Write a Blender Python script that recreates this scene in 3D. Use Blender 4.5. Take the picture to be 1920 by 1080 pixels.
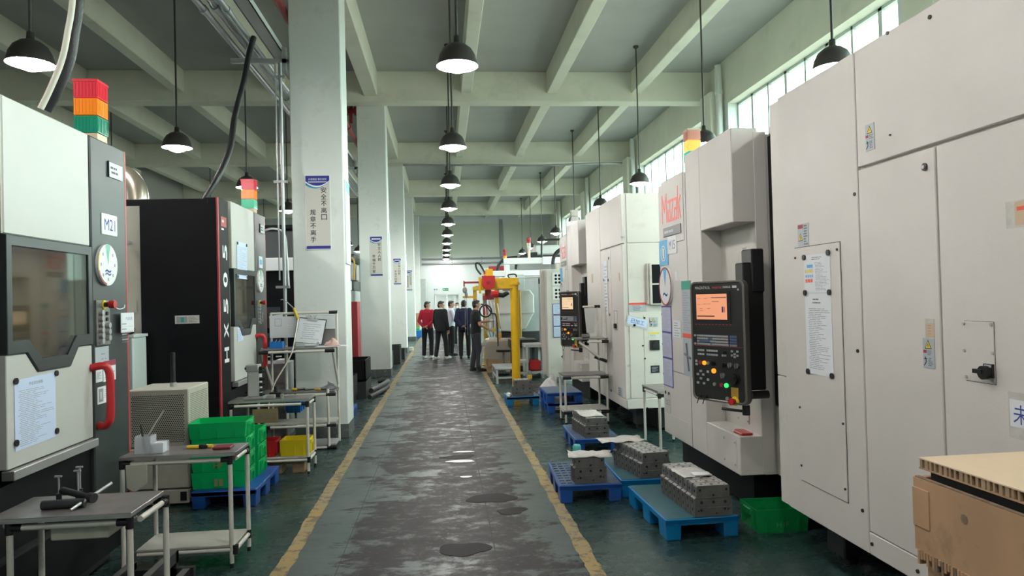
import bpy, bmesh, math, random
from mathutils import Matrix, Vector
random.seed(7)
for o in list(bpy.data.objects): bpy.data.objects.remove(o, do_unlink=True)
SC = bpy.context.scene
COL = SC.collection
PI = math.pi

# ------------------------------------------------------------------ camera
EYE = Vector((0.0, 0.0, 1.70))
FOCAL = 1330.0                       # focal length in pixels of a 1920 wide frame
XR = Vector((0.99506466, 0.02437908, -0.09618721))     # rows: camera axes in world space
CAMROT = Matrix(((0.99506466, -0.09578378, -0.02591886),
                 (0.02437908, -0.01721115, 0.99955462),
                 (-0.09618721, -0.99525336, -0.01479108)))   # world -> camera
cam_data = bpy.data.cameras.new('camera')
cam_data.sensor_fit = 'HORIZONTAL'; cam_data.sensor_width = 36.0
cam_data.lens = 36.0 * FOCAL / 1920.0
cam_data.clip_start = 0.05; cam_data.clip_end = 300
cam = bpy.data.objects.new('camera', cam_data); COL.objects.link(cam)
cam.matrix_world = Matrix.Translation(EYE) @ CAMROT.transposed().to_4x4()
SC.camera = cam

# ------------------------------------------------------------------ sky, exposure
world = bpy.data.worlds.new('overcast_sky'); SC.world = world; world.use_nodes = True
bg = world.node_tree.nodes['Background']
bg.inputs[1].default_value = 6.4
_n = world.node_tree.nodes; _l = world.node_tree.links          # even overcast sky above the horizon, dull ground below it
_tc = _n.new('ShaderNodeTexCoord'); _sp = _n.new('ShaderNodeSeparateXYZ'); _mr = _n.new('ShaderNodeMapRange'); _mx = _n.new('ShaderNodeMix'); _mx.data_type = 'RGBA'
_mr.inputs[1].default_value = -.03; _mr.inputs[2].default_value = .03
_mx.inputs[6].default_value = (.20, .22, .19, 1); _mx.inputs[7].default_value = (0.74, 1.0, 0.93, 1)
_l.new(_tc.outputs['Generated'], _sp.inputs[0]); _l.new(_sp.outputs[2], _mr.inputs[0]); _l.new(_mr.outputs[0], _mx.inputs['Factor']); _l.new(_mx.outputs[2], bg.inputs[0])
SC.view_settings.view_transform = 'Standard'; SC.view_settings.look = 'None'
SC.view_settings.gamma = 1.0; SC.view_settings.use_curve_mapping = False
SC.view_settings.exposure = 0.84
LAMP_STRENGTH = 165.0
SC.cycles.max_bounces = 8; SC.cycles.diffuse_bounces = 5; SC.cycles.glossy_bounces = 3
SC.cycles.transmission_bounces = 4; SC.cycles.transparent_max_bounces = 12
SC.cycles.use_denoising = True
SC.cycles.sample_clamp_indirect = 8.0
SC.cycles.caustics_reflective = False; SC.cycles.caustics_refractive = False

# ------------------------------------------------------------------ survey helpers: where a sight line meets a known plane
def sight(px, py):
    return CAMROT.transposed() @ Vector(((px - 960) / FOCAL, -(py - 540) / FOCAL, -1.0))
def onX(px, py, x):
    w = sight(px, py); t = x / w.x; return Vector((x, w.y * t, EYE.z + w.z * t))
def onY(px, py, y):
    w = sight(px, py); t = y / w.y; return Vector((w.x * t, y, EYE.z + w.z * t))
def onZ(px, py, z):
    w = sight(px, py); t = (z - EYE.z) / w.z; return Vector((w.x * t, w.y * t, z))

# ------------------------------------------------------------------ materials
MATS = {}
def mat(name, col, rough=0.5, metal=0.0, vary=0.0, scale=6.0, bump=0.0, bscale=60.0, emit=None, estr=0.0, dirt=None, dscale=3.0, damt=0.5, coat=0.0, alpha=1.0, spec=0.5):
    m = bpy.data.materials.new(name); m.use_nodes = True; MATS[name] = m
    nt = m.node_tree; N = nt.nodes; L = nt.links; b = N['Principled BSDF']
    c4 = (col[0], col[1], col[2], 1)
    b.inputs['Base Color'].default_value = c4; b.inputs['Roughness'].default_value = rough
    b.inputs['Metallic'].default_value = metal
    b.inputs['Specular IOR Level'].default_value = spec
    if coat: b.inputs['Coat Weight'].default_value = coat; b.inputs['Coat Roughness'].default_value = .1
    if alpha < 1: b.inputs['Alpha'].default_value = alpha
    m.diffuse_color = c4
    tc = N.new('ShaderNodeTexCoord')
    last = None
    if vary or dirt is not None:
        rgb = N.new('ShaderNodeRGB'); rgb.outputs[0].default_value = c4; last = rgb.outputs[0]
    if vary:
        no = N.new('ShaderNodeTexNoise'); no.inputs['Scale'].default_value = scale; no.inputs['Detail'].default_value = 6
        L.new(tc.outputs['Object'], no.inputs['Vector'])
        mr = N.new('ShaderNodeMapRange'); mr.inputs[1].default_value = .3; mr.inputs[2].default_value = .7
        mr.inputs[3].default_value = 1 - vary; mr.inputs[4].default_value = 1 + vary
        L.new(no.outputs[0], mr.inputs[0])
        mx = N.new('ShaderNodeVectorMath'); mx.operation = 'SCALE'
        L.new(last, mx.inputs[0]); L.new(mr.outputs[0], mx.inputs['Scale']); last = mx.outputs[0]
    if dirt is not None:
        no = N.new('ShaderNodeTexNoise'); no.inputs['Scale'].default_value = dscale; no.inputs['Detail'].default_value = 8; no.inputs['Roughness'].default_value = .7
        L.new(tc.outputs['Object'], no.inputs['Vector'])
        mr = N.new('ShaderNodeMapRange'); mr.inputs[1].default_value = .55; mr.inputs[2].default_value = .72; mr.inputs[4].default_value = damt
        L.new(no.outputs[0], mr.inputs[0])
        mx = N.new('ShaderNodeMix'); mx.data_type = 'RGBA'
        L.new(mr.outputs[0], mx.inputs['Factor']); L.new(last, mx.inputs[6]); mx.inputs[7].default_value = (*dirt, 1); last = mx.outputs[2]
    if last is not None: L.new(last, b.inputs['Base Color'])
    if bump:
        no = N.new('ShaderNodeTexNoise'); no.inputs['Scale'].default_value = bscale; no.inputs['Detail'].default_value = 3
        L.new(tc.outputs['Object'], no.inputs['Vector'])
        bu = N.new('ShaderNodeBump'); bu.inputs['Strength'].default_value = bump; bu.inputs['Distance'].default_value = .01
        L.new(no.outputs[0], bu.inputs['Height']); L.new(bu.outputs[0], b.inputs['Normal'])
    if emit is not None:
        b.inputs['Emission Color'].default_value = (*emit, 1); b.inputs['Emission Strength'].default_value = estr
    return m
def glassy(name, tint, gloss=0.08, rough=0.02):
    m = bpy.data.materials.new(name); m.use_nodes = True; nt = m.node_tree; N = nt.nodes; L = nt.links
    N.remove(N['Principled BSDF']); out = N['Material Output']
    tr = N.new('ShaderNodeBsdfTransparent'); tr.inputs[0].default_value = (*tint, 1)
    gl = N.new('ShaderNodeBsdfGlossy'); gl.inputs['Roughness'].default_value = rough
    mx = N.new('ShaderNodeMixShader'); mx.inputs[0].default_value = gloss; L.new(tr.outputs[0], mx.inputs[1]); L.new(gl.outputs[0], mx.inputs[2])
    L.new(mx.outputs[0], out.inputs[0]); m.diffuse_color = (*tint, 1); MATS[name] = m
    return m

M_slab = mat('slab_grey', (.45, .45, .435), .9, vary=.06, scale=.8, dirt=(.32, .32, .3), dscale=.6, damt=.4)
M_beam = mat('beam_cream', (.77, .765, .655), .8, vary=.05, scale=1.5, dirt=(.45, .45, .38), dscale=1.2, damt=.35)
M_col = mat('column_paint', (.74, .77, .74), .7, vary=.04, scale=2, dirt=(.5, .5, .46), dscale=4, damt=.4)
M_colbase = mat('column_skirt', (.10, .11, .11), .6, dirt=(.5, .5, .47), dscale=12, damt=.6)
M_wall = mat('wall_white', (.72, .76, .76), .75, vary=.03, scale=1)
M_wallpanel = mat('wall_panel', (.68, .72, .62), .7, vary=.03, scale=1)
M_lwall = mat('wall_left_paint', (.48, .48, .45), .85, vary=.05, scale=.7)
M_pane = glassy('window_glass', (.96, 1, .98))
M_alu = mat('window_aluminium', (.55, .62, .60), .4, .3)
M_white = mat('machine_white', (.66, .625, .595), .30, vary=.03, scale=3, bump=.32, bscale=430)
M_whited = mat('machine_white_worn', (.66, .63, .585), .35, vary=.03, scale=3, bump=.25, bscale=430, dirt=(.42, .38, .32), dscale=5, damt=.35)
M_gap = mat('seam_dark', (.03, .03, .03), .8)  # dark lines of panel joints and cover seams
M_ldoor = mat('left_machine_white', (.52, .525, .495), .38, vary=.02, scale=3)
M_black = mat('machine_black', (.006, .0065, .008), .45, vary=.15, scale=4, bump=.1, bscale=300, spec=.15)
M_char = mat('machine_charcoal', (.035, .042, .044), .36, vary=.1, scale=5, bump=.1, bscale=300)
M_redtrim = mat('red_trim', (.42, .045, .05), .4)
M_red = mat('red_plastic', (.50, .02, .025), .3)
M_redm = mat('red_matte', (.33, .03, .035), .6, vary=.1)
M_tint = glassy('tinted_glass', (.70, .68, .62), .16, .04)
M_reflback = mat('window_reflection_tone', (.42, .39, .34), .6, vary=.2, scale=3)  # pale backing tone paints the reflected white machine into the door glass
M_silver = mat('brushed_silver', (.55, .56, .56), .35, .8)
M_steel = mat('steel_plate', (.25, .24, .235), .36, .55, vary=.25, scale=7, dirt=(.42, .40, .37), dscale=5, damt=.5)
M_darksteel = mat('dark_steel', (.035, .036, .04), .45, .4, vary=.2)
M_cast = mat('cast_iron', (.15, .148, .142), .45, .35, vary=.25, scale=12, bump=.25, bscale=80)
M_castlight = mat('machined_iron', (.46, .455, .44), .35, .5, vary=.2, scale=10)
M_hole = mat('bore_dark', (.008, .008, .008), .8)
M_tube = mat('ivory_pipe', (.68, .66, .60), .35, dirt=(.30, .27, .22), dscale=9, damt=.5)
M_joint = mat('black_joint', (.012, .012, .013), .35)
M_greybox = mat('cream_grey_paint', (.48, .47, .40), .5, vary=.04, dirt=(.2, .18, .14), dscale=5, damt=.3)
M_pale = mat('pale_mint_paint', (.60, .68, .66), .45)
M_midgrey = mat('mid_grey_paint', (.30, .31, .31), .5, vary=.05)
M_lightgrey = mat('light_grey_paint', (.52, .54, .53), .45, vary=.04)
M_blue = mat('pallet_blue', (.012, .085, .36), .42, vary=.12, scale=5, dirt=(.05, .08, .15), dscale=6, damt=.5)
M_teal = mat('pallet_bright_blue', (.0, .17, .42), .4, vary=.1, scale=5, dirt=(.05, .12, .18), dscale=6, damt=.5)
M_tealtop = mat('pallet_scuffed_top', (.035, .105, .13), .4, vary=.15, scale=6, dirt=(.10, .12, .12), dscale=5, damt=.6)
M_bluetop = mat('pallet_scuffed_blue_top', (.06, .10, .17), .4, vary=.2, scale=8, dirt=(.20, .22, .27), dscale=9, damt=.5)
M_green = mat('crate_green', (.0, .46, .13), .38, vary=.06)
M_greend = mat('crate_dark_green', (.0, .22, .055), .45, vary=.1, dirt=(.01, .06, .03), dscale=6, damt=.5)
M_redbin = mat('bin_red', (.52, .018, .02), .4)
M_yellowbin = mat('bin_yellow', (.72, .56, .01), .4)
M_bluebin = mat('bin_blue', (.01, .16, .50), .4)
M_yellow = mat('crane_yellow', (.80, .48, .01), .38, vary=.05, dirt=(.35, .2, .03), dscale=6, damt=.4)
M_ochre = mat('ochre_yellow', (.52, .31, .03), .45, vary=.08)
M_card = mat('cardboard', (.43, .265, .15), .85, vary=.08, scale=5, dirt=(.22, .13, .075), dscale=6, damt=.6)
M_carddark = mat('cardboard_torn', (.20, .14, .09), .9, vary=.3, scale=30)
M_cardlight = mat('honeycomb_liner', (.70, .54, .38), .8, vary=.04, scale=5)
M_cardflute = mat('honeycomb_flute', (.34, .24, .15), .9, vary=.15)
M_wood = mat('plywood', (.42, .27, .15), .7, vary=.18, scale=8)
M_wrap = mat('plastic_wrap', (.62, .62, .60), .2, bump=.8, bscale=14, alpha=.42)
M_bag = mat('white_plastic_bag', (.62, .62, .60), .3, bump=.8, bscale=12)
M_paper = mat('paper_white', (.74, .77, .80), .6)
M_paperblue = mat('paper_bluish', (.56, .66, .86), .6)
M_papergrey = mat('paper_greased', (.55, .54, .51), .55, vary=.12, scale=14, bump=.4, bscale=18)
M_ink = mat('ink_grey', (.16, .16, .18), .7)
M_inklight = mat('ink_pale', (.38, .40, .46), .7)
M_inkblack = mat('ink_black', (.02, .02, .025), .7)
M_inkblue = mat('ink_blue', (.03, .06, .30), .7)
M_posterbg = mat('poster_beige', (.60, .585, .535), .45)
M_posterrim = mat('poster_rim', (.78, .80, .80), .4)
M_navy = mat('poster_navy', (.02, .025, .25), .45)
M_sky = mat('poster_cyan', (.03, .28, .48), .45)
M_logo = mat('logo_red', (.80, .10, .07), .4)
M_badge = mat('badge_grey', (.13, .13, .14), .35)
M_lblue = mat('sign_blue', (.10, .42, .72), .45)
M_labelgrey = mat('label_grey', (.42, .46, .50), .4)
M_labelteal = mat('label_teal', (.02, .30, .22), .5)
M_warn = mat('warning_yellow', (.78, .60, .03), .45)
M_maroon = mat('label_maroon', (.34, .03, .06), .5)
M_lilac = mat('paper_lilac', (.52, .53, .70), .5)
M_purple = mat('frame_purple', (.09, .07, .30), .45)
M_tan = mat('tan_sticker', (.58, .44, .29), .6)
M_magnet = mat('black_magnet', (.015, .013, .012), .3)
M_panel = mat('control_panel_black', (.018, .018, .019), .4)
M_panelrim = mat('control_panel_rim', (.20, .185, .17), .35, .6)
M_screen15 = mat('screen_orange', (.02, .02, .02), .3, emit=(1.0, .40, .21), estr=.48)
M_screen14 = mat('screen_cream', (.02, .02, .02), .3, emit=(1.0, .72, .43), estr=.5)
M_key = mat('key_grey', (.40, .41, .42), .4)
M_keyblue = mat('key_blue', (.10, .16, .30), .4)
M_onamber = mat('lit_amber', (.3, .1, .0), .3, emit=(1, .27, .02), estr=.9)
M_ongreen = mat('lit_green', (.0, .3, .05), .3, emit=(.06, 1, .2), estr=.6)
M_brass = mat('brass_plate', (.50, .33, .08), .4, .5)
M_srd = mat('stack_red', (.75, .03, .06), .22, emit=(.9, .02, .05), estr=.06)
M_sor = mat('stack_orange', (.95, .28, .01), .22, emit=(1, .25, .0), estr=.08)
M_sgr = mat('stack_green', (.0, .28, .16), .22, emit=(.0, .45, .25), estr=.03)
M_sgron = mat('stack_green_lit', (.0, .4, .22), .22, emit=(.1, 1, .5), estr=.1)
M_soron = mat('stack_amber_lit', (.9, .35, .05), .22, emit=(1, .45, .05), estr=.5)
M_sclear = mat('stack_clear', (.75, .72, .68), .15, alpha=.4)
M_sbase = mat('stack_base_cream', (.72, .60, .42), .5)
M_shade = mat('lamp_shade_dark', (.055, .05, .048), .45, .3)
M_shadein = mat('lamp_shade_inside', (.8, .8, .8), .4)
M_bulb = mat('bulb_lit', (1, 1, 1), .5, emit=(1.0, .96, .92), estr=LAMP_STRENGTH)
M_bulbdim = mat('bulb_dim', (1, 1, 1), .5, emit=(1.0, .95, .9), estr=LAMP_STRENGTH * .35)
M_rod = mat('lamp_rod', (.075, .07, .065), .5, .4)
M_galv = mat('galvanised_pipe', (.42, .43, .44), .38, .7, vary=.1)
M_redpipe = mat('sprinkler_red', (.30, .035, .04), .45)
M_hose = mat('hose_black', (.014, .014, .016), .4, bump=.3, bscale=120)
M_cream = mat('hose_cream', (.72, .68, .58), .5)
M_duct = mat('duct_foil', (.55, .50, .40), .28, .85)
M_clear = mat('clear_acrylic', (.70, .74, .78), .12, alpha=.35)
M_eyellow = mat('tool_yellow', (.75, .50, .02), .4)
M_book = mat('notebook_maroon', (.16, .015, .025), .5)
M_skin = mat('skin', (.42, .24, .16), .55)
M_hair = mat('hair_black', (.010, .009, .009), .45)
M_cred = mat('cloth_red', (.40, .012, .035), .9)
M_cblack = mat('cloth_black', (.010, .011, .014), .9)
M_cnavy = mat('cloth_navy', (.012, .018, .055), .9)
M_cdark = mat('cloth_dark_tee', (.014, .015, .018), .95)
M_cjean = mat('cloth_dark_jeans', (.04, .045, .055), .95)
M_cwhite = mat('cloth_white_shirt', (.62, .68, .78), .9)
M_cgrey = mat('cloth_grey_shirt', (.42, .45, .48), .9)
M_shoew = mat('shoe_white', (.55, .53, .50), .7)
M_shoeb = mat('shoe_black', (.012, .012, .012), .5)
M_glove = mat('glove_white', (.50, .48, .46), .9)
M_doorgrey = mat('door_offwhite', (.68, .70, .68), .6)
M_exit = mat('exit_green', (.0, .16, .06), .4, emit=(.0, .35, .12), estr=.25)
M_pink = mat('rag_pink', (.62, .42, .36), .9, bump=.6, bscale=25)
M_bagdark = mat('bag_grey', (.12, .13, .14), .35, bump=.8, bscale=20)
M_board = mat('shelf_board', (.40, .40, .36), .45, vary=.08, dirt=(.24, .22, .2), dscale=5, damt=.4)
M_aqua = mat('plastic_aqua', (.10, .50, .45), .3, alpha=.8)
M_amberliq = mat('amber_liquid', (.75, .36, .06), .3)

# ------------------------------------------------------------------ mesh builder
TXT = {}
def glyphs(body, bold=0.0):
    if (body, bold) in TXT: return TXT[(body, bold)]
    c = bpy.data.curves.new('lettering', 'FONT'); c.body = body; c.resolution_u = 2; c.offset = bold
    o = bpy.data.objects.new('lettering', c); COL.objects.link(o)
    dg = bpy.context.evaluated_depsgraph_get()
    me = bpy.data.meshes.new_from_object(o.evaluated_get(dg))
    vs = [(v.co.x, v.co.y) for v in me.vertices]; fs = [tuple(p.vertices) for p in me.polygons]
    bpy.data.objects.remove(o); bpy.data.curves.remove(c); bpy.data.meshes.remove(me)
    xs = [v[0] for v in vs]; ys = [v[1] for v in vs]
    TXT[(body, bold)] = (vs, fs, min(xs), max(xs), min(ys), max(ys))
    return TXT[(body, bold)]
def frame(o, r, u):
    r = Vector(r).normalized(); u = Vector(u).normalized(); n = r.cross(u)
    m = Matrix.Identity(4)
    for i in range(3): m[i][0] = r[i]; m[i][1] = u[i]; m[i][2] = n[i]; m[i][3] = o[i]
    return m
class MB:
    def __init__(s, m=None, T=None):
        s.v = []; s.f = []; s.fm = []; s.fs = []; s.mats = []; s.m = m; s.T = T
    def add(s, vs, fs, m=None, smooth=False):
        m = m or s.m
        if m not in s.mats: s.mats.append(m)
        k = s.mats.index(m); b = len(s.v)
        s.v += [(s.T @ Vector(p)) if s.T else Vector(p) for p in vs]
        for f in fs: s.f.append([b + i for i in f]); s.fm.append(k); s.fs.append(smooth)
        return s
    def box(s, x0, x1, y0, y1, z0, z1, m=None):
        if x0 > x1: x0, x1 = x1, x0
        if y0 > y1: y0, y1 = y1, y0
        if z0 > z1: z0, z1 = z1, z0
        vs = [(x, y, z) for z in (z0, z1) for y in (y0, y1) for x in (x0, x1)]
        return s.add(vs, [(0, 2, 3, 1), (4, 5, 7, 6), (0, 1, 5, 4), (2, 6, 7, 3), (0, 4, 6, 2), (1, 3, 7, 5)], m)
    def rod(s, p, q, r, m=None, n=10, r2=None, smooth=True):
        p = Vector(p); q = Vector(q); d = (q - p)
        if d.length < 1e-6: return s
        d.normalize(); a = d.orthogonal().normalized(); b = d.cross(a); r2 = r if r2 is None else r2
        vs = [p + (a * math.cos(t) + b * math.sin(t)) * r for t in [2 * PI * i / n for i in range(n)]]
        vs += [q + (a * math.cos(t) + b * math.sin(t)) * r2 for t in [2 * PI * i / n for i in range(n)]]
        s.add(vs, [(i, (i + 1) % n, n + (i + 1) % n, n + i) for i in range(n)], m, smooth)
        s.add(vs[:n], [tuple(reversed(range(n)))], m); s.add(vs[n:], [tuple(range(n))], m)
        return s
    def tube(s, pts, r, m=None, n=8, sub=0):
        pts = [Vector(p) for p in pts]
        if sub:
            out = []
            for i in range(len(pts) - 1):
                p0 = pts[max(i - 1, 0)]; p1 = pts[i]; p2 = pts[i + 1]; p3 = pts[min(i + 2, len(pts) - 1)]
                for k in range(sub):
                    t = k / sub
                    out.append(.5 * ((2 * p1) + (p2 - p0) * t + (2 * p0 - 5 * p1 + 4 * p2 - p3) * t * t + (3 * p1 - p0 - 3 * p2 + p3) * t ** 3))
            out.append(pts[-1]); pts = out
        vs = []; a = None
        for i, p in enumerate(pts):
            d = (pts[min(i + 1, len(pts) - 1)] - pts[max(i - 1, 0)]).normalized()
            a = d.orthogonal().normalized() if a is None else (a - d * a.dot(d)).normalized()
            b = d.cross(a)
            vs += [p + (a * math.cos(t) + b * math.sin(t)) * r for t in [2 * PI * j / n for j in range(n)]]
        fs = [(i * n + j, i * n + (j + 1) % n, (i + 1) * n + (j + 1) % n, (i + 1) * n + j) for i in range(len(pts) - 1) for j in range(n)]
        s.add(vs, fs, m, True); s.add(vs[:n], [tuple(reversed(range(n)))], m); s.add(vs[-n:], [tuple(range(n))], m)
        return s
    def lathe(s, prof, m=None, n=20, c=(0, 0, 0), smooth=True):
        vs = [(c[0] + r * math.cos(2 * PI * j / n), c[1] + r * math.sin(2 * PI * j / n), c[2] + z) for r, z in prof for j in range(n)]
        fs = [(i * n + j, i * n + (j + 1) % n, (i + 1) * n + (j + 1) % n, (i + 1) * n + j) for i in range(len(prof) - 1) for j in range(n)]
        return s.add(vs, fs, m, smooth)
    def prism(s, poly, c0, c1, m=None):       # polygon in the local x-y plane, between z = c0 and c1
        n = len(poly)
        vs = [(x, y, c0) for x, y in poly] + [(x, y, c1) for x, y in poly]
        return s.add(vs, [tuple(reversed(range(n))), tuple(range(n, 2 * n))] + [(i, (i + 1) % n, n + (i + 1) % n, n + i) for i in range(n)], m)
    def ring(s, outer, inner, c0, c1, m=None):  # a frame: outer and inner outlines of the same number of corners
        n = len(outer)
        vs = [(x, y, c0) for x, y in outer] + [(x, y, c1) for x, y in outer] + [(x, y, c0) for x, y in inner] + [(x, y, c1) for x, y in inner]
        fs = []
        for i in range(n):
            j = (i + 1) % n
            fs += [(i, j, n + j, n + i), (2 * n + j, 2 * n + i, 3 * n + i, 3 * n + j), (n + i, n + j, 3 * n + j, 3 * n + i), (j, i, 2 * n + i, 2 * n + j)]
        return s.add(vs, fs, m)
    def disc(s, x, y, r, c0, c1, m=None, n=14):
        return s.prism([(x + r * math.cos(2 * PI * i / n), y + r * math.sin(2 * PI * i / n)) for i in range(n)], c0, c1, m)
    def ball(s, c, r, m=None, n=10, k=7, sq=(1, 1, 1)):
        vs = []; fs = []
        for i in range(k + 1):
            t = PI * i / k
            for j in range(n):
                p = 2 * PI * j / n
                vs.append((c[0] + r * sq[0] * math.sin(t) * math.cos(p), c[1] + r * sq[1] * math.sin(t) * math.sin(p), c[2] + r * sq[2] * math.cos(t)))
        for i in range(k):
            for j in range(n): fs.append((i * n + j, (i + 1) * n + j, (i + 1) * n + (j + 1) % n, i * n + (j + 1) % n))
        return s.add(vs, fs, m, True)
    def text(s, body, x, y, h, m=None, w=None, c=.001, rot=0.0, align='c', t=.0006, bold=0.0):
        vs, fs, x0, x1, y0, y1 = glyphs(body, 0.0 if (len(body) == 1 and ord(body) > 255) else bold)
        sy = h / max(y1 - y0, 1e-6); sx = sy if w is None else w / max(x1 - x0, 1e-6)
        ox = {'c': (x0 + x1) / 2, 'l': x0, 'r': x1}[align]; oy = (y0 + y1) / 2
        cr, sr = math.cos(rot), math.sin(rot)
        if bold and len(body) == 1 and ord(body) > 255:      # heavier strokes: the same character laid three times, a hair apart
            k = h * .018
            for q, (dx, dy) in enumerate(((-k, 0), (k, 0), (0, k))): s.text(body, x + dx, y + dy, h, m, w, c + q * .0001, rot, align, t)
            return s
        P = []
        for a, b in vs:
            a = (a - ox) * sx; b = (b - oy) * sy
            P.append((x + a * cr - b * sr, y + a * sr + b * cr, c + t))
        return s.add(P, fs, m)
    def lines(s, x0, x1, y0, y1, n, c, m=None, th=.35, seed=1, t=.0005):   # rows of small unreadable print
        R = random.Random(seed); dy = (y1 - y0) / n
        for i in range(n):
            y = y1 - (i + .5) * dy; e = x0 + (x1 - x0) * R.uniform(.45, 1.0)
            x = x0 + (x1 - x0) * R.uniform(0, .08)
            while x < e:
                w = min((x1 - x0) * R.uniform(.12, .4), e - x)
                s.add([(x, y - dy * th / 2, c + t), (x + w, y - dy * th / 2, c + t), (x + w, y + dy * th / 2, c + t), (x, y + dy * th / 2, c + t)], [(0, 1, 2, 3)], m)
                x += w + (x1 - x0) * .03
        return s
    def strokes(s, segs, x, y, w, h, t, c, m=None, d=.001):
        for x0, y0, x1, y1 in segs:
            a = Vector((x + x0 * w, y + y0 * h, c)); b = Vector((x + x1 * w, y + y1 * h, c)); n = (b - a).normalized(); p = Vector((-n.y, n.x, 0)) * t / 2
            a = a - n * t * .5; b = b + n * t * .5
            s.add([a - p, b - p, b + p, a + p, a - p + Vector((0, 0, d)), b - p + Vector((0, 0, d)), b + p + Vector((0, 0, d)), a + p + Vector((0, 0, d))], [(3, 2, 1, 0), (4, 5, 6, 7), (0, 1, 5, 4), (1, 2, 6, 5), (2, 3, 7, 6), (3, 0, 4, 7)], m); c += .00015
        return s
    def build(s, name, parent=None, label=None, bevel=0.0, seg=1, local=False, kind=None, cat=None, group=None, at=None, smooth=None):
        me = bpy.data.meshes.new(name)
        off = Vector((0, 0, 0))
        if parent is not None and not local:
            p = parent
            while p is not None: off += Vector(p.location); p = p.parent
        loc = Vector((0, 0, 0))
        if parent is None and cat is not None and at is None and not local and s.v:
            xs = [p.x for p in s.v]; ys = [p.y for p in s.v]; zs = [p.z for p in s.v]
            at = ((min(xs) + max(xs)) / 2, (min(ys) + max(ys)) / 2, min(zs))
        if at is not None and parent is None: loc = Vector(at); off = loc
        me.from_pydata([tuple(p - off) for p in s.v], [], s.f)
        for m in s.mats: me.materials.append(m)
        me.polygons.foreach_set('material_index', s.fm); me.polygons.foreach_set('use_smooth', s.fs if smooth is None else [smooth] * len(s.f))
        me.update()
        o = bpy.data.objects.new(name, me); COL.objects.link(o)
        o.location = loc
        if parent is not None: o.parent = parent
        if label: o['label'] = label
        if cat: o['category'] = cat
        if group: o['group'] = group
        if kind: o['kind'] = kind
        if bevel:
            b = o.modifiers.new('edge', 'BEVEL'); b.width = bevel; b.segments = seg; b.limit_method = 'ANGLE'; b.angle_limit = math.radians(50); b.use_clamp_overlap = True
        return o
def thing(name, label, cat, loc=(0, 0, 0), rotz=0.0, group=None):
    o = bpy.data.objects.new(name, None); COL.objects.link(o); o.empty_display_size = .1
    o.location = loc; o.rotation_euler = (0, 0, rotz); o['label'] = label; o['category'] = cat
    if group: o['group'] = group
    return o
def kids(o): return [c for c in COL.objects if c.parent == o]
def dup(root, loc, rotz=None, label=None, group=None):
    r = root.copy(); COL.objects.link(r); r.location = loc
    if rotz is not None: r.rotation_euler = (0, 0, rotz)
    if label: r['label'] = label
    if group: r['group'] = group
    for ch in list(root.children):
        c = ch.copy(); COL.objects.link(c); c.parent = r
        for g in list(ch.children):
            d = g.copy(); COL.objects.link(d); d.parent = c
    return r
def struct(mb, name, parent=None, bevel=0.0):
    return mb.build(name, parent, kind='structure', bevel=bevel)
ORD = ['first', 'second', 'third', 'fourth', 'fifth', 'sixth', 'seventh', 'eighth', 'ninth', 'tenth', 'eleventh', 'twelfth']
UP = (0, 0, 1)
def FL(x, y, z): return frame((x, y, z), (0, 1, 0), UP)      # on a plane facing +X (left machines): a = +Y, b = up
def FRt(x, y, z): return frame((x, y, z), (0, -1, 0), UP)    # on a plane facing -X (right machines): a = -Y, b = up
def FC(x, y, z): return frame((x, y, z), (1, 0, 0), UP)      # on a plane facing the camera (-Y): a = +X, b = up
M_olive = mat('mark_olive', (.30, .26, .10), .6)
M_fadedgreen = mat('mark_faded', (.10, .36, .16), .6)
M_sredclear = mat('stack_pale_red', (.8, .38, .28), .2, alpha=.75)

def crumple(name, label, cat, cx, cy, z, rx, ry, rz, m, seed, rough=.22, n=16, k=9, at=None):
    R = random.Random(seed); vs = []; fs = []
    ph = [R.uniform(0, 6.28) for _ in range(6)]
    for i in range(k):
        t = PI * .5 * i / (k - 1)
        for j in range(n):
            p = 2 * PI * j / n
            q = 1 + rough * (.5 * math.sin(3 * p + ph[0] + i) + .4 * math.sin(5 * p + ph[1] - 2 * i) + R.uniform(-.5, .5))
            vs.append((cx + rx * q * math.cos(t) * math.cos(p), cy + ry * q * math.cos(t) * math.sin(p), z + rz * math.sin(t) * (1 + rough * .8 * math.sin(2 * p + ph[2])) * (1 + R.uniform(-.1, .1) * (i > 0)) * (.75 + .25 * math.sin(p + ph[3]))))
    for i in range(k - 1):
        for j in range(n): fs.append((i * n + j, i * n + (j + 1) % n, (i + 1) * n + (j + 1) % n, (i + 1) * n + j))
    fs.append(tuple(range((k - 1) * n, k * n))); fs.append(tuple(reversed(range(n))))
    mb = MB(m); mb.add(vs, fs, smooth=True)
    return mb.build(name, cat=cat, label=label, at=(cx, cy, z))
# ================================================================== the setting
YB = 41.0; XL = -10.6; XR_ = 6.3; ZS = 6.85; YF = -4.0
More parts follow.
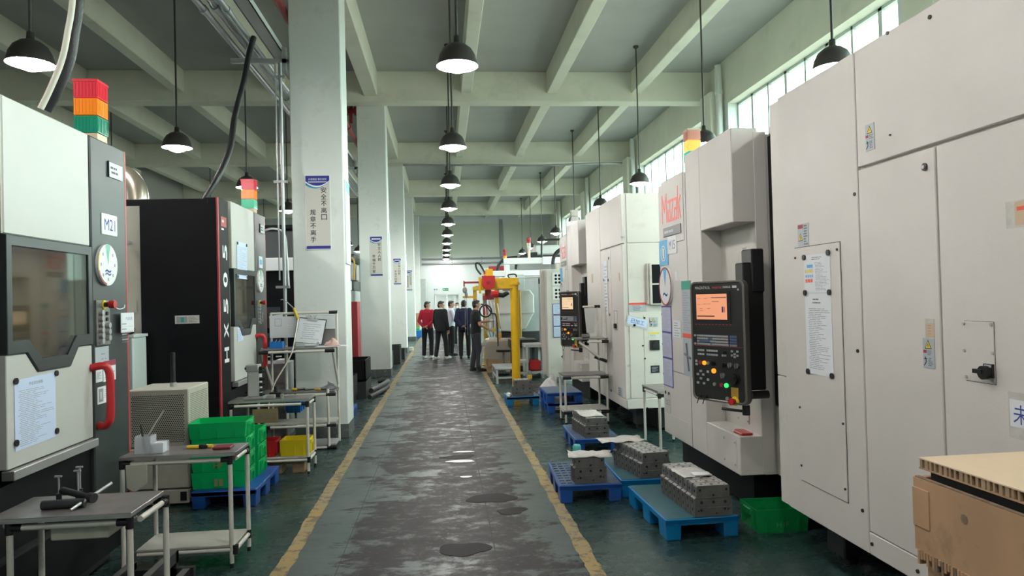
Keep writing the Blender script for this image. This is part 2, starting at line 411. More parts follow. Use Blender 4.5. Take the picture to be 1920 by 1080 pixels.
# floor: worn grey aisle between green epoxy, with oily stains
mf = bpy.data.materials.new('workshop_floor'); mf.use_nodes = True
nt = mf.node_tree; N = nt.nodes; L = nt.links; B = N['Principled BSDF']
tc = N.new('ShaderNodeTexCoord'); sp = N.new('ShaderNodeSeparateXYZ'); L.new(tc.outputs['Object'], sp.inputs[0])
def noise(scale, sx=1, sy=1, detail=6, rough=.6, off=0):
    mp = N.new('ShaderNodeMapping'); mp.inputs['Scale'].default_value = (sx, sy, 1); mp.inputs['Location'].default_value = (off, off * 1.7, 0)
    no = N.new('ShaderNodeTexNoise'); no.inputs['Scale'].default_value = scale; no.inputs['Detail'].default_value = detail; no.inputs['Roughness'].default_value = rough
    L.new(tc.outputs['Object'], mp.inputs[0]); L.new(mp.outputs[0], no.inputs['Vector']); return no.outputs[0]
def mrange(v, a, b, c=0, d=1, smooth=True):
    m = N.new('ShaderNodeMapRange'); m.interpolation_type = 'SMOOTHSTEP' if smooth else 'LINEAR'
    for i, q in zip((1, 2, 3, 4), (a, b, c, d)): m.inputs[i].default_value = q
    L.new(v, m.inputs[0]); return m.outputs[0]
def mathn(op, a, b=None):
    m = N.new('ShaderNodeMath'); m.operation = op
    for i, q in enumerate((a, b)):
        if q is None: continue
        if isinstance(q, (int, float)): m.inputs[i].default_value = q
        else: L.new(q, m.inputs[i])
    return m.outputs[0]
def mixc(f, a, b):
    m = N.new('ShaderNodeMix'); m.data_type = 'RGBA'
    L.new(f, m.inputs['Factor'])
    for i, q in ((6, a), (7, b)):
        if isinstance(q, tuple): m.inputs[i].default_value = (*q, 1)
        else: L.new(q, m.inputs[i])
    return m.outputs[2]
X_ = sp.outputs[0]; Y_ = sp.outputs[1]
inaisle = mathn('MULTIPLY', mrange(X_, -1.10, -1.06), mrange(X_, .89, .85))
lane = mathn('MULTIPLY', mrange(X_, -.95, -.35), mrange(X_, .85, .40))        # where the trolleys run
n1 = noise(1.25, 1.0, 1.0, 10, .68); n2 = noise(4.5, 1, 1.3, 9, .72, 3); n3 = noise(17, 1, 1.2, 8, .78, 9); n4 = noise(.7, 1, 1, 3, .5, 5); n5 = noise(2.2, .6, 1.6, 10, .7, 17)
base = mixc(mrange(n4, .35, .65), (.050, .074, .076), (.080, .102, .103))
base = mixc(mrange(n2, .56, .66, 0, .5), base, (.040, .044, .046))
s1 = mrange(mathn('ADD', mathn('MULTIPLY', lane, .17), n1), .555, .64)
s2 = mrange(mathn('ADD', mathn('MULTIPLY', lane, .10), n5), .56, .62)
stain = mathn('MULTIPLY', mathn('MAXIMUM', s1, s2), mrange(n2, .34, .50, .35, 1))
scr = mathn('MULTIPLY', mrange(n3, .54, .66), mrange(n5, .40, .55))
stc = mixc(scr, (.018, .016, .018), (.085, .081, .085))
ais = mixc(stain, base, stc)
ais = mixc(mathn('MULTIPLY', mrange(n3, .60, .70, 0, .55), lane), ais, (.13, .128, .13))
grn = mixc(mrange(n4, .35, .65), (.013, .034, .032), (.023, .050, .046))
grn = mixc(mrange(n2, .58, .70, 0, .5), grn, (.034, .050, .046))
col = mixc(inaisle, grn, ais)
L.new(col, B.inputs['Base Color'])
rg = mathn('ADD', mathn('MULTIPLY', stain, .20), mathn('ADD', mathn('MULTIPLY', inaisle, .06), mrange(n2, .35, .65, .23, .32)))
L.new(rg, B.inputs['Roughness']); L.new(mrange(stain, 0, 1, .42, .22), B.inputs['Specular IOR Level'])
bu = N.new('ShaderNodeBump'); bu.inputs['Strength'].default_value = .03; bu.inputs['Distance'].default_value = .01
L.new(n3, bu.inputs['Height']); L.new(bu.outputs[0], B.inputs['Normal'])
mb = MB(mf); mb.box(XL - .2, XR_ + .5, YF - .2, YB + .2, -.2, 0); struct(mb, 'floor')
# painted yellow lines, worn
ml = bpy.data.materials.new('worn_yellow_line'); ml.use_nodes = True
nt = ml.node_tree; N = nt.nodes; L = nt.links; B = N['Principled BSDF']; tc = N.new('ShaderNodeTexCoord')
a = noise(9, 1, 1, 6, .7); b_ = noise(2.5, 1, .6, 6, .7, 4)
c1 = mixc(mrange(b_, .38, .62), (.33, .235, .08), (.28, .23, .125))
c1 = mixc(mrange(a, .50, .57, 0, .8), c1, (.085, .070, .052)); c1 = mixc(mrange(b_, .60, .64, 0, .9), c1, (.05, .055, .052))
L.new(c1, B.inputs['Base Color']); B.inputs['Roughness'].default_value = .5
R = random.Random(3)
for i, (xa, xb) in enumerate(((-1.125, -1.02), (.845, .945))):
    mb = MB(ml); ys = []; y = .5
    while y < 34: ys.append(y); y += R.uniform(.03, .12)
    ed = [(xa + R.uniform(-.008, .010), xb + R.uniform(-.010, .008)) for _ in ys]
    vs = [(e[0], y, .0012) for e, y in zip(ed, ys)] + [(e[1], y, .0012) for e, y in zip(ed, ys)]
    n = len(ys); vs += [(v[0], v[1], -.001) for v in vs[:2 * n]]
    fs = [(j, n + j, n + j + 1, j + 1) for j in range(n - 1)] + [(2 * n + j, j, j + 1, 2 * n + j + 1) for j in range(n - 1)] + [(n + j, 3 * n + j, 3 * n + j + 1, n + j + 1) for j in range(n - 1)]
    mb.add(vs, fs); struct(mb, 'trim_%d' % (i + 1))
# saw-cut joints in the aisle floor
M_cut = mat('floor_joint_dark', (.03, .03, .03), .8)
mb = MB(M_cut); mb.box(.30, .308, 1, 40, -.01, .0008); mb.box(-.72, -.716, 1, 40, -.01, .0006)
for y in (8.75, 16.2, 23.6): mb.box(-1.0, 2.0, y, y + .025, -.01, .0008)
struct(mb, 'trim_3')
# oily puddles and worn bare patches lying on the aisle
def patch(name, label, cx, cy, rx, ry, m, seed, z=.0022, cat='puddle'):
    R = random.Random(seed); n = 26; vs = [(cx, cy, z)]; ph = [R.uniform(0, 6.28) for _ in range(4)]
    for i in range(n):
        t = 2 * PI * i / n; k = 1 + .13 * math.sin(2 * t + ph[0]) + .1 * math.sin(3 * t + ph[1]) + .06 * math.sin(5 * t + ph[2])
        vs.append((cx + rx * k * math.cos(t), cy + ry * k * math.sin(t), z))
    n0 = len(vs); vs += [(v[0], v[1], .0005) for v in vs[1:]]
    mb = MB(m); mb.add(vs, [(0, i + 1, (i + 1) % n + 1) for i in range(n)] + [(i + 1, n0 + i, n0 + (i + 1) % n, (i + 1) % n + 1) for i in range(n)])
    return mb.build(name, cat=cat, label=label)
M_oil = mat('oily_wet_patch', (.016, .015, .016), .6, spec=.12)
M_wet = mat('clear_wet_patch', (.09, .09, .09), .06)
M_bare = mat('bare_pale_concrete', (.50, .49, .49), .35, vary=.15, scale=12)
p = onZ(858, 857, 0); patch('oil_puddle', 'dark oily patch in the aisle just above the pale bare spot', p.x, p.y, .17, .10, M_oil, 1)
p = onZ(864, 864, 0); patch('bare_spot', 'pale bare concrete spot in the middle of the aisle', p.x - .0, p.y - .02, .155, .055, M_bare, 5, z=.003, cat='floor patch')
p = onZ(874, 894, 0); patch('bare_spot', 'small pale spot in the aisle nearer than the long bare spot', p.x, p.y, .05, .035, M_bare, 8, cat='floor patch')
p = onZ(870, 847, 0); patch('bare_spot', 'pale sliver of bare concrete beyond the dark oily patch', p.x, p.y, .11, .03, M_bare, 12, cat='floor patch')
p = onZ(960, 958, 0); patch('oil_puddle', 'round dark wet puddle near the floor joint in the foreground aisle', p.x, p.y, .12, .09, M_oil, 2)
p = onZ(922, 934, 0); patch('oil_puddle', 'broad faint oil film beside the round puddle in the aisle', p.x, p.y, .19, .15, M_oil, 3)
p = onZ(870, 1030, 0); patch('oil_puddle', 'large grey oil smear at the near end of the aisle', p.x, p.y, .16, .14, M_oil, 4)

# ceiling slab and beams
mb = MB(M_slab); mb.box(XL - .2, XR_ + .5, YF - .2, YB + .2, ZS, ZS + .2); struct(mb, 'ceiling')
BEAMY = [1.55, 8.75, 15.95, 23.15, 30.35, 37.4]
for y in BEAMY:
    mb = MB(M_beam); mb.box(XL, XR_ + .3, y, y + .40, 6.17, ZS + .01); struct(mb, 'ceiling_beam', bevel=.015)
for x in (-9.75, -7.75, -5.75, -3.6, .50, 2.45, 4.42):
    for i in range(len(BEAMY) + 1):
        y0 = YF if i == 0 else BEAMY[i - 1] + .38; y1 = YB if i == len(BEAMY) else BEAMY[i] + .02
        mb = MB(M_beam); mb.box(x, x + .24, y0, y1, 6.36, ZS + .01); struct(mb, 'ceiling_beam', bevel=.012)
for i in range(len(BEAMY) + 1):
    y0 = YF if i == 0 else BEAMY[i - 1] + .38; y1 = YB if i == len(BEAMY) else BEAMY[i] + .02
    mb = MB(M_beam); mb.box(-1.66, -1.36, y0, y1, 6.30, ZS + .01); struct(mb, 'ceiling_beam', bevel=.012)
# aisle columns
COLY = [9.16, 16.36, 23.6, 30.8, 38.0]
for y in COLY:
    o = struct(MB(M_col).box(-1.88, -1.235, y, y + .52, 0, 6.36), 'column', bevel=.012)
    struct(MB(M_colbase).box(-1.884, -1.231, y - .004, y + .524, 0, .17), 'skirting', o)
# left wall and its piers
struct(MB(M_lwall).box(XL - .2, XL, YF, YB, 0, ZS), 'wall_left')
for y in COLY: struct(MB(M_beam).box(XL, -9.75, y, y + .6, 0, 6.2), 'pilaster', bevel=.01)
struct(MB(M_wall).box(XL - .2, XR_ + .5, YF - .2, YF, 0, ZS), 'wall_front')
# right wall with window strips between piers
BAYS = [(1.85, 7.70), (9.12, 14.95), (16.42, 22.2), (23.72, 29.5), (31.0, 36.8)]
ZW0, ZW1 = 1.3, 5.86  # unseen lower window part added: sill set low to let in more daylight
mb = MB(M_wall)
mb.box(XR_, XR_ + .4, YF, YB, 0, ZW0); 
ed = [YF] + [v for b in BAYS for v in b] + [YB]
for i in range(0, len(ed), 2): mb.box(XR_, XR_ + .4, ed[i], ed[i + 1], ZW0 - .001, ZW1 + .001)
struct(mb, 'wall_right')
struct(MB(M_beam).box(XR_, XR_ + .4, YF, YB, ZW1, ZS), 'lintel')
for k, (y0, y1) in enumerate(BAYS):
    w = MB(M_alu); x0, x1 = XR_ + .22, XR_ + .28
    w.box(x0, x1, y0, y1, ZW0, ZW0 + .05).box(x0, x1, y0, y1, ZW1 - .05, ZW1).box(x0, x1, y0, y0 + .05, ZW0, ZW1).box(x0, x1, y1 - .05, y1, ZW0, ZW1)
    o = struct(w, 'window_%d' % (k + 1))
    n = 8; dy = (y1 - y0) / n
    for i in range(1, n): MB(M_alu).box(x0, x1, y0 + i * dy - (.045 if i % 2 else .028), y0 + i * dy + (.045 if i % 2 else .028), ZW0, ZW1).build('mullion', o)
    for i in range(n):
        for za, zb in ((ZW0 + .05, ZW1 - .05),):
            MB(M_pane).box(x0 + .025, x0 + .031, y0 + i * dy + .03, y0 + (i + 1) * dy - .03, za, zb).build('pane', o)
    struct(MB(M_wall).box(XR_ - .08, XR_ + .22, y0 - .02, y1 + .02, ZW0 - .05, ZW0), 'sill')
for y in (8.0, 15.2, 22.4, 29.7, 36.95):
    struct(MB(M_beam).box(XR_ - .28, XR_ + .01, y + .05, y + .65, 0, 6.2), 'pilaster', bevel=.01)
    p = MB(M_col); p.rod((XR_ - .12, y - .06, 0), (XR_ - .12, y - .06, 6.75), .075, n=14)
    for z in (2, 4, 6.1): p.rod((XR_ - .12, y - .06, z), (XR_ - .12, y - .06, z + .1), .088, n=14)
    p.build('drainpipe', cat='pipe', label='white drainpipe against the %s window pier from the camera' % ORD[[8.0, 15.2, 22.4, 29.7, 36.95].index(y)], group='drainpipes on the window wall')
# back wall, its double door and panelling
mb = MB(M_wall)
mb.box(XL - .2, -.5, YB, YB + .25, 0, ZS); mb.box(.85, XR_ + .5, YB, YB + .25, 0, ZS); mb.box(-.5, .85, YB, YB + .25, 2.02, ZS)
struct(mb, 'wall_back')
mb = MB(M_wallpanel)
mb.box(-1.15, 3.3, YB - .03, YB + .01, 4.2, 6.1); mb.box(3.55, 6.2, YB - .03, YB + .01, 4.2, 6.1); struct(mb, 'trim_4')
struct(MB(M_midgrey).box(3.32, 3.5, YB - .1, YB + .01, 4.1, 6.3), 'trim_5')
d = MB(M_doorgrey); d.box(-.52, -.46, YB - .02, YB + .1, 0, 2.06).box(.83, .89, YB - .02, YB + .1, 0, 2.06).box(-.52, .89, YB - .02, YB + .1, 2.0, 2.06)
dr = struct(d, 'door_1')
MB(M_doorgrey).box(-.455, .18, YB + .02, YB + .07, .01, 2.0).build('door_leaf', dr)
lf = MB(M_doorgrey).box(.19, .82, YB + .10, YB + .15, .01, 2.0).build('door_leaf', dr)
MB(M_tan).box(-.12, .03, YB + .01, YB + .02, 1.0, 1.45).build('vision_panel', dr)
MB(M_alu).box(-.1, .5, YB - .05, YB + .02, 1.9, 1.96).build('door_closer', dr)
struct(MB(M_lightgrey).box(.19, .85, YB + .2, YB + .25, 0, 2.02), 'trim_6')
# exit sign and notices by the door, switch
t = MB(M_exit, FC(.12, YB - .02, 2.32)); t.box(-.16, .16, -.075, .075, -.02, .0); t.text('EXIT', .06, 0, .06, M_posterrim); t.box(-.12, -.06, -.04, .04, 0, .002, M_posterrim)
t.build('exit_sign', cat='sign', label='small green exit sign above the double door on the back wall')
t = MB(M_posterrim, FC(-.45, YB - .02, 2.33)); t.box(-.15, .15, -.11, .11, -.02, 0); t.disc(-.06, 0, .05, 0, .003, M_lblue); t.disc(.07, 0, .05, 0, .003, M_inklight)
t.build('emergency_light', cat='light', label='twin emergency light beside the exit sign on the back wall')
MB(M_darksteel).box(1.0, 1.12, YB - .05, YB, 1.2, 1.35).build('switch_box', cat='switch', label='dark switch box right of the far double door')
# the two cable trunks along the back wall
for z, nm in ((4.06, 'upper'), (3.80, 'lower')):
    p = MB(M_midgrey).rod((-1.2, YB - .12, z), (6.2, YB - .12, z), .055)
    for x in (.5, 2.2, 4.5): p.box(x, x + .06, YB - .19, YB - .005, z - .09, z + .09)
    p.build('pipe', cat='pipe', label='%s grey pipe running across the back wall' % nm)
# pale tall cabinet and blue board left of the door
MB(M_lightgrey).box(-1.55, -.95, 38.9, 39.6, 0, 2.9).build('tall_cabinet', cat='cabinet', label='tall pale cabinet beside the far end of the aisle', bevel=.01)
# sprinkler pipes, conduits, cable tray left of the aisle columns
p = MB(M_redpipe); p.rod((-1.95, -2, 5.45), (-1.95, 36, 5.45), .055, n=12)
for y in (3.0, 6.9, 12.2, 18.8, 25.5): p.rod((-1.95, y, 5.45), (-1.95, y, ZS - .005), .03)
for y in (6.6, 7.4, 12.0, 15.3, 18.5): p.rod((-1.95, y, 5.45), (-1.95, y + .12, 5.45), .075, n=12)
p.build('sprinkler_pipe', cat='pipe', label='long red sprinkler pipe under the ceiling behind the columns')
p2 = MB(M_redpipe); zv = onY(662, 208, 17.2).z; p2.rod((-2.6, 17.2, zv), (-1.7, 17.2, zv), .06, n=12); p2.rod((-2.1, 17.2, zv - .3), (-2.1, 17.2, zv + .4), .045)
for x in (-2.25, -2.02): p2.rod((x, 17.2, zv), (x + .08, 17.2, zv), .11, n=12)
p2.build('sprinkler_valve', cat='valve', label='red sprinkler valve under the beam beside the second column')
for i, (x, z, r) in enumerate(((-2.42, 4.80, .035), (-2.30, 4.84, .042), (-2.18, 4.80, .03))):
    p = MB(M_galv); p.rod((x, -1, z), (x, 34, z), r, n=10)
    for y in (5.2, 7.6, 11, 14.6): p.rod((x, y, z), (x, y + .08, z), r * 1.3, n=10)
    p.build('conduit', cat='pipe', label=['outermost thin galvanised conduit of the overhead run', 'thickest middle galvanised conduit of the overhead run', 'thinnest galvanised conduit nearest the columns'][i], group='overhead conduits by the columns')
p = MB(M_lightgrey); p.box(-2.12, -1.96, -1, 34, 4.90, 4.91).box(-2.12, -2.11, -1, 34, 4.90, 4.98).box(-1.97, -1.96, -1, 34, 4.90, 4.98)
p.build('cable_tray', cat='cable tray', label='pale metal cable tray running above the conduits beside the columns')
for i, y in enumerate((9.0, 16.2, 23.4, 30.6)):
    b = MB(M_galv); b.box(-2.55, -1.88, y, y + .05, 4.70, 4.755); b.box(-1.93, -1.88, y, y + .05, 4.6, 4.9)
    b.build('pipe_bracket', cat='bracket', label='steel bracket holding the conduits on the %s column' % ORD[i], group='conduit brackets')
b = MB(M_galv); b.rod((-1.945, 8.97, 0.05), (-1.945, 8.97, 4.69), .022); b.rod((-2.005, 8.97, 2.0), (-2.005, 8.97, 4.69), .010)
for z in (1.9, 3.2, 4.5): b.box(-2.05, -1.885, 8.95, 8.99, z, z + .03)
b.build('air_drop_pipe', cat='pipe', label='thin vertical air pipe down the left side of the near column')
# pipe hung under the third cross beam
p = MB(M_galv); p.tube([(-1.2, 23.02, 6.09), (1.5, 23.02, 6.07), (3.2, 23.02, 6.04), (5.0, 23.02, 6.09), (6.0, 23.02, 6.09)], .035, sub=4); p.build('pipe', cat='pipe', label='thin silver pipe under the second cross beam over the aisle')

# ---------------------------------------------------------------- pendant lamps
def lamp_proto():
    r = thing('pendant_lamp', 'pendant lamp', 'lamp', (0, 0, 0), group='pendant lamps')
    MB(M_rod).rod((0, 0, .28), (0, 0, 2.83), .014, n=8).build('rod', r, local=True)
    MB(M_rod).lathe([(.001, 2.85), (.06, 2.85), (.055, 2.82), (.015, 2.79), (.014, 2.75)], n=12).build('ceiling_rose', r, local=True)
    s = MB(M_shade); s.lathe([(.001, .30), (.03, .30), (.034, .24), (.05, .225), (.09, .21), (.145, .165), (.18, .10), (.195, .035), (.205, 0)], n=28)
    s.lathe([(.205, 0), (.20, .002), (.188, .035), (.172, .10), (.138, .158), (.08, .2), (.001, .205)], M_shadein, n=28)
    s.build('lamp_shade', r, local=True)
    b = MB(M_bulb); b.lathe([(.001, .15), (.05, .12), (.115, .045), (.125, 0), (.10, -.035), (.05, -.055), (.001, -.06)], n=12); b.build('bulb', r, local=True)
    return r
proto = lamp_proto(); used = [False]
dim = None
def lamp(x, y, z, label, lit=True):
    global dim
    if not used[0]:
        proto.location = (x, y, z); proto['label'] = label; used[0] = True; r = proto
    else: r = dup(proto, (x, y, z), label=label)
    if not lit:
        for c in r.children:
            if c.name.startswith('bulb'):
                c.data = c.data.copy(); c.data.materials[0] = M_bulbdim
    return r
for k in range(-2, 10):
    y = 6.97 + 3.65 * k
    if k == -2: y = -0.2
    lamp(.19, y, 4.0 if k != 1 else 3.98, ('%s pendant lamp over the aisle counted from the camera' % ORD[k] if k >= 0 else 'pendant lamp over the aisle above the camera, %s one' % ('nearer' if k == -1 else 'rearmost')), lit=(k not in (2, 6)))
for k in range(-1, 9):
    lamp(-3.78, 6.98 + 3.65 * k, 4.0, '%s pendant lamp over the left machine row counted from the camera' % ORD[k] if k >= 0 else 'pendant lamp over the left machines nearest the front wall')
for k in range(-1, 9):
    lamp(4.08, 6.97 + 3.65 * k, 4.0, '%s pendant lamp over the right machine row counted from the camera' % ORD[k] if k >= 0 else 'pendant lamp over the right machines nearest the front wall', lit=(k != 2))
for k in range(1, 9, 2):
    lamp(-7.9, 6.98 + 3.65 * k, 4.0, '%s pendant lamp beside the left wall counted from the camera' % ORD[k // 2])

# ---------------------------------------------------------------- safety posters on the aisle columns
def poster(label, x0, x1, z0, z1, y, right, left, lh, head):
    r = thing('wall_poster', label, 'poster', ((x0 + x1) / 2, y, z0), group='safety posters on the aisle columns')
    T = FC((x0 + x1) / 2, y - .001, z0); w = (x1 - x0) / 2; h = z1 - z0
    MB(M_posterrim, T).box(-w, w, 0, h, -.0, .008).build('poster_frame', r, bevel=.002)
    p = MB(M_posterbg, T); p.box(-w + .012, w - .012, .012, h - .012, .008, .010); p.build('poster_sheet', r)
    q = MB(M_navy, T); a, b = -w + .012, w - .012; n = 12
    top = h - .012
    def curve(d0, d1, d2): return [(a + (b - a) * i / n, top - (d0 * (1 - i / n) ** 2 + 2 * d1 * (i / n) * (1 - i / n) + d2 * (i / n) ** 2)) for i in range(n + 1)]
    def band(c0, c1, m, c):
        vs = [(x, y_, c) for x, y_ in c0] + [(x, y_, c) for x, y_ in c1]
        q.add(vs, [(n + 1 + i, n + 2 + i, i + 1, i) for i in range(n)], m)
    k = h / .95
    band([(x, top) for x, _ in curve(0, 0, 0)], curve(.07 * k, .19 * k, .06 * k), M_navy, .0106); band(curve(.07 * k, .19 * k, .06 * k), curve(.085 * k, .215 * k, .07 * k), M_posterrim, .0107); band(curve(.085 * k, .215 * k, .07 * k), curve(.12 * k, .225 * k, .072 * k), M_sky, .0106)
    q.build('poster_band', r); MB(M_navy, T).box(a, b, .014, .05 * k, .010, .0108).build('poster_foot', r)
    t = MB(M_inkblack, T)
    if head: t.text('从我做起 重在自觉', 0, top - .045 * k, .030 * k, M_posterrim, w=w * 1.4, c=.0108); t.box(-w * .72, w * .72, top - .085 * k, top - .074 * k, .0108, .0111, M_posterrim)
    else: t.box(-w * .7, w * .7, top - .07 * k, top - .04 * k, .0108, .0111, M_posterrim)
    if right:
        for i, ch in enumerate(right): t.text(ch, w * .46, h * .795 - i * lh, lh * .80, w=(lh * .80 if ch not in '一' else lh * .7) if ch != '一' else lh * .8, c=.010, bold=.007) if ch != '一' else t.box(w * .46 - lh * .4, w * .46 + lh * .4, h * .795 - i * lh - .006, h * .795 - i * lh + .006, .010, .0108)
        for i, ch in enumerate(left): t.text(ch, -w * .40, h * .50 - i * lh, lh * .80, w=lh * .80, c=.010, bold=.007)
    else:
        for i in range(8): t.ring([(w * .2, h * .8 - i * lh), (w * .7, h * .8 - i * lh), (w * .7, h * .8 - i * lh + lh * .75), (w * .2, h * .8 - i * lh + lh * .75)], [(w * .3, h * .8 - i * lh + .012), (w * .6, h * .8 - i * lh + .012), (w * .6, h * .8 - i * lh + lh * .6), (w * .3, h * .8 - i * lh + lh * .6)], .010, .0106); t.ring([(-w * .7, h * .68 - i * lh), (-w * .2, h * .68 - i * lh), (-w * .2, h * .68 - i * lh + lh * .75), (-w * .7, h * .68 - i * lh + lh * .75)], [(-w * .6, h * .68 - i * lh + .012), (-w * .3, h * .68 - i * lh + .012), (-w * .3, h * .68 - i * lh + lh * .6), (-w * .6, h * .68 - i * lh + lh * .6)], .010, .0106)
    t.build('poster_lettering', r, kind='stuff')
    return r
poster('beige and navy safety poster on the nearest column, reading 安全不离口', -1.715, -1.395, 2.378, 3.33, 9.16, '安全不离口', '规章不离手', .086, True)
poster('beige and navy safety poster on the second column, reading 安全人人抓', -1.645, -1.355, 2.283, 3.20, 16.36, '安全人人抓', '幸福千万家', .086, False)
poster('beige and navy safety poster on the third column, reading 只怕一日松', -1.63, -1.365, 2.25, 3.12, 23.6, '只怕一日松', '不怕千日紧', .082, False)
poster('narrow safety poster on the fourth column, half hidden', -1.60, -1.32, 2.15, 3.03, 30.8, '', '', .065, False)
for i, y in enumerate((9.16, 16.36, 23.6)):
    T = frame((-1.234, 0, 0), (0, 1, 0), UP); r = thing('side_poster', 'pale poster on the aisle side of the %s column' % ORD[i], 'poster', (-1.234, y + .25, 2.2), group='posters on the aisle side of the columns')
    MB(M_posterrim, T).box(y + .06, y + .44, 2.2, 3.28, 0, .018).build('poster_frame', r, bevel=.003)
    MB(M_sky, T).box(y + .075, y + .425, 3.12, 3.27, .018, .019).build('poster_band', r); MB(M_paper, T).box(y + .075, y + .425, 2.22, 3.12, .018, .019).build('poster_sheet', r)
# ================================================================== left machining centres
XLM = -2.20
def stack_light(root, x, y, z, s=.16, states=(M_srd, M_sor, M_sgr), hgt=.42, base=M_sbase):
    """a square four tier signal light, parts of the machine it stands on"""
    h = hgt / 3.6; b = MB(base); b.box(x - s * .46, x + s * .46, y - s * .46, y + s * .46, z, z + h * .6); b.build('signal_base', root)
    for i, m in enumerate(reversed(states)):
        z0 = z + h * .6 + i * h
        t = MB(m); t.box(x - s * .5, x + s * .5, y - s * .5, y + s * .5, z0 + .004, z0 + h - .004)
        n = 7
        for k in range(n):
            q = -s * .5 + s * (k + .5) / n
            t.box(x - s * .52, x + s * .52, y + q - s * .022, y + q + s * .022, z0 + .012, z0 + h - .012)
            t.box(x + q - s * .022, x + q + s * .022, y - s * .52, y + s * .52, z0 + .012, z0 + h - .012)
        t.build('signal_lens', root)
    MB(M_srd if states[0] is M_srd else M_sclear).box(x - s * .53, x + s * .53, y - s * .53, y + s * .53, z + hgt - .008, z + hgt + .008).build('signal_cap', root)
def notice(mb_T, w, h, seed, base=M_paper, ink=M_ink, rows=24):
    pass
def left_machine(name, label, dy, near):
    r = thing(name, label, 'machine', (-3.2, 4.2 + dy, 0))
    y0, y1 = 3.34 + dy, 5.20 + dy; zt = 2.80
    b = MB(M_black)                                       # casing set back behind the doors
    b.box(-4.6, XLM - .10, y0 + .02, y1, .12, zt - .03); b.box(-4.5, -2.30, y0 + .1, y1 - .1, 0, .13, M_darksteel)
    b.build('casing', r, bevel=.008)
    MB(M_greybox).box(-5.2, -2.96 - .0, y0 + .05, y0 + .9, .1, 2.72).build('rear_cabinet', r) if False else None
    T = FL(XLM, 0, 0)
    # model strip with red edge and lettering, standing proud
    s = MB(M_black, T); s.box(y0 + .03, y0 + .34, .46, zt - .02, -.14, 0); s.build('model_strip', r, bevel=.006)
    MB(M_redtrim, T).box(y0 - .002, y0 + .03, .46, zt - .02, -.02, .001).build('red_edge', r, bevel=.004)
    t = MB(M_posterrim, T)
    zc = [2.18, 1.83, 1.48, 1.20, .94] if False else None
    for ch, pz in zip('HX505', (1.205, 1.452, 1.70, 1.965, 2.245)):
        t.text(ch, y0 + .20, pz, .15, w=.155, rot=PI / 2, bold=.025)
    t.build('model_lettering', r, kind=None)
    bd = MB(M_logo, T); bd.box(y0 + .08, y0 + .26, 2.50, 2.60, 0, .004, M_redtrim); bd.lines(y0 + .10, y0 + .25, 2.53, 2.58, 1, .004, M_posterbg, th=.5); bd.lines(y0 + .09, y0 + .26, 2.46, 2.49, 1, .001, M_posterrim, th=.6)
    bd.build('badge', r)
    # sliding door: white top panel, dark window frame with stepped lower edge, white lower panel
    a0, a1 = y0 + .46, y0 + 1.335
    d0 = -.10; d1 = .0
    zw1 = onX(5, 437, XLM).z; zj = onX(45, 663, XLM).z
    zb0 = onX(0, 888, XLM).z; zb1 = zb0
    up = MB(M_ldoor, T); up.prism([(a0, zw1), (a1, zw1), (a1, zt), (a0, zt)], d0, d1); up.build('upper_door_panel', r, bevel=.006)
    MB(M_card if False else M_tan, T).box(a0 - .012, a0, zw1, zt, d0, -.005, M_greybox).build('door_edge', r)
    # stepped outline points measured on the near machine
    Pn = [onX(x, y, XLM) for x, y in ((12, 663), (48, 661), (70, 695), (130, 687), (145, 650), (172, 647))]
    step = [(p.y - 3.34 + y0, p.z) for p in Pn]; zlow = sum(p[1] for p in (step[0], step[1], step[4], step[5])) / 4; zdip = (step[2][1] + step[3][1]) / 2
    st = [(a0, zlow), (step[1][0], zlow), (step[2][0], zdip), (step[3][0], zdip), (step[4][0], zlow), (a1, zlow)]
    m = .042
    inner = [(a0 + m * 1.1, zw1 - m * 1.4), (a0 + m * 1.1, zlow + m * 1.6), (st[1][0] + .02, zlow + m * 1.6), (st[2][0] + .03, zdip + m * 1.6), (st[3][0] - .03, zdip + m * 1.6), (st[4][0] - .02, zlow + m * 1.6), (a1 - m * 1.1, zlow + m * 1.6), (a1 - m * 1.1, zw1 - m * 1.4)]
    outer = [(a0, zw1 - .004)] + st + [(a1, zw1 - .004)]
    inner = inner
    MB(M_char, T).ring(outer, inner, -.03, .012).build('window_frame', r, bevel=.003)
    MB(M_tint, T).prism(list(reversed(inner)), -.002, .004).build('window_pane', r)
    MB(M_reflback, T).box(a0 + .02, a1 - .02, zdip, zw1 - .02, -.098, -.092).build('window_backing', r)
    lo = [(a0, zb0)] + [(a1, zb1)] + [(x, z - .004) for x, z in reversed(st)]
    MB(M_ldoor, T).prism(lo, d0, d1 + .002).build('lower_door_panel', r, bevel=.004)
    l = MB(M_silver, T); l.prism([(a0, zb0 - .005), (a1, zb1 - .005), (a1, zb1 - .055), (a0, zb0 - .055)], -.03, .035); l.build('door_lip', r, bevel=.004)
    # control pillar
    c0, c1 = a1 + .015, y1 - .025
    MB(M_char, T).box(c0, c1, .46, zt, -.10, .004).build('control_pillar', r, bevel=.008)
    MB(M_redtrim, T).box(c1, y1, .3, zt, -.10, .002).build('red_edge', r, bevel=.004)
    # lower apron
    MB(M_black, T).prism([(y0 - .02, .10), (y1, .10), (y1, .74), (a1, .86), (y0 - .02, .80)], -.12, -.02).build('apron', r)
    MB(M_darksteel, T).box(y0, y1, .46, .475, -.02, .03).build('apron_ledge', r)
    cw = c1 - c0
    # label plate, station sign, dial, buttons, notices, handle
    def P(px, py):
        p = onX(px, py, XLM); return p.y + dy, p.z
    x, z = P(214, 322)
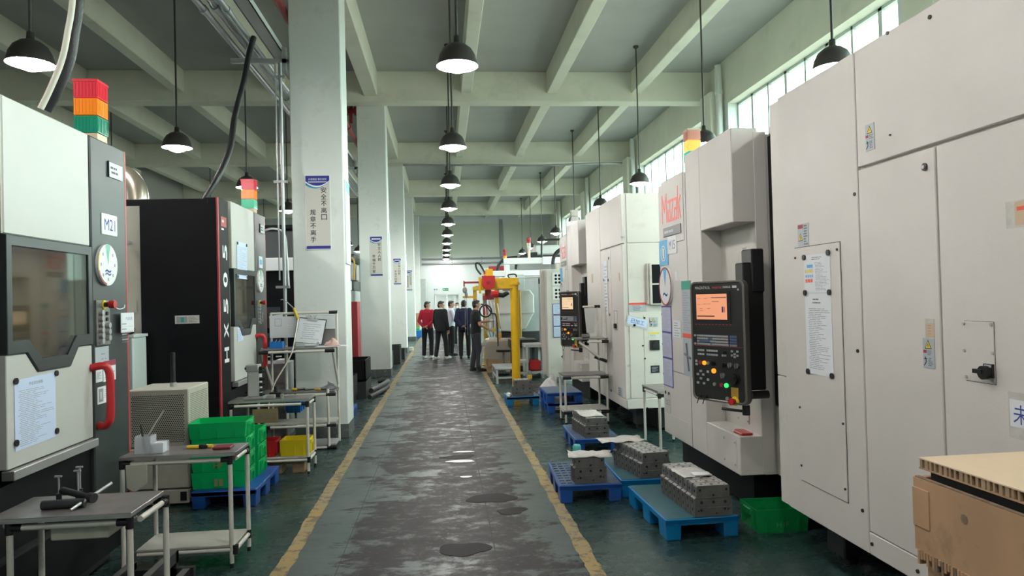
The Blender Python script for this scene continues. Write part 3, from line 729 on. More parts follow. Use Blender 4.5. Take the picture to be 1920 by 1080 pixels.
    q = MB(M_paper, T); q.box(x - .10, x + .10, z - .05, z + .05, .002, .012); q.box(x - .105, x - .1, z - .052, z + .055, .002, .014, M_inkblack); q.lines(x - .08, x + .08, z - .03, z + .03, 2, .012, M_ink, th=.5, seed=4); q.build('instruction_plate', r)
    if near:
        x, z = P(203, 422)
        q = MB(M_posterrim, T); q.prism([(x - .11, z - .07), (x + .11, z - .07), (x + .11, z + .07), (x - .11, z + .07)], .002, .01); q.text('M21', x, z, .075, M_inkblue, w=.15, c=.01); q.build('station_sign', r, bevel=.004)
    else:
        x, z = P(203, 430)
        q = MB(M_paper, T); q.box(x - .08, x + .08, z - .08, z + .06, .002, .01); q.box(x - .05, x + .05, z - .04, z + .02, .01, .011, M_lblue); q.build('station_sign', r)
    x, z = P(196, 497)
    dial = MB(M_posterrim, T); R = .135
    dial.disc(x, z, R, .004, .022, n=32); dial.build('status_dial', r)
    face = MB(M_redtrim, T)
    def wedge(mm, t0, t1, r0, r1, c): face.add([(x + rr * math.sin(t), z + rr * math.cos(t), c) for rr in (r0, r1) for t in [t0 + (t1 - t0) * k / 8 for k in range(9)]], [(k, k + 1, 9 + k + 1, 9 + k) for k in range(8)], mm)
    wedge(M_sgr, -.25, .25, .004, R * .98, .0228)
    wedge(M_redtrim, 3.3, 4.4, R * .90, R * .99, .0228); wedge(M_warn, 4.4, 5.3, R * .90, R * .99, .0228)
    for k in range(1, 8): 
        t = k * PI / 4; face.box(x + R * .7 * math.sin(t) - .008, x + R * .7 * math.sin(t) + .008, z + R * .7 * math.cos(t) - .01, z + R * .7 * math.cos(t) + .01, .0225, .0232, M_inklight)
    face.text('~', x, z - .04, .022, M_inkblue, w=.08, c=.0225); face.text('~', x, z - .06, .022, M_purple, w=.08, c=.0225)
    face.build('dial_print', r)
    x0, z1 = P(176, 563); x1, z0 = P(203, 645)
    cp = MB(M_steel, T); xm = (x0 + x1) / 2
    cp.box(x0, xm - .004, z0, z1, .004, .014); cp.box(xm + .004, x1, z0, z1, .004, .014); bp = cp.build('button_plate', r)
    for cxx, zs in ((x0 + (xm - x0) / 2, (0.28, .40, .53, .66, .78, .91)), (xm + (x1 - xm) / 2, (.57, .71, .85))):
        for q in zs:
            MB(M_silver, T).disc(cxx, z1 + (z0 - z1) * q, .019, .014, .036).build('push_button', bp)
    for q in (.30, .43): MB(M_joint, T).disc(xm + (x1 - xm) / 2, z1 + (z0 - z1) * q, .012, .014, .022).build('key_switch', bp)
    ex = MB(M_red, T); ex.disc(xm + (x1 - xm) * .1, z1 + (z0 - z1) * .1, .026, .05, .085, M_red, 18); ex.disc(xm + (x1 - xm) * .1, z1 + (z0 - z1) * .1, .016, .014, .05, M_joint); ex.disc(xm + (x1 - xm) * .1, z1 + (z0 - z1) * .1, .03, .0135, .02, M_warn); ex.build('emergency_stop', r)
    if near:
        hx, hz = P(211, 572); h = MB(M_silver, T)
        h.tube([(hx, hz + .03, .006), (hx, hz - .01, .012), (hx + .02, hz - .03, .03), (hx + .05, hz - .02, .05), (hx + .055, hz, .05)], .006, sub=3); h.disc(hx, hz + .02, .014, .004, .012); h.build('hook', r)
        qx0, qz1 = P(217, 587); qx1, qz0 = P(242, 622)
        q = MB(M_paper, T); q.box(qx0, qx1 + .0, qz0, qz1, .03, .034); w = qx1 - qx0
        q.text('产 品 信 息', (qx0 + qx1) / 2 + .02, qz1 - .04, .022, M_inkblue, w=w * .5, c=.034)
        for k in range(4): q.box(qx0 + .01, qx0 + w * (.4 if k != 3 else .55), qz1 - .08 - k * .035, qz1 - .072 - k * .035, .034, .0345, M_inklight); q.box(qx0 + .005, qx1 - .01, qz1 - .095 - k * .035, qz1 - .0935 - k * .035, .034, .0345, M_inklight)
        q.build('product_card', r)
        ax0, az1 = P(176, 652); ax1, az0 = P(202, 680)
        q = MB(M_labelgrey, T); q.box(ax0, ax1, az0, az1, .004, .008)
        for k in range(10): q.box(ax0 + .03 + .017 * (k % 4) + .05, ax0 + .04 + .017 * (k % 4) + .05, az1 - .05 - .03 * (k // 3), az1 - .045 - .03 * (k // 3), .008, .0085, M_ink)
        q.build('lubrication_chart', r)
        for (u0, u1, v1, v0, sd) in ((177, 190, 684, 715, 2), (191, 215, 678, 711, 3)):
            ax0, az1 = P(u0, v1); ax1, az0 = P(u1, v0)
            q = MB(M_paper, T); q.box(ax0, ax1, az0, az1, .004, .008); q.box(ax0, ax1, az1 - .035, az1, .008, .0085, M_maroon)
            q.lines(ax0 + .015, ax1 - .015, az0 + .02, az1 - .05, 6, .008, M_ink, seed=sd); q.build('safety_notice', r)
        ax0, az1 = P(180, 727); ax1, az0 = P(211, 750)
        q = MB(M_paper, T); q.box(ax0, ax1, az0, az1, .004, .009); q.box(ax0 + .015, ax0 + .075, az0 + .012, az1 - .012, .009, .0095, M_midgrey); q.box(ax0 + .03, ax0 + .055, az0 + .03, az1 - .03, .0095, .0099, M_lightgrey)
        q.lines(ax0 + .085, ax1 - .01, az0 + .03, az1 - .02, 5, .009, M_inklight, seed=5); q.build('photo_card', r)
        # big typed sheet with four magnets on the lower door
        ax0, az1 = P(25, 712); ax1, az0 = P(104, 822)
        q = MB(M_paperblue, T); q.prism([(ax0, az0 + .005), (ax1, az0 + .012), (ax1, az1 + .002), (ax0, az1 - .006)], .003, .005)
        q.text('作业安全规程', (ax0 + ax1) / 2, az1 - .035, .018, M_ink, w=.13, c=.005); q.lines(ax0 + .025, ax1 - .02, az0 + .02, az1 - .06, 30, .005, M_inklight, seed=9); q.build('typed_sheet', r)
        for px, py in ((27, 715), (103, 700), (28, 831), (104, 808)):
            ux, uz = P(px, py); MB(M_magnet, T).disc(ux, uz, .017, .005, .013).build('magnet', r)
    else:
        def P(px, py):
            p = onX(px, py, XLM); return p.y, p.z
        ax0, az1 = P(443, 452); ax1, az0 = P(463, 512)
        az0 = min(az0, az1 - .4)
        q = MB(M_paperblue, T); q.box(ax0, ax1, az0, az1, .003, .006); q.lines(ax0 + .02, ax1 - .02, az0 + .03, az1 - .05, 22, .006, M_inklight, seed=19); q.build('typed_sheet', r)
        for ux, uz in ((ax0 + .02, az1 - .02), (ax1 - .02, az1 - .02), (ax0 + .02, az0 + .02), (ax1 - .02, az0 + .02)): MB(M_magnet, T).disc(ux, uz, .017, .006, .013).build('magnet', r)
        ax0, az1 = P(444, 615); ax1, az0 = P(455, 638)
        q = MB(M_paperblue, T); q.box(ax0, ax1, az0, az1, .004, .007); q.lines(ax0 + .01, ax1 - .01, az0 + .01, az1 - .01, 7, .007, M_inklight, seed=8); q.build('small_notice', r)
        MB(M_labelgrey, T).box(c0 + .18, c0 + .34, 1.02, 1.18, .004, .009).build('safety_notice', r)
    # red pull handle
    hy = a1 + (.005 if near else -.01); hz0, hz1 = .985, 1.335
    h = MB(M_red, T); h.tube([(hy - .02, hz1 + .0, .0), (hy, hz1 + .01, .07), (hy + .012, hz1 - .03, .095), (hy + .012, hz1 - .1, .10), (hy + .012, hz0 + .08, .10), (hy + .014, hz0 + .01, .09), (hy + .03, hz0 - .02, .055), (hy + .06, hz0 - .02, .005)], .024, n=12, sub=4)
    h.build('pull_handle', r)
    # signal light on top of the control pillar
    stack_light(r, XLM - .13, c0 + cw * .64, zt, .15, (M_srd, M_sor, M_sgr if near else M_sgron), .42)
    # grey equipment cabinet at the back
    if not near:
        q = MB(M_greybox); q.box(-4.9, -2.935, y0 + .01, y0 + .015, .1, 2.7); q.build('side_cabinet_face', r)
        MB(M_black).box(-2.935, XLM - .021, y0 - .012, y0 + .02, .12, 2.71).build('side_panel', r)
        x, z = onY(352, 599, y0).x, onY(352, 599, y0).z
        q = MB(M_labelgrey, FC(x, y0 - .012, z)); q.box(-.115, .115, -.04, .04, 0, .004, M_papergrey); q.box(-.10, .0, -.03, .03, .004, .0045, M_midgrey); q.box(-.06, -.03, -.025, .02, .0045, .005, M_labelteal); q.lines(.01, .105, -.03, .03, 5, .004, M_ink, seed=3); q.build('photo_label', r)
        q = MB(M_silver, FC(-3.03, y0, 2.34)); q.disc(.0, 0, .02, 0, .03).box(.0, .03, -.01, .01, .02, .035); q.build('cabinet_lock', r)
        MB(M_greybox, FC(-3.02, y0, 1.72)).box(-.06, .04, -.06, .06, 0, .02).build('cabinet_handle', r)
    return r
left_machine('machining_center', 'nearest left machine with white door, tinted window and red handle, marked M21', 0.0, True)
left_machine('machining_center', 'black and white machine lettered HX505 behind the perforated box', 3.90, False)
# black coolant post with ring bolt cabinet squeezed between the two machines
b = thing('coolant_cabinet', 'narrow pale cabinet with ring bolt between the two left machines', 'cabinet', (-3.2, 6.9, 0))
MB(M_pale).box(-3.6, -2.86, 6.85, 7.15, 0, 1.43).build('body', b, bevel=.01)
MB(M_pale).box(-3.62, -2.85, 6.84, 7.16, 1.43, 1.455).build('lid', b)
q = MB(M_darksteel); q.tube([(-2.93 + .04 * math.cos(t), 6.95, 1.50 + .04 * math.sin(t)) for t in [2 * PI * k / 12 for k in range(13)]], .012, n=6); q.build('lifting_ring', b)
q = MB(M_silver); q.tube([(-2.93, 6.848, 1.05), (-2.93, 6.82, 1.04), (-2.93, 6.82, .95), (-2.93, 6.848, .94)], .005, n=6); q.build('latch', b)
# foil exhaust elbow rising from the HX505 cabinet
q = MB(M_duct); pts = [(-3.25 + .02, 7.9, 2.80), (-3.22, 7.9, 2.86), (-3.25, 7.92, 3.0), (-3.36, 7.95, 3.12), (-3.55, 8.0, 3.17), (-3.9, 8.0, 3.17)]
q.tube(pts, .105, n=16, sub=6)
for k in range(26):
    t = k / 26 * (len(pts) - 1); i = int(t); p = Vector(pts[i]).lerp(Vector(pts[i + 1]), t - i)
q.lathe([(.125, 0), (.125, .04), (.105, .05)], n=16, c=(-3.23, 7.9, 2.772)); q.build('exhaust_duct', cat='duct', label='shiny foil exhaust elbow rising behind the nearest left machine')
# perforated cream filter unit
f = thing('filter_unit', 'cream perforated metal cabinet standing between the two left machines', 'cabinet', (-2.45, 6.6, 0))
x0, x1, y0, y1 = -2.70, -2.20, 6.34, 6.86
MB(M_greybox).box(x0 + .01, x1 - .01, y0 + .01, y1 - .02, .015, .14).build('plinth', f, bevel=.01)
MB(M_greybox).box(x0, x1, y0, y1, .15, .50).build('lower_cabinet', f, bevel=.01)
MB(M_joint).box(x0 + .42, x0 + .47, y0 - .004, y0 + .01, .05, .12).build('socket', f)
h = MB(M_greybox); h.box(x0, x1, y0, y1, .51, 1.0); hood = h.build('perforated_hood', f, bevel=.008)
d = MB(M_hole, FC(0, y0, 0)); nx, nz = 26, 26
for i in range(nx):
    for j in range(nz):
        d.disc(x0 + .035 + (x1 - x0 - .07) * (i + (.5 if j % 2 else 0)) / nx, .55 + .41 * j / nz, .0058, -.002, .0006, n=6)
d.build('perforation', hood, kind='stuff')
d = MB(M_hole, frame((x1, 0, 0), (0, 1, 0), UP))
for i in range(24):
    for j in range(26): d.disc(y0 + .04 + .44 * (i + (.5 if j % 2 else 0)) / 24, .55 + .41 * j / 26, .0045, -.002, .0006, n=5)
d.build('perforation', hood, kind='stuff')
q = MB(M_darksteel); q.rod((-2.40, 6.55, 1.0), (-2.40, 6.55, 1.30), .019, n=12); q.rod((-2.40, 6.55, 1.0), (-2.40, 6.55, 1.035), .03, M_silver, 6)
for k in range(30): q.rod((-2.40, 6.55, 1.04 + k * .0085), (-2.40, 6.55, 1.044 + k * .0085), .021, n=10)
q.build('threaded_post', f)
# dark machine with a white portal further back on the left
def portal_machine(label, x0, x1, y0, y1, zb, zt):
    r = thing('machining_center', label, 'machine', ((x0 + x1) / 2, (y0 + y1) / 2, 0))
    MB(M_black).box(x0, x1 - .03, y0 + .06, y1, .1, zb - .18).build('casing', r, bevel=.01)
    MB(M_darksteel).box(x0 + .1, x1 - .1, y0 + .1, y1 - .1, 0, .11).build('plinth', r)
    MB(M_posterrim).box(x0, x1, y0, y1, zb - .2, zb).build('cross_beam', r, bevel=.008)
    MB(M_posterrim).box(x0 + .62, x0 + .72, y0 - .02, y0 + .06, .1, zb - .2).build('door_post', r, bevel=.006)
    MB(M_char).box(x0 + .2, x1 - .28, y0 + .25, y1, zb, zb + .45).build('spindle_housing', r, bevel=.02)
    MB(M_black).box(x0 + .1, x1 - .02, y0 + .2, y1, zb + .46, zt).build('housing_top', r, bevel=.02)
    MB(M_midgrey).box(x1 - .25, x1 - .1, y0 + .3, y1 - .1, zb, zb + .40).build('cable_box', r)
    for z in (1.5, 1.1): MB(M_char, FC(x0 + 1.05, y0 + .06, z)).box(-.18, .18, -.16, .16, 0, .012).build('access_panel', r, bevel=.004)
    q = MB(M_char, FC(x0 + .95, y0 + .06, 0)); q.box(-.2, .5, .55, .85, 0, .01); 
    for k in range(3): q.box(-.12 + k * .16, -.03 + k * .16, .89, .91, .0, .004, M_posterrim)
    q.build('rating_plate', r)
    return r
portal_machine('dark machine with white portal beam behind the HX505 machine', -3.75, -2.02, 11.2, 13.6, 2.42, 2.95)
q = thing('machining_center', 'machine with dark motor housing seen between the first two columns', 'machine', (-2.6, 17.2, 0))
MB(M_posterrim).box(-3.6, -2.02, 15.9, 16.0, 1.98, 2.18).build('cross_beam', q)
MB(M_black).box(-3.6, -2.05, 16.0, 18.5, 1.98, 2.2).build('casing', q)
MB(M_midgrey).box(-3.5, -2.05, 16.0, 18.6, .1, 1.97).build('lower_casing', q)
MB(M_char).box(-2.6, -1.93, 15.95, 17.2, 2.6, 2.78).build('motor_housing', q, bevel=.03)
MB(M_midgrey).box(-2.55, -2.0, 16.0, 17.2, 2.2, 2.6).build('motor_block', q, bevel=.02)
MB(M_ochre).tube([(-1.99, 15.9, 2.7), (-1.94, 15.88, 2.55), (-1.96, 15.88, 2.2)], .02, sub=4).build('orange_cable', q)
MB(M_lightgrey).box(-2.2, -1.99, 14.9, 15.3, 1.0, 1.9).build('electric_box', q, bevel=.01)
MB(M_black).box(-3.6, -2.2, 14.9, 15.9, .1, 1.97).build('front_casing', q)
q = MB(M_redm); q.box(-1.99, -1.72, 14.4, 14.9, 0, 1.72); q.build('red_cabinet', cat='cabinet', label='dull red upright cabinet between the first and second columns', bevel=.008)
# grey machine with two windows beyond the third column
r = thing('machining_center', 'grey machine with two dark windows beyond the third column', 'machine', (-2.1, 27, 0))
MB(M_lightgrey).box(-3.6, -1.62, 26.0, 30.2, .5, 2.35).build('casing', r, bevel=.02)
MB(M_black).box(-3.6, -1.75, 25.2, 26.0, 0, 2.1).build('dark_end', r)
MB(M_midgrey).box(-3.5, -1.7, 26, 30.2, 0, .5).build('plinth', r)
for z in (1.72, .98): MB(M_darksteel, FL(-1.62, 28.2, z)).box(-1.2, 1.2, -.3, .3, -.01, .01).build('window', r)
MB(M_lightgrey).box(-1.98, -1.72, 25.0, 25.2, .2, 2.25).build('door_edge', r)
for i, (x, y, c) in enumerate(((-1.2, 33.5, M_bluebin), (-1.32, 34.4, M_green), (-1.35, 35.2, M_card))):
    MB(c).prism([(x - .15, y - .15), (x + .15, y - .15), (x + .15, y + .15), (x - .15, y + .15)], 0, (.32, .4, 1.1)[i]).build(['bucket', 'bin', 'carton'][i], cat=['bucket', 'bin', 'box'][i], label=['blue bucket at the far left edge of the aisle', 'green bin beyond the blue bucket by the aisle', 'tall brown carton beyond the green bin'][i], bevel=.02)
# hoses up to the conduit run
def path(pts): return [tuple(onY(px, py, y)) for px, py, y in pts]
MB(M_hose).tube(path([(378, 382, 7.45), (395, 355, 7.5), (415, 320, 7.6), (432, 275, 7.8), (440, 220, 8.0), (458, 150, 8.2), (466, 105, 8.35), (476, 70, 8.45)]), .032, n=10, sub=6).build('hose', cat='hose', label='black hose hanging from the conduits down to the HX505 machine')
MB(M_hose).tube(path([(84, 206, 4.35), (105, 170, 4.35), (128, 115, 4.35), (138, 60, 4.35), (146, 0, 4.35), (150, -120, 4.35), (150, -300, 4.35)]), .034, n=12, sub=8).build('hose', cat='hose', label='thick black hose rising from the top of the nearest left machine')
MB(M_cream).tube(path([(76, 204, 4.28), (95, 165, 4.28), (116, 112, 4.28), (127, 60, 4.28), (136, 0, 4.28), (141, -120, 4.28), (141, -300, 4.28)]), .017, n=8, sub=8).build('cable', cat='cable', label='cream cable tied to the thick black hose on the nearest left machine')
MB(M_posterrim).tube([(-2.25, 9.15, 2.62), (-2.13, 9.2, 2.66), (-2.0, 9.25, 2.60), (-1.93, 9.05, 2.3), (-1.915, 9.05, 1.9)], .014, n=8, sub=6).build('cable', cat='cable', label='thin white cable arching from the HX505 machine to the air pipe')
# ================================================================== right machining centres
XM = 2.20
def warning_plate(root, T, x, y, w, h, seed, tall=True):
    q = MB(M_labelgrey, T); q.box(x - w / 2, x + w / 2, y - h / 2, y + h / 2, .0, .003)
    if tall:
        ty = y + h * .28; s = h * .17; tx = x - w * .02
        q.prism([(tx - s, ty - s * .8), (tx + s, ty - s * .8), (tx, ty + s)], .003, .0035, M_inkblack); q.prism([(tx - s * .78, ty - s * .66), (tx + s * .78, ty - s * .66), (tx, ty + s * .72)], .0035, .0038, M_warn); q.box(tx - s * .08, tx + s * .08, ty - s * .4, ty + s * .25, .0038, .004, M_inkblack)
        q.box(x - w * .46, x - w * .16, y - h * .0, y + h * .10, .003, .0035, M_maroon)
        q.lines(x - w * .1, x + w * .44, y - h * .08, y + h * .1, 3, .003, M_ink, seed=seed, th=.5); q.lines(x - w * .05, x + w * .44, y - h * .44, y - h * .14, 5, .003, M_ink, seed=seed + 1, th=.5)
        q.rod((x - w * .3, y - h * .13, .003), (x - w * .22, y - h * .3, .003), w * .03, M_inkblack, 6); q.rod((x - w * .4, y - h * .2, .003), (x - w * .14, y - h * .19, .003), w * .025, M_inkblack, 6); q.rod((x - w * .22, y - h * .3, .003), (x - w * .4, y - h * .42, .003), w * .03, M_inkblack, 6)
    else:
        tx = x - w * .25; ty = y - h * .08; s = min(w * .2, h * .34)
        q.prism([(tx - s, ty - s * .9), (tx + s, ty - s * .9), (tx, ty + s)], .003, .0035, M_inkblack); q.prism([(tx - s * .8, ty - s * .76), (tx + s * .8, ty - s * .76), (tx, ty + s * .74)], .0035, .0038, M_warn); q.box(tx - s * .08, tx + s * .08, ty - s * .5, ty + s * .25, .0038, .004, M_inkblack)
        q.box(x - w * .48, x + w * .0, y + h * .3, y + h * .47, .003, .0035, M_maroon); q.lines(x + w * .06, x + w * .46, y - h * .45, y + h * .45, 8, .003, M_ink, seed=seed, th=.5)
    return q.build('warning_plate', root)
def screw(root, T, x, y, r=.012, m=None):
    return MB(m or M_magnet, T).disc(x, y, r, 0, .006, n=8).build('screw', root)
def sheet(root, T, a0, a1, b0, b1, n, seed, base=None, rim=None, name='document'):
    q = MB(base or M_paper, T)
    if rim: q.box(a0 - .012, a1 + .012, b0 - .012, b1 + .012, 0, .004, rim)
    q.box(a0, a1, b0, b1, .004, .006); q.lines(a0 + (a1 - a0) * .08, a1 - (a1 - a0) * .06, b0 + (b1 - b0) * .04, b1 - (b1 - b0) * .08, n, .006, M_inklight, seed=seed)
    return q.build(name, root)
def control_panel(root, dy, screen_m, near):
    """pendant operating panel, turned towards the aisle and the camera"""
    A = Vector((2.125, 4.85 + dy, 0)); D = Vector((-.45, .893, 0)).normalized()      # from near edge to far edge
    W, Z0, Z1 = .515, .895, 1.79
    o = A + D * W; T = frame((o.x, o.y, Z0), -D, UP); H = Z1 - Z0
    c = .045
    def rr(x0, x1, y0, y1, r, n=4):
        out = []
        for cx, cy, t0 in ((x1 - r, y0 + r, -PI / 2), (x1 - r, y1 - r, 0), (x0 + r, y1 - r, PI / 2), (x0 + r, y0 + r, PI)):
            for k in range(n + 1):
                t = t0 + PI / 2 * k / n; out.append((cx + r * math.cos(t), cy + r * math.sin(t)))
        return out
    b = MB(M_panelrim, T); b.ring(rr(0, W, 0, H, c), rr(.016, W - .02, .016, H - .016, c * .8), -.045, .008); b.prism(rr(.004, W - .004, .004, H - .004, c), -.055, -.03, M_panel)
    P = b.build('control_panel', root, bevel=.004)
    MB(M_panel, T).prism(rr(.014, W - .018, .014, H - .014, c * .8), -.04, .0).build('panel_face', P)
    q = MB(M_joint, T); q.box(.045, W - .13, H - .40 + .09, H - .08, .0, .004); q.box(.02, W - .02, H - .37, H - .366, 0, .001); q.box(.02, W - .02, H - .575, H - .572, 0, .001); q.box(.02, W - .02, .235, .238, 0, .001); q.build('panel_bezel', P)
    s = MB(screen_m, T); x0, x1, y0, y1 = .062, W - .16, H - .285, H - .095
    s.box(x0, x1, y0, y1, .004, .006); sc = s.build('screen', P)
    g = MB(M_ink, T); w = x1 - x0; h = y1 - y0
    g.box(x0 + w * .5, x1 - .004, y1 - h * .16, y1 - h * .13, .006, .0065); g.box(x0 + w * .02, x0 + w * .6, y0 + h * .11, y0 + h * .15, .006, .0065, M_inkblack); g.box(x0 + w * .53, x0 + w * .75, y1 - h * .31, y1 - h * .29, .006, .0065)
    g.box(x1 - w * .16, x1 - w * .11, y0 + h * .28, y0 + h * .5, .006, .0065, M_inkblue); g.box(x1 - w * .09, x1 - w * .06, y0 + h * .28, y0 + h * .5, .006, .0065, M_logo)
    for k, (a, bq) in enumerate(((.04, .82), (.27, .82), (.04, .58), (.24, .6), (.38, .6), (.1, .42), (.12, .34), (.36, .42))): g.box(x0 + w * a, x0 + w * (a + .1), y0 + h * bq, y0 + h * (bq + .02), .006, .0065, M_card)
    g.build('screen_print', sc)
    t = MB(M_posterrim, T); t.text('MAZATROL', .125, H - .047, .020, w=.15, c=.001); t.text('matrix', .265, H - .047, .020, M_logo, w=.09, c=.001); t.text('nexus', .355, H - .047, .016, w=.07, c=.001); t.box(.405, .445, H - .055, H - .038, .0, .001, M_posterrim)
    for k in range(11): t.box(.04 + .033 * k, .06 + .033 * k, H - .325, H - .320, 0, .001, M_redtrim)
    t.box(.03, W - .03, H - .485, H - .481, 0, .001, M_redtrim); t.build('panel_lettering', P)
    kb = MB(M_key, T)
    def key(x, y, w_=.017, h_=.014, m=None): kb.box(x, x + w_, y, y + h_, 0, .007, m)
    for j in range(4):
        for i in range(14): key(.06 + .0215 * i, H - .415 - .0205 * j, m=M_keyblue if (j, i) in ((1, 5), (1, 6), (2, 1), (2, 2), (2, 3), (2, 4), (2, 5), (3, 6)) else None)
        for i in range(3): key(.375 + .0215 * i, H - .415 - .0205 * j, m=M_keyblue)
    for j in (0, 3): key(.03, H - .415 - .0205 * j)
    key(.165, H - .478, .06)
    for i in range(3): key(.30 + .0215 * i, H - .478)
    for i in range(3): key(.375 + .0215 * i, H - .478)
    for j in range(2):
        for i in range(3): key(.062 + .022 * i, H - .525 - .030 * j)
        for i in range(5): key(.15 + .022 * i, H - .525 - .030 * j)
    for i in range(2): key(.295 + .022 * i, H - .555)
    for x, y in ((.38, -.52), (.43, -.52), (.405, -.54), (.38, -.55), (.43, -.55), (.405, -.56)): key(x, H + y)
    for x, y in ((.035, -.61), (.035, -.635), (.075, -.685), (.045, -.71), (.1, -.71), (.075, -.74), (.145, -.685), (.145, -.745), (.045, -.775), (.105, -.775)): key(x, H + y, .02, .016)
    kb.build('key', P, kind='stuff')
    def btn(x, y, r, m, nm, d=.012): return MB(m, T).disc(x, H + y, r, 0, d, n=14).build(nm, P)
    btn(.125, -.613, .016, M_onamber, 'amber_lamp'); btn(.085, -.613, .014, M_redm, 'push_button'); btn(.162, -.613, .012, M_silver, 'push_button')
    btn(.215, -.667, .018, M_onamber, 'amber_lamp') ; btn(.22, -.765, .013, M_silver, 'push_button'); btn(.285, -.765, .015, M_redm, 'push_button'); btn(.33, -.765, .017, M_ongreen, 'green_lamp')
    btn(.335, -.885 + .0, .013, M_silver, 'push_button') if False else btn(.335, -.86, .013, M_silver, 'push_button')
    for x, y, r in ((.21, -.61, .017), (.315, -.617, .017), (.37, -.615, .018), (.43, -.617, .018), (.30, -.695, .019), (.325, -.525, .012)):
        k = MB(M_steel if x in (.37, .43, .30) else M_joint, T); k.disc(x, H + y, r, 0, .016, n=14); k.box(x - .004, x + .004, H + y - r, H + y + r, .016, .026); k.build('selector_knob', P)
    k = MB(M_joint, T); k.disc(.405, H - .712, .048, 0, .008, n=24); k.disc(.405, H - .712, .038, .008, .03, n=24); k.disc(.425, H - .70, .008, .03, .045, n=10); k.build('handwheel', P)
    k = MB(M_brass, T); k.box(.37, .435, H - .845, H - .775, 0, .004); k.ring([(.4025 + .024 * math.cos(t), H - .808 + .024 * math.sin(t)) for t in [2 * PI * i / 16 for i in range(16)]], [(.4025 + .02 * math.cos(t), H - .808 + .02 * math.sin(t)) for t in [2 * PI * i / 16 for i in range(16)]], .004, .0055, M_ochre); k.build('brass_label', P)
    k = MB(M_warn, T); k.disc(.405, H - .872, .034, 0, .006, n=20); k.disc(.400, H - .872, .016, .006, .03, M_redm, 14); k.disc(.400, H - .872, .025, .03, .048, M_red, 18); k.build('emergency_stop', P)
    for x in (.075, .13): 
        k = MB(M_joint, T); k.disc(x, H - .865, .014, 0, .018, n=12); k.rod((x, H - .865, .018), (x - .01, H - .92, .03), .004, n=6); k.build('key_switch', P)
    for y in (-.05, -.09): key(.45, H + y) if False else None
    MB(M_key, T).box(.452, .468, H - .075, H - .06, 0, .004).build('usb_cover', P)
    # post and swing arm carrying the panel
    a = MB(M_joint); a.box(2.19, 2.345, 5.02 + dy, 5.16 + dy, .98, 1.92); a.box(2.25, 2.345, 5.0 + dy, 5.18 + dy, 1.70, 2.02); a.rod((2.22, 5.0 + dy, .95), (2.345, 5.0 + dy, .95), .03, M_joint)
    a.build('panel_post', root, bevel=.008)
    a = MB(M_joint, T); a.rod((W - .06, -.005, -.05), (W - .06, -.075, -.05), .028); a.tube([(W - .06, -.05, -.05), (W - .14, -.045, -.01), (W - .22, -.04, .02)], .011); a.build('swivel_handle', P)
    return P
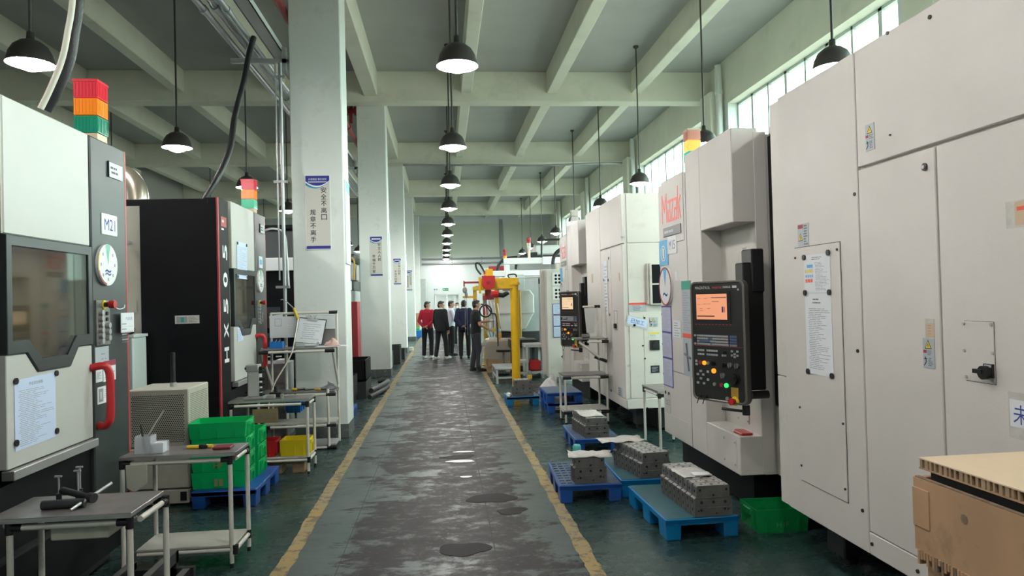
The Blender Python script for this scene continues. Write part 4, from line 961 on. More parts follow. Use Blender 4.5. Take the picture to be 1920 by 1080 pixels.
def right_machine(name, label, dy, near):
    r = thing(name, label, 'machine', (3.2, 4.8 + dy, 0))
    Z0, Z1 = .315, 2.955
    T = FRt(XM, 0, 0)
    # ---- electrical cabinet (near half)
    yn, yf = 2.33 + dy, 4.53 + dy
    MB(M_white).box(XM + .012, 3.9, yn, yf, Z0 + .01, Z1).build('cabinet_casing', r, bevel=.006)
    def pan(nm, ya, yb, za, zb, m=M_white, d=.012, bev=.004):
        return MB(m, T).box(-yb, -ya, za, zb, -.02, d).build(nm, r, bevel=bev)
    g = .006
    pan('edge_panel', 4.405 + dy, yf, 1.15, Z1 - .012, M_whited, .006); pan('edge_panel', 4.405 + dy, yf, Z0, 1.145, M_whited, .006)
    fx = pan('front_panel', 3.545 + dy, 4.40 + dy, Z0 + .0, Z1)
    pan('upper_panel', yn, 3.535 + dy, 2.342, Z1)
    d1 = pan('cabinet_door', 2.952 + dy, 3.535 + dy, .435, 2.328); d2 = pan('cabinet_door', yn, 2.94 + dy, .435, 2.328)
    pan('base_panel', yn, 3.54 + dy, Z0, .43)
    # removable cover on the front panel
    TT = FRt(XM - .012, 0, 0)
    if near:
        ya, za = onX(1494, 466, XM).y, onX(1494, 466, XM).z; yb = onX(1579, 455, XM).y; zb = onX(1590, 940, XM).z
        MB(M_white, TT).box(-ya, -yb, zb, za, -.004, .006).build('cover_plate', fx, bevel=.002)
        T3 = FRt(XM - .018, 0, 0)
        MB(M_gap, TT).ring([(-ya - .004, zb - .004), (-yb + .004, zb - .004), (-yb + .004, za + .004), (-ya - .004, za + .004)], [(-ya, zb), (-yb, zb), (-yb, za), (-ya, za)], -.002, .0008).build('cover_seam', fx)
        for x, y in ((-ya + .015, za - .06), (-yb - .02, za - .04), (-ya + .015, .98 + .0), (-yb - .015, .96), (-ya + .012, .62), (-yb - .015, .60)): screw(fx, T3, x, y, .007)
        # two typed sheets with magnets
        p0 = onX(1507, 480, XM - .02); p1 = onX(1558, 547, XM - .02)
        zt = onX(1507, 480, XM).z; zm = onX(1508, 549, XM).z; ze = onX(1512, 697, XM).z
        a0, a1 = -p0.y, -p1.y
        q = MB(M_paper, T3); q.box(a0, a1, zm, zt, 0, .003); w = a1 - a0; h = zt - zm
        q.box(a0 + w * .12, a0 + w * .35, zt - h * .34, zt - h * .26, .003, .0035, M_lblue)
        for k in range(4): q.box(a0 + w * (.05 + .08 * k), a0 + w * (.10 + .08 * k), zt - h * .47, zt - h * .39, .003, .0035, M_warn); q.disc(a0 + w * (.08 + .08 * k), zt - h * .56, w * .03, .003, .0035, M_lblue, 10)
        for k in range(3): q.box(a0 + w * (.05 + .1 * k), a0 + w * (.13 + .1 * k), zt - h * .73, zt - h * .64, .003, .0035, M_logo)
        q.lines(a0 + w * .42, a1 - w * .05, zm + h * .05, zt - h * .2, 20, .003, M_inklight, seed=31); q.lines(a0 + w * .3, a1 - w * .3, zt - h * .15, zt - h * .06, 2, .003, M_ink, seed=2); q.build('safety_sheet', r)
        q = MB(M_paper, T3); q.box(a0, a1, ze, zm - .005, 0, .003); q.lines(a0 + w * .1, a1 - w * .05, ze + .03, zm - .09, 34, .003, M_inklight, seed=33); q.lines(a0 + w * .3, a1 - w * .3, zm - .07, zm - .03, 2, .003, M_ink, seed=3); q.build('typed_sheet', r)
        for x, y in ((a0 + .01, zt - .012), (a1 - .01, zt - .0), (a0 + .01, zm), (a1 - .01, zm), (a0 + .015, ze + .01), (a1 - .01, ze + .01)): MB(M_magnet, T3).disc(x, y, .017, .003, .012, n=14).build('magnet', r)
        p = onX(1510, 441, XM); warning_plate(r, TT, -p.y, p.z, .125, .14, 5, False)
        p = onX(1636, 257, XM); warning_plate(r, TT, -p.y, p.z, .075, .135, 6)
        p = onX(1747, 662, XM); warning_plate(r, TT, -p.y, p.z, .075, .135, 7)
        p = onX(1748, 616, XM); q = MB(M_tan, TT); q.box(-p.y - .03, -p.y + .03, p.z - .045, p.z + .045, 0, .002, M_papergrey); q.box(-p.y - .022, -p.y + .03, p.z - .04, p.z + .025, .002, .0025); q.lines(-p.y - .01, -p.y + .03, p.z - .03, p.z + .02, 4, .0025, M_ink, seed=4, th=.12); q.build('torn_sticker', r)
        ya, za = onX(1814, 602, XM).y, onX(1814, 602, XM).z; yb, zb = onX(1873, 721, XM).y, onX(1873, 721, XM).z
        MB(M_gap, TT).box(-ya - .002, -yb + .002, zb - .002, za + .002, -.002, .0008).build('cover_seam', d2)
        MB(M_white, TT).box(-ya, -yb, zb, za, -.002, .004).build('cover_plate', d2, bevel=.002)
        T3 = FRt(XM - .016, 0, 0)
        for x, y in ((-ya + .0, za - .01), (-yb - .008, za - .01), (-ya + .0, (za + zb) / 2), (-yb - .005, (za + zb) / 2), (-ya + .005, zb + .015), (-yb - .005, zb + .012)): screw(d2, T3, x, y, .007, M_silver)
        p = onX(1861, 698, XM); q = MB(M_joint, T3); q.box(-p.y - .018, -p.y + .03, p.z - .02, p.z + .035, 0, .01); q.disc(-p.y, p.z, .028, .01, .03, n=16); q.box(-p.y - .048, -p.y + .0, p.z - .005, p.z + .012, .015, .035); q.box(-p.y - .012, -p.y + .025, p.z + .022, p.z + .032, .01, .0105, M_inklight); q.build('main_switch', r)
        p = onX(1913, 400, XM); q = MB(M_tan, TT); q.box(-p.y - .055, -p.y + .09, p.z - .055, p.z + .05, 0, .001, M_papergrey); q.box(-p.y - .01, -p.y + .08, p.z - .045, p.z + .045, .001, .002); q.box(-p.y + .0, -p.y + .07, p.z + .01, p.z + .025, .002, .0025, M_logo); q.build('inspection_sticker', r)
        p = onX(1905, 775, XM); q = MB(M_clear, TT); q.box(-p.y - .02, -p.y + .28, p.z - .095, p.z + .085, 0, .002, M_papergrey); q.box(-p.y - .012, -p.y + .25, p.z - .05, p.z + .055, .002, .003, M_paper); q.text('未加工', -p.y + .12, p.z, .075, M_inkblue, w=.23, c=.003); q.build('status_card', r)
        for px, py in ((1739, 313),): 
            p = onX(px, py, XM); k = MB(M_joint, TT); k.disc(-p.y, p.z, .018, -.01, .006, n=16); k.disc(-p.y, p.z, .009, .006, .012, M_silver, 10); k.build('door_lock', r)
        for px, py in ((1749, 32), (1669, 62), (1674, 253), (1613, 658), (1622, 957), (1607, 364), (1640, 1020), (1726, 1071)):
            p = onX(px, py, XM); screw(r, TT, -p.y, p.z, .01 if px != 1674 else .005)
    else:
        # documents and plates of the farther cabinet
        for (px0, py0, px1, py1, nm, sd) in ((1131, 492, 1135, 522, 'paper_strip', 1), (1134, 490, 1143, 590, 'typed_sheet', 2)):
            p0 = onX(px0, py0, XM); p1 = onX(px1, py1, XM); sheet(r, TT, -p0.y, -p1.y, p1.z, p0.z, 14, sd, name=nm)
        p = onX(1112, 520, XM); MB(M_tan, TT).box(-p.y - .05, -p.y + .05, p.z - .08, p.z + .05, 0, .003).build('sticker', r)
        p = onX(1163, 519, XM); MB(M_tan, TT).box(-p.y - .03, -p.y + .03, p.z - .05, p.z + .05, 0, .003).build('sticker', r)
        p = onX(1166, 735, XM); q = MB(M_labelgrey, TT); q.box(-p.y - .13, -p.y + .07, p.z - .06, p.z + .06, 0, .004); q.lines(-p.y - .11, -p.y + .05, p.z - .05, p.z + .05, 4, .004, M_ink, seed=5, th=.6); q.build('rating_plate', r)
        for px, py in ((1133, 498), (1143, 484), (1134, 525), (1142, 525), (1136, 591), (1145, 590), (1148, 732)):
            p = onX(px, py, XM); screw(r, TT, -p.y, p.z, .018)
        ya, za = onX(1153, 583, XM).y, onX(1153, 583, XM).z; yb, zb = onX(1160, 618, XM).y, onX(1160, 618, XM).z
        MB(M_gap, TT).ring([(-ya - .004, zb - .004), (-yb + .004, zb - .004), (-yb + .004, za + .004), (-ya - .004, za + .004)], [(-ya, zb), (-yb, zb), (-yb, za), (-ya, za)], -.002, .001).build('cover_seam', r)
        p = onX(1157, 611, XM); MB(M_joint, TT).box(-p.y - .03, -p.y + .03, p.z - .03, p.z + .03, 0, .03).build('main_switch', r)
        # end face towards the camera
        TE = FC(0, yn, 0)
        def E(px, py): p = onY(px, py, yn); return p.x, p.z
        MB(M_whited, TE).box(XM + .05, 3.88, 2.345, Z1 - .01, -.01, .008).build('end_panel', r, bevel=.003); MB(M_whited, TE).box(XM + .05, 3.88, .44, 2.33, -.01, .008).build('end_panel', r, bevel=.003)
        MB(M_whited, TE).box(XM + .0, 3.88, Z0, .43, -.01, .012).build('base_panel', r, bevel=.003)
        TE = FC(0, yn - .008, 0)
        x0, z0 = E(1217, 572); x1, z1 = E(1245, 493)
        q = MB(M_whited, TE); q.box(x0, x1 + .05, z0, z1, 0, .05); q.box(x0 - .03, x0, z0 + .01, z1 + .0, 0, .03); u = q.build('vent_unit', r, bevel=.006)
        MB(M_black, TE).box(x0 + .03, x1 + .02, (z0 + z1) / 2 + .01, z1 - .02, .05, .053).build('vent_opening', u); MB(M_black, TE).box(x0 + .03, x1 + .02, z0 + .02, (z0 + z1) / 2 - .01, .05, .053).build('vent_opening', u)
        x, z = E(1195, 576); q = MB(M_labelgrey, TE); q.box(x - .11, x + .11, z - .055, z + .055, 0, .003); q.box(x - .11, x + .11, z + .03, z + .055, .003, .0035, M_logo); q.lines(x - .07, x + .1, z - .045, z + .025, 4, .003, M_ink, seed=4); q.build('notice_plate', r)
        x, z = E(1195, 604); Tq = frame((x, yn - .010, z), (1, 0, -.28), (.28, 0, 1))
        q = MB(M_papergrey, Tq); q.box(-.14, .15, -.07, .06, 0, .001); q.box(-.13, .12, -.045, .05, .001, .003, M_paperblue); q.text('已加工', 0, .002, .055, M_inkblue, w=.17, c=.003); q.disc(-.03, -.045, .016, .003, .01, M_magnet); q.build('status_card', r)
        x, z = E(1225, 604); warning_plate(r, TE, x, z, .11, .12, 9)
        x, z = E(1226, 627); q = MB(M_labelteal, TE); q.box(x - .07, x + .07, z - .03, z + .03, 0, .003, M_pale); q.box(x - .065, x + .065, z + .005, z + .027, .003, .0035, M_warn); q.lines(x - .06, x + .06, z - .02, z, 2, .003, M_ink, seed=4); q.build('notice_plate', r)
        x, z = E(1227, 647); q = MB(M_joint, TE); q.box(x - .06, x + .06, z - .06, z + .06, 0, .012); q.disc(x, z, .035, .012, .03, n=18); q.build('rotary_switch', r)
        x, z = E(1228, 692); q = MB(M_inkblack, TE); q.box(x - .055, x + .055, z - .045, z + .045, 0, .003); q.lines(x - .045, x + .045, z - .035, z + .03, 4, .003, M_inklight, seed=6); q.build('rating_plate', r)
        xa, za = E(1206, 592); xb, zb = E(1250, 735)
        MB(M_gap, TE).box(xa - .003, xa, zb, za, 0, .001).box(xa, xb, zb - .003, zb, 0, .001).build('cover_seam', r)
        for px, py in ((1180, 620), (1181, 684), (1183, 746), (1208, 596), (1209, 672), (1205, 648), (1207, 746), (1208, 735), (1178, 766), (1213, 765), (1165, 444), (1170, 444)):
            x, z = E(px, py); screw(r, TE, x, z, .012, M_silver if px < 1200 else None)
    # ---- feet and dark substructure
    MB(M_darksteel).box(2.62, 3.8, yn + .15, 7.0 + dy, .04, Z0 + .02).build('substructure', r)
    MB(M_black).box(2.36, 2.61, 5.32 + dy, 6.98 + dy, .02, Z0 + .02).build('skirt', r)
    for y in (2.75, 4.25):
        k = MB(M_darksteel); k.box(2.40, 2.56, y - .10 + dy, y + .10 + dy, .05, Z0 + .02); k.rod((2.48, y + dy, 0), (2.48, y + dy, .06), .06, n=12); k.build('foot', r, bevel=.01)
    # ---- working enclosure (far half) with the notch for the panel
    a, bb = 5.19 + dy, 7.04 + dy; n0, n1 = 5.19 + dy, 5.87 + dy; zn0, zn1 = .61, 2.235; xn = 2.375
    MB(M_white).box(xn + .02, 3.9, a, bb, Z0, Z1 - .05).build('enclosure_casing', r)
    MB(M_white, T).box(-bb, -6.23 - dy, Z0 + .0, Z1 - .16, -.21, 0).build('enclosure_panel', r, bevel=.006)
    MB(M_white, T).box(-6.225 - dy, -n1, Z0, Z1, -.21, 0).build('enclosure_panel', r, bevel=.006)
    MB(M_white, T).box(-n1 - .0, -a, zn1, Z1, -.21, 0).build('upper_hood', r, bevel=.006)
    MB(M_white, T).box(-n1 - .0, -a, Z0, zn0, -.21, 0).build('panel_ledge', r, bevel=.006)
    e = MB(M_white); e.box(xn, 2.475, a - .004, a + .03, Z0 + .02, Z1 - .03); e.build('end_plate', r, bevel=.004)
    MB(M_whited).box(xn, xn + .02, n0 + .02, n1, zn0, zn1).build('notch_back', r)
    MB(M_gap, T).box(-6.231 - dy, -6.224 - dy, Z0, 2.8, -.01, -.0005).build('panel_seam', r)
    q = MB(M_white, T); ya, za = onX(1255, 690, XM).y, .0; q.box(-7.0 - dy, -6.26 - dy, Z0 + .02, .52, -.002, .003); q.build('access_panel', r)
    MB(M_gap, T).box(-7.03 - dy, -6.0 - dy, .955, .96, -.002, .0006).build('panel_seam', r)
    q = MB(M_white, T); q.box(-5.50 - dy, -5.25 - dy, .36, .57, 0, .004); u = q.build('access_panel', r)
    TTT = FRt(XM - .004, 0, 0)
    for x in (-5.48, -5.27):
        for y in (.38, .55): screw(u, TTT, x - dy, y, .008, M_silver)
    q = MB(M_white, FRt(xn, 0, 0)); q.box(-5.80 - dy, -5.40 - dy, .66, 1.0, 0, .005); u = q.build('access_panel', r)
    for x in (-5.78, -5.6, -5.42): screw(u, FRt(xn - .005, 0, 0), x - dy, .68, .008, M_silver)
    warning_plate(r, FRt(xn, 0, 0), -5.40 - dy, 1.99, .07, .13, 12)
    # black sliding door beyond the notch
    k = MB(M_black); k.box(2.485, 2.53, 4.55 + dy, 5.183 + dy, .84, 2.885); k.build('sliding_door', r, bevel=.004)
    MB(M_whited).box(2.485, 3.8, 4.545 + dy, 5.18 + dy, Z0, .83).build('door_sill', r, bevel=.004)
    MB(M_white).box(2.55, 3.8, 4.545 + dy, 5.18 + dy, .835, 2.89).build('door_surround', r)
    MB(M_white).box(2.5, 3.8, 4.53 + dy, 5.19 + dy, 2.9, 2.955).build('door_header', r)
    # maker's name, station sign, status dial, papers
    TL = FRt(XM, 0, 0)
    y, z = 6.62 + dy, 2.525
    q = MB(M_white, TL); q.box(-y - .3, -y + .33, z - .33, z + .29, 0, .004); u = q.build('name_plate', r, bevel=.002)
    MB(M_gap, TL).ring([(-y - .304, z - .334), (-y + .334, z - .334), (-y + .334, z + .294), (-y - .304, z + .294)], [(-y - .3, z - .33), (-y + .33, z - .33), (-y + .33, z + .29), (-y - .3, z + .29)], 0, .001).build('plate_seam', r)
    q = MB(M_logo, TL); X0 = -y - .25; Y0 = z - .11; t = .026
    q.strokes([(0, 0, 0, 1), (0, 1, .5, .42), (.5, .42, 1, 1), (1, 1, 1, 0)], X0 - .03, Y0, .135, .26, t, .004)
    A_ = [(0, 1, 1, 1), (1, 1, 1, 0), (1, 0, 0, 0), (0, 0, 0, .52), (0, .52, 1, .52)]
    q.strokes(A_, X0 + .150, Y0, .060, .185, t, .004); q.strokes([(0, 1, 1, 1), (1, 1, 0, 0), (0, 0, 1, 0)], X0 + .248, Y0, .060, .185, t, .004); q.strokes(A_, X0 + .346, Y0, .060, .185, t, .004)
    q.strokes([(0, 0, 0, 1), (.05, .35, .95, .68), (.35, .42, .95, 0)], X0 + .445, Y0, .070, .285, t, .004); q.build('name_lettering', u)
    q = MB(M_badge, TL); q.box(-y - .25, -y + .27, z - .26, z - .17, .004, .012); q.lines(-y - .22, -y + .22, z - .245, z - .185, 1, .012, M_labelgrey, th=.4, seed=7); q.build('model_badge', u, bevel=.004)
    # a flat protective station sign
    if near:
        q = MB(M_lblue, TL); q.box(-7.04, -6.76, 1.99, 2.24, 0, .005); q.box(-6.93, -6.88, 2.06, 2.16, .005, .006, M_posterrim); q.ring([(-6.905 + .08 * math.cos(t), 2.11 + .08 * math.sin(t)) for t in [2 * PI * i / 18 for i in range(18)]], [(-6.905 + .068 * math.cos(t), 2.11 + .068 * math.sin(t)) for t in [2 * PI * i / 18 for i in range(18)]], .005, .006, M_posterrim); q.build('mandatory_sign', r)
        q = MB(M_posterrim, TL); q.box(-6.76, -6.50, 2.09, 2.26, 0, .006); q.text('M15', -6.63, 2.175, .085, M_purple, w=.18, c=.006); q.build('station_sign', r)
    else:
        q = MB(M_lblue, TL); q.box(-7.04 - dy, -6.8 - dy, 1.99, 2.24, 0, .005); q.build('mandatory_sign', r)
        MB(M_posterrim, TL).box(-6.78 - dy, -6.5 - dy, 2.05, 2.25, 0, .005).build('station_sign', r)
    q = MB(M_posterrim, TL); cx, cz, R = -6.83 - dy, 1.78, .19; q.disc(cx, cz, R, 0, .02, n=30); q.prism([(cx, cz)] + [(cx + R * .95 * math.sin(t), cz + R * .95 * math.cos(t)) for t in (-.3, -.1, .1, .3)], .02, .021, M_lblue)
    q.ring([(cx + R * math.cos(t), cz + R * math.sin(t)) for t in [2 * PI * i / 30 for i in range(30)]], [(cx + R * .93 * math.cos(t), cz + R * .93 * math.sin(t)) for t in [2 * PI * i / 30 for i in range(30)]], .02, .024, M_maroon); q.text('~', cx, cz - .08, .04, M_inkblue, w=.14, c=.02); q.build('status_dial', r)
    MB(M_paper, TL).box(-6.58 - dy, -6.5 - dy, 1.83, 1.92, 0, .002).build('tag', r)
    for k, (za, zb) in enumerate(((1.335, 1.575), (1.08, 1.315), (.80, 1.06))): sheet(r, TL, -7.01 - dy, -6.73 - dy, zb if False else za, zb, 18, 40 + k, M_lilac if near else M_paperblue, M_purple, 'framed_document')
    sheet(r, TL, -6.66 - dy, -6.44 - dy, 1.29, 1.45, 6, 51, None, None, 'data_card')
    q = MB(M_labelgrey, TL); q.box(-6.40 - dy, -6.15 - dy, .95, 1.82, 0, .003); q.box(-6.40 - dy, -6.15 - dy, 1.74, 1.82, .003, .004, M_labelteal); q.box(-6.40 - dy, -6.15 - dy, 1.30, 1.34, .003, .004, M_logo)
    q.lines(-6.38 - dy, -6.17 - dy, 1.36, 1.72, 16, .003, M_inklight, seed=60, th=.5); q.rod((-6.3 - dy, 1.25, .003), (-6.25 - dy, 1.0, .003), .012, M_ink, 6); q.rod((-6.35 - dy, 1.15, .003), (-6.2 - dy, 1.12, .003), .012, M_ink, 6); q.build('instruction_label', r)
    q = MB(M_papergrey, TL); q.box(-7.0 - dy, -6.82 - dy, .52, .74, 0, .003); q.text('已加工', -6.91 - dy, .63, .06, M_ink, w=.14, c=.003); q.disc(-6.96 - dy, .72, .016, .003, .01, M_magnet); q.disc(-6.86 - dy, .72, .016, .003, .01, M_magnet); q.build('status_card', r)
    for z in (.9, 1.2, 1.5): screw(r, FRt(XM, 0, 0), -7.02 - dy, z, .01)
    # red rag / hand pad on the ledge, signal light on top
    q = MB(M_red); q.prism([(2.23, 5.22 + dy), (2.32, 5.22 + dy), (2.325, 5.40 + dy), (2.26, 5.42 + dy), (2.225, 5.36 + dy)], zn0 + .001, zn0 + .018); 
    if near: q.build('cable_clip', cat='clip', label='small red plastic piece lying on the ledge below the near control panel', bevel=.004)
    control_panel(r, dy, M_screen15 if near else M_screen14, near)
    st = (M_sredclear, M_soron, M_sgron) if near else (M_sclear, M_sclear, M_sgron)
    stack_light(r, 2.42, 6.62 + dy, Z1 - .05, .125, st, .37, M_sclear)
    return r
right_machine('machining_center', 'nearest right machine, white with orange lit panel and sign M15', 0.0, True)
right_machine('machining_center', 'farther white machine with cream lit panel, behind the nearest right machine', 6.18, False)
# ================================================================== pallets, blocks, crates
def pallet(label, cx, cy, w, d, rot, m, mtop, z=0.0, deck=.032, grid=False):
    """plastic pallet: deck with raised rim, nine block feet; local origin under its centre"""
    r = thing('plastic_pallet', label, 'pallet', (cx, cy, z), rot, group='plastic pallets on the floor'); h = .15
    b = MB(m); b.box(-w / 2, w / 2, -d / 2, d / 2, h - deck - .012, h - .002)
    b.box(-w / 2, w / 2, -d / 2, -d / 2 + .03, h - .05, h - .006); b.box(-w / 2, w / 2, d / 2 - .03, d / 2, h - .05, h - .006)
    b.build('deck', r, local=True, bevel=.006)
    t = MB(mtop); e = .012
    t.box(-w / 2 + e, w / 2 - e, -d / 2 + e, d / 2 - e, h - .004, h)
    t.build('deck_surface', r, local=True)
    if grid:
        k = MB(M_bluetop)
        for i in range(9):
            for j in range(3): k.box(-w / 2 + .02 + j * .055, -w / 2 + .06 + j * .055, -d / 2 + .06 + i * d / 10, -d / 2 + .06 + i * d / 10 + .03, h, h + .006)
        k.build('anti_slip_stud', r, local=True, kind='stuff')
    for sx in (-1, 1):
        for sy in (-1, 0, 1):
            fw, fd = w * .21, d * .19
            x = sx * (w / 2 - fw / 2 - .002); y = sy * (d / 2 - fd / 2 - .002)
            f = MB(m); a0, a1 = .46, .5
            f.add([(x - fw * a0, y - fd * a0, 0), (x + fw * a0, y - fd * a0, 0), (x + fw * a0, y + fd * a0, 0), (x - fw * a0, y + fd * a0, 0), (x - fw * a1, y - fd * a1, h - .03), (x + fw * a1, y - fd * a1, h - .03), (x + fw * a1, y + fd * a1, h - .03), (x - fw * a1, y + fd * a1, h - .03)],
                  [(0, 3, 2, 1), (4, 5, 6, 7), (0, 1, 5, 4), (1, 2, 6, 5), (2, 3, 7, 6), (3, 0, 4, 7)])
            f.build('foot', r, local=True, bevel=.008, seg=2)
    return r
pallet('bright blue pallet nearest on the right, beside the dark green crate', 1.735, 5.25, .53, .92, .03, M_teal, M_tealtop)
pallet('blue pallet by the yellow line carrying a single short stack under paper', 1.185, 6.22, .52, .86, -.03, M_blue, M_bluetop, grid=True)
pallet('scuffed teal pallet between the nearest two, under the long row of blocks', 1.735, 6.35, .56, .96, -.02, M_teal, M_tealtop)
pallet('blue pallet carrying blocks just in front of the pipe trolley', 1.645, 8.10, .50, .92, -.02, M_blue, M_bluetop)
pallet('lower blue pallet of the empty stack of two', 1.74, 10.72, .52, .80, 0, M_blue, M_bluetop)
pallet('upper blue pallet of the empty stack of two', 1.73, 10.70, .53, .80, .01, M_blue, M_bluetop, z=.151)
pallet('bright blue pallet farthest down the aisle, at the foot of the yellow crane', 1.21, 11.42, .52, .52, 0, M_teal, M_bluetop)
pallet('blue pallet on the left carrying the stacks of green crates', -1.88, 6.62, .53, .86, 0, M_blue, M_blue)
pallet('small blue pallet just beyond the near column on the left', -1.56, 10.85, .40, .50, 0, M_blue, M_blue)

def block_proto():
    """one cylinder head casting: stepped body with ports, drilled face and ribs; local origin at the bottom front centre"""
    r = thing('cylinder_head', 'casting', 'machined block', (0, 0, 0), group='machined castings on pallets')
    t = .085; b = MB(M_cast)
    prof = [(-.135, 0), (.135, 0), (.135, .128), (.118, .136), (.118, .205), (.112, .215), (-.112, .215), (-.118, .205), (-.122, .136), (-.135, .128)]
    b.T = Matrix(((1, 0, 0, 0), (0, 0, 1, 0), (0, 1, 0, 0), (0, 0, 0, 1)))
    b.prism(prof, 0.0, t - .006); b.T = None
    b.box(-.131, .131, -.003, .002, .060, .066); b.box(-.131, .131, -.004, .002, .132, .136); b.box(-.139, -.134, .02, .028, .0, .125); b.box(-.139, -.134, .055, .063, .0, .125)
    b.build('casting', r, local=True, bevel=.0025)
    MB(M_castlight).box(-.112, .112, .002, t - .008, .2145, .2165).build('machined_face', r, local=True)
    h = MB(M_hole, FC(0, -.0005, 0))
    for x, z, q in ((-.095, .185, .0085), (.095, .185, .0085), (0, .148, .009), (-.085, .10, .011), (0, .10, .010), (.085, .10, .011), (-.088, .046, .009), (-.108, .042, .006), (.082, .050, .009), (.105, .046, .006), (.02, .022, .006)):
        h.disc(x, z, q, -.002, .001, n=10)
    h.T = Matrix.Translation((0, 0, .2165))
    for x, y, q in ((-.07, .04, .010), (0.0, .03, .012), (.06, .045, .010), (-.03, .06, .006), (.09, .02, .006)): h.disc(x, y, q, -.001, .0006, n=10)
    h.T = FL(0, 0, 0) if False else frame((-.1352, 0, 0), (0, -1, 0), UP)
    for y, z, q in ((-.04, .10, .014), (-.04, .045, .012)): h.disc(y, z, q, -.001, .0008, n=8)
    h.T = frame((-.121, 0, 0), (0, -1, 0), UP); h.disc(-.04, .172, .010, -.001, .001, n=8)
    h.build('bore', r, local=True)
    l = MB(M_castlight); l.box(-.138, -.120, 0.004, t - .008, .127, .1285); l.build('machined_edge', r, local=True)
    return r
BP = block_proto(); bu_ = [False]
def block(x, y, z, rot, label, s=1.0):
    if not bu_[0]:
        BP.location = (x, y, z); BP.rotation_euler = (0, 0, rot); BP['label'] = label; bu_[0] = True; r = BP
    else: r = dup(BP, (x, y, z), rot, label)
    r.scale = (s, s, s); return r
zt = .151
for k in range(8): block(1.83 - .004 * k, 4.795 + .0865 * k, zt, .01, '%s casting from the camera in the row on the nearest bright blue pallet' % ORD[k])
for k in range(2): block(1.18 - .004 * k, 5.825 + .0865 * k, zt, .0, '%s casting under paper on the blue pallet by the yellow line' % ('front' if k == 0 else 'rear'))
for k in range(7): block(1.755 - .014 * k, 5.885 + .0875 * k, zt, .12, '%s casting from the camera in the long row on the scuffed teal pallet' % ORD[k])
for k in range(7): block(1.64 - .006 * k, 7.68 + .087 * k, zt, .03, '%s casting from the camera on the pallet in front of the pipe trolley' % ORD[k])
for k in range(2): block(1.22, 11.18 + .13 * k, zt, 0, '%s casting on the pallet at the foot of the yellow crane' % ('front' if k == 0 else 'rear'), 1.18)
# crumpled protective paper lying on the castings
def paper(name, label, cx, cy, z, w, d, rot, m, seed, amp=.012, droop=.02, n=7):
    R = random.Random(seed); vs = []; fs = []
    c, s = math.cos(rot), math.sin(rot)
    for j in range(n + 1):
        for i in range(n + 1):
            u = (i / n - .5); v = (j / n - .5)
            x = u * w + R.uniform(-.03, .03) * w * (1 if 0 < j < n else .6); y = v * d + R.uniform(-.03, .03) * d
            e = max(abs(u), abs(v)) * 2
            zz = abs(R.gauss(0, amp)) * (.5 + .5 * e) + (-droop * max(0, e - .75) * 4 * R.uniform(0, 1))
            vs.append((cx + x * c - y * s, cy + x * s + y * c, z + max(zz, .002 if e < .8 else -droop)))
    for j in range(n):
        for i in range(n): a = j * (n + 1) + i; fs.append((a, a + 1, a + n + 2, a + n + 1))
    mb = MB(m); mb.add(vs, fs, smooth=True)
    o = mb.build(name, cat='paper' if 'paper' in name else 'sheet', label=label, at=(cx, cy, z))
    so = o.modifiers.new('thick', 'SOLIDIFY'); so.thickness = .0015; so.offset = 1
    return o
zc = zt + .219
paper('wrapping_paper', 'grey paper draped over the short stack by the yellow line', 1.19, 5.92, zc, .36, .22, -.12, M_papergrey, 3, .011, .016)
paper('wrapping_paper', 'greasy paper over the nearest row of castings', 1.80, 5.16, zc, .22, .30, .05, M_papergrey, 5, .004, .004)
paper('paper_note', 'small white note lying on the paper over the nearest castings', 1.845, 5.06, zc + .012, .13, .10, .02, M_paper, 6, .001, .0, 3)
paper('wrapping_paper', 'large pale paper over the far end of the long row of castings', 1.60, 6.46, zc, .42, .26, .15, M_papergrey, 9, .008, .012)
paper('wrapping_paper', 'crumpled paper over the castings in front of the pipe trolley', 1.62, 7.98, zc, .24, .46, .02, M_papergrey, 11, .006, .006)
q = MB(M_aqua); q.lathe([(.001, .0), (.035, 0), (.045, .03), (.045, .12), (.035, .14), (.001, .145)], n=14, c=(1.36, 7.42, .0)); q.build('plastic_jug', cat='jug', label='small aqua plastic jug behind the short stack by the yellow line')
crumple('foil_wrap', 'crumpled foil lying left of the casting at the crane foot', 'foil', 1.0, 11.30, .151, .042, .11, .06, M_bag, 3, .3)
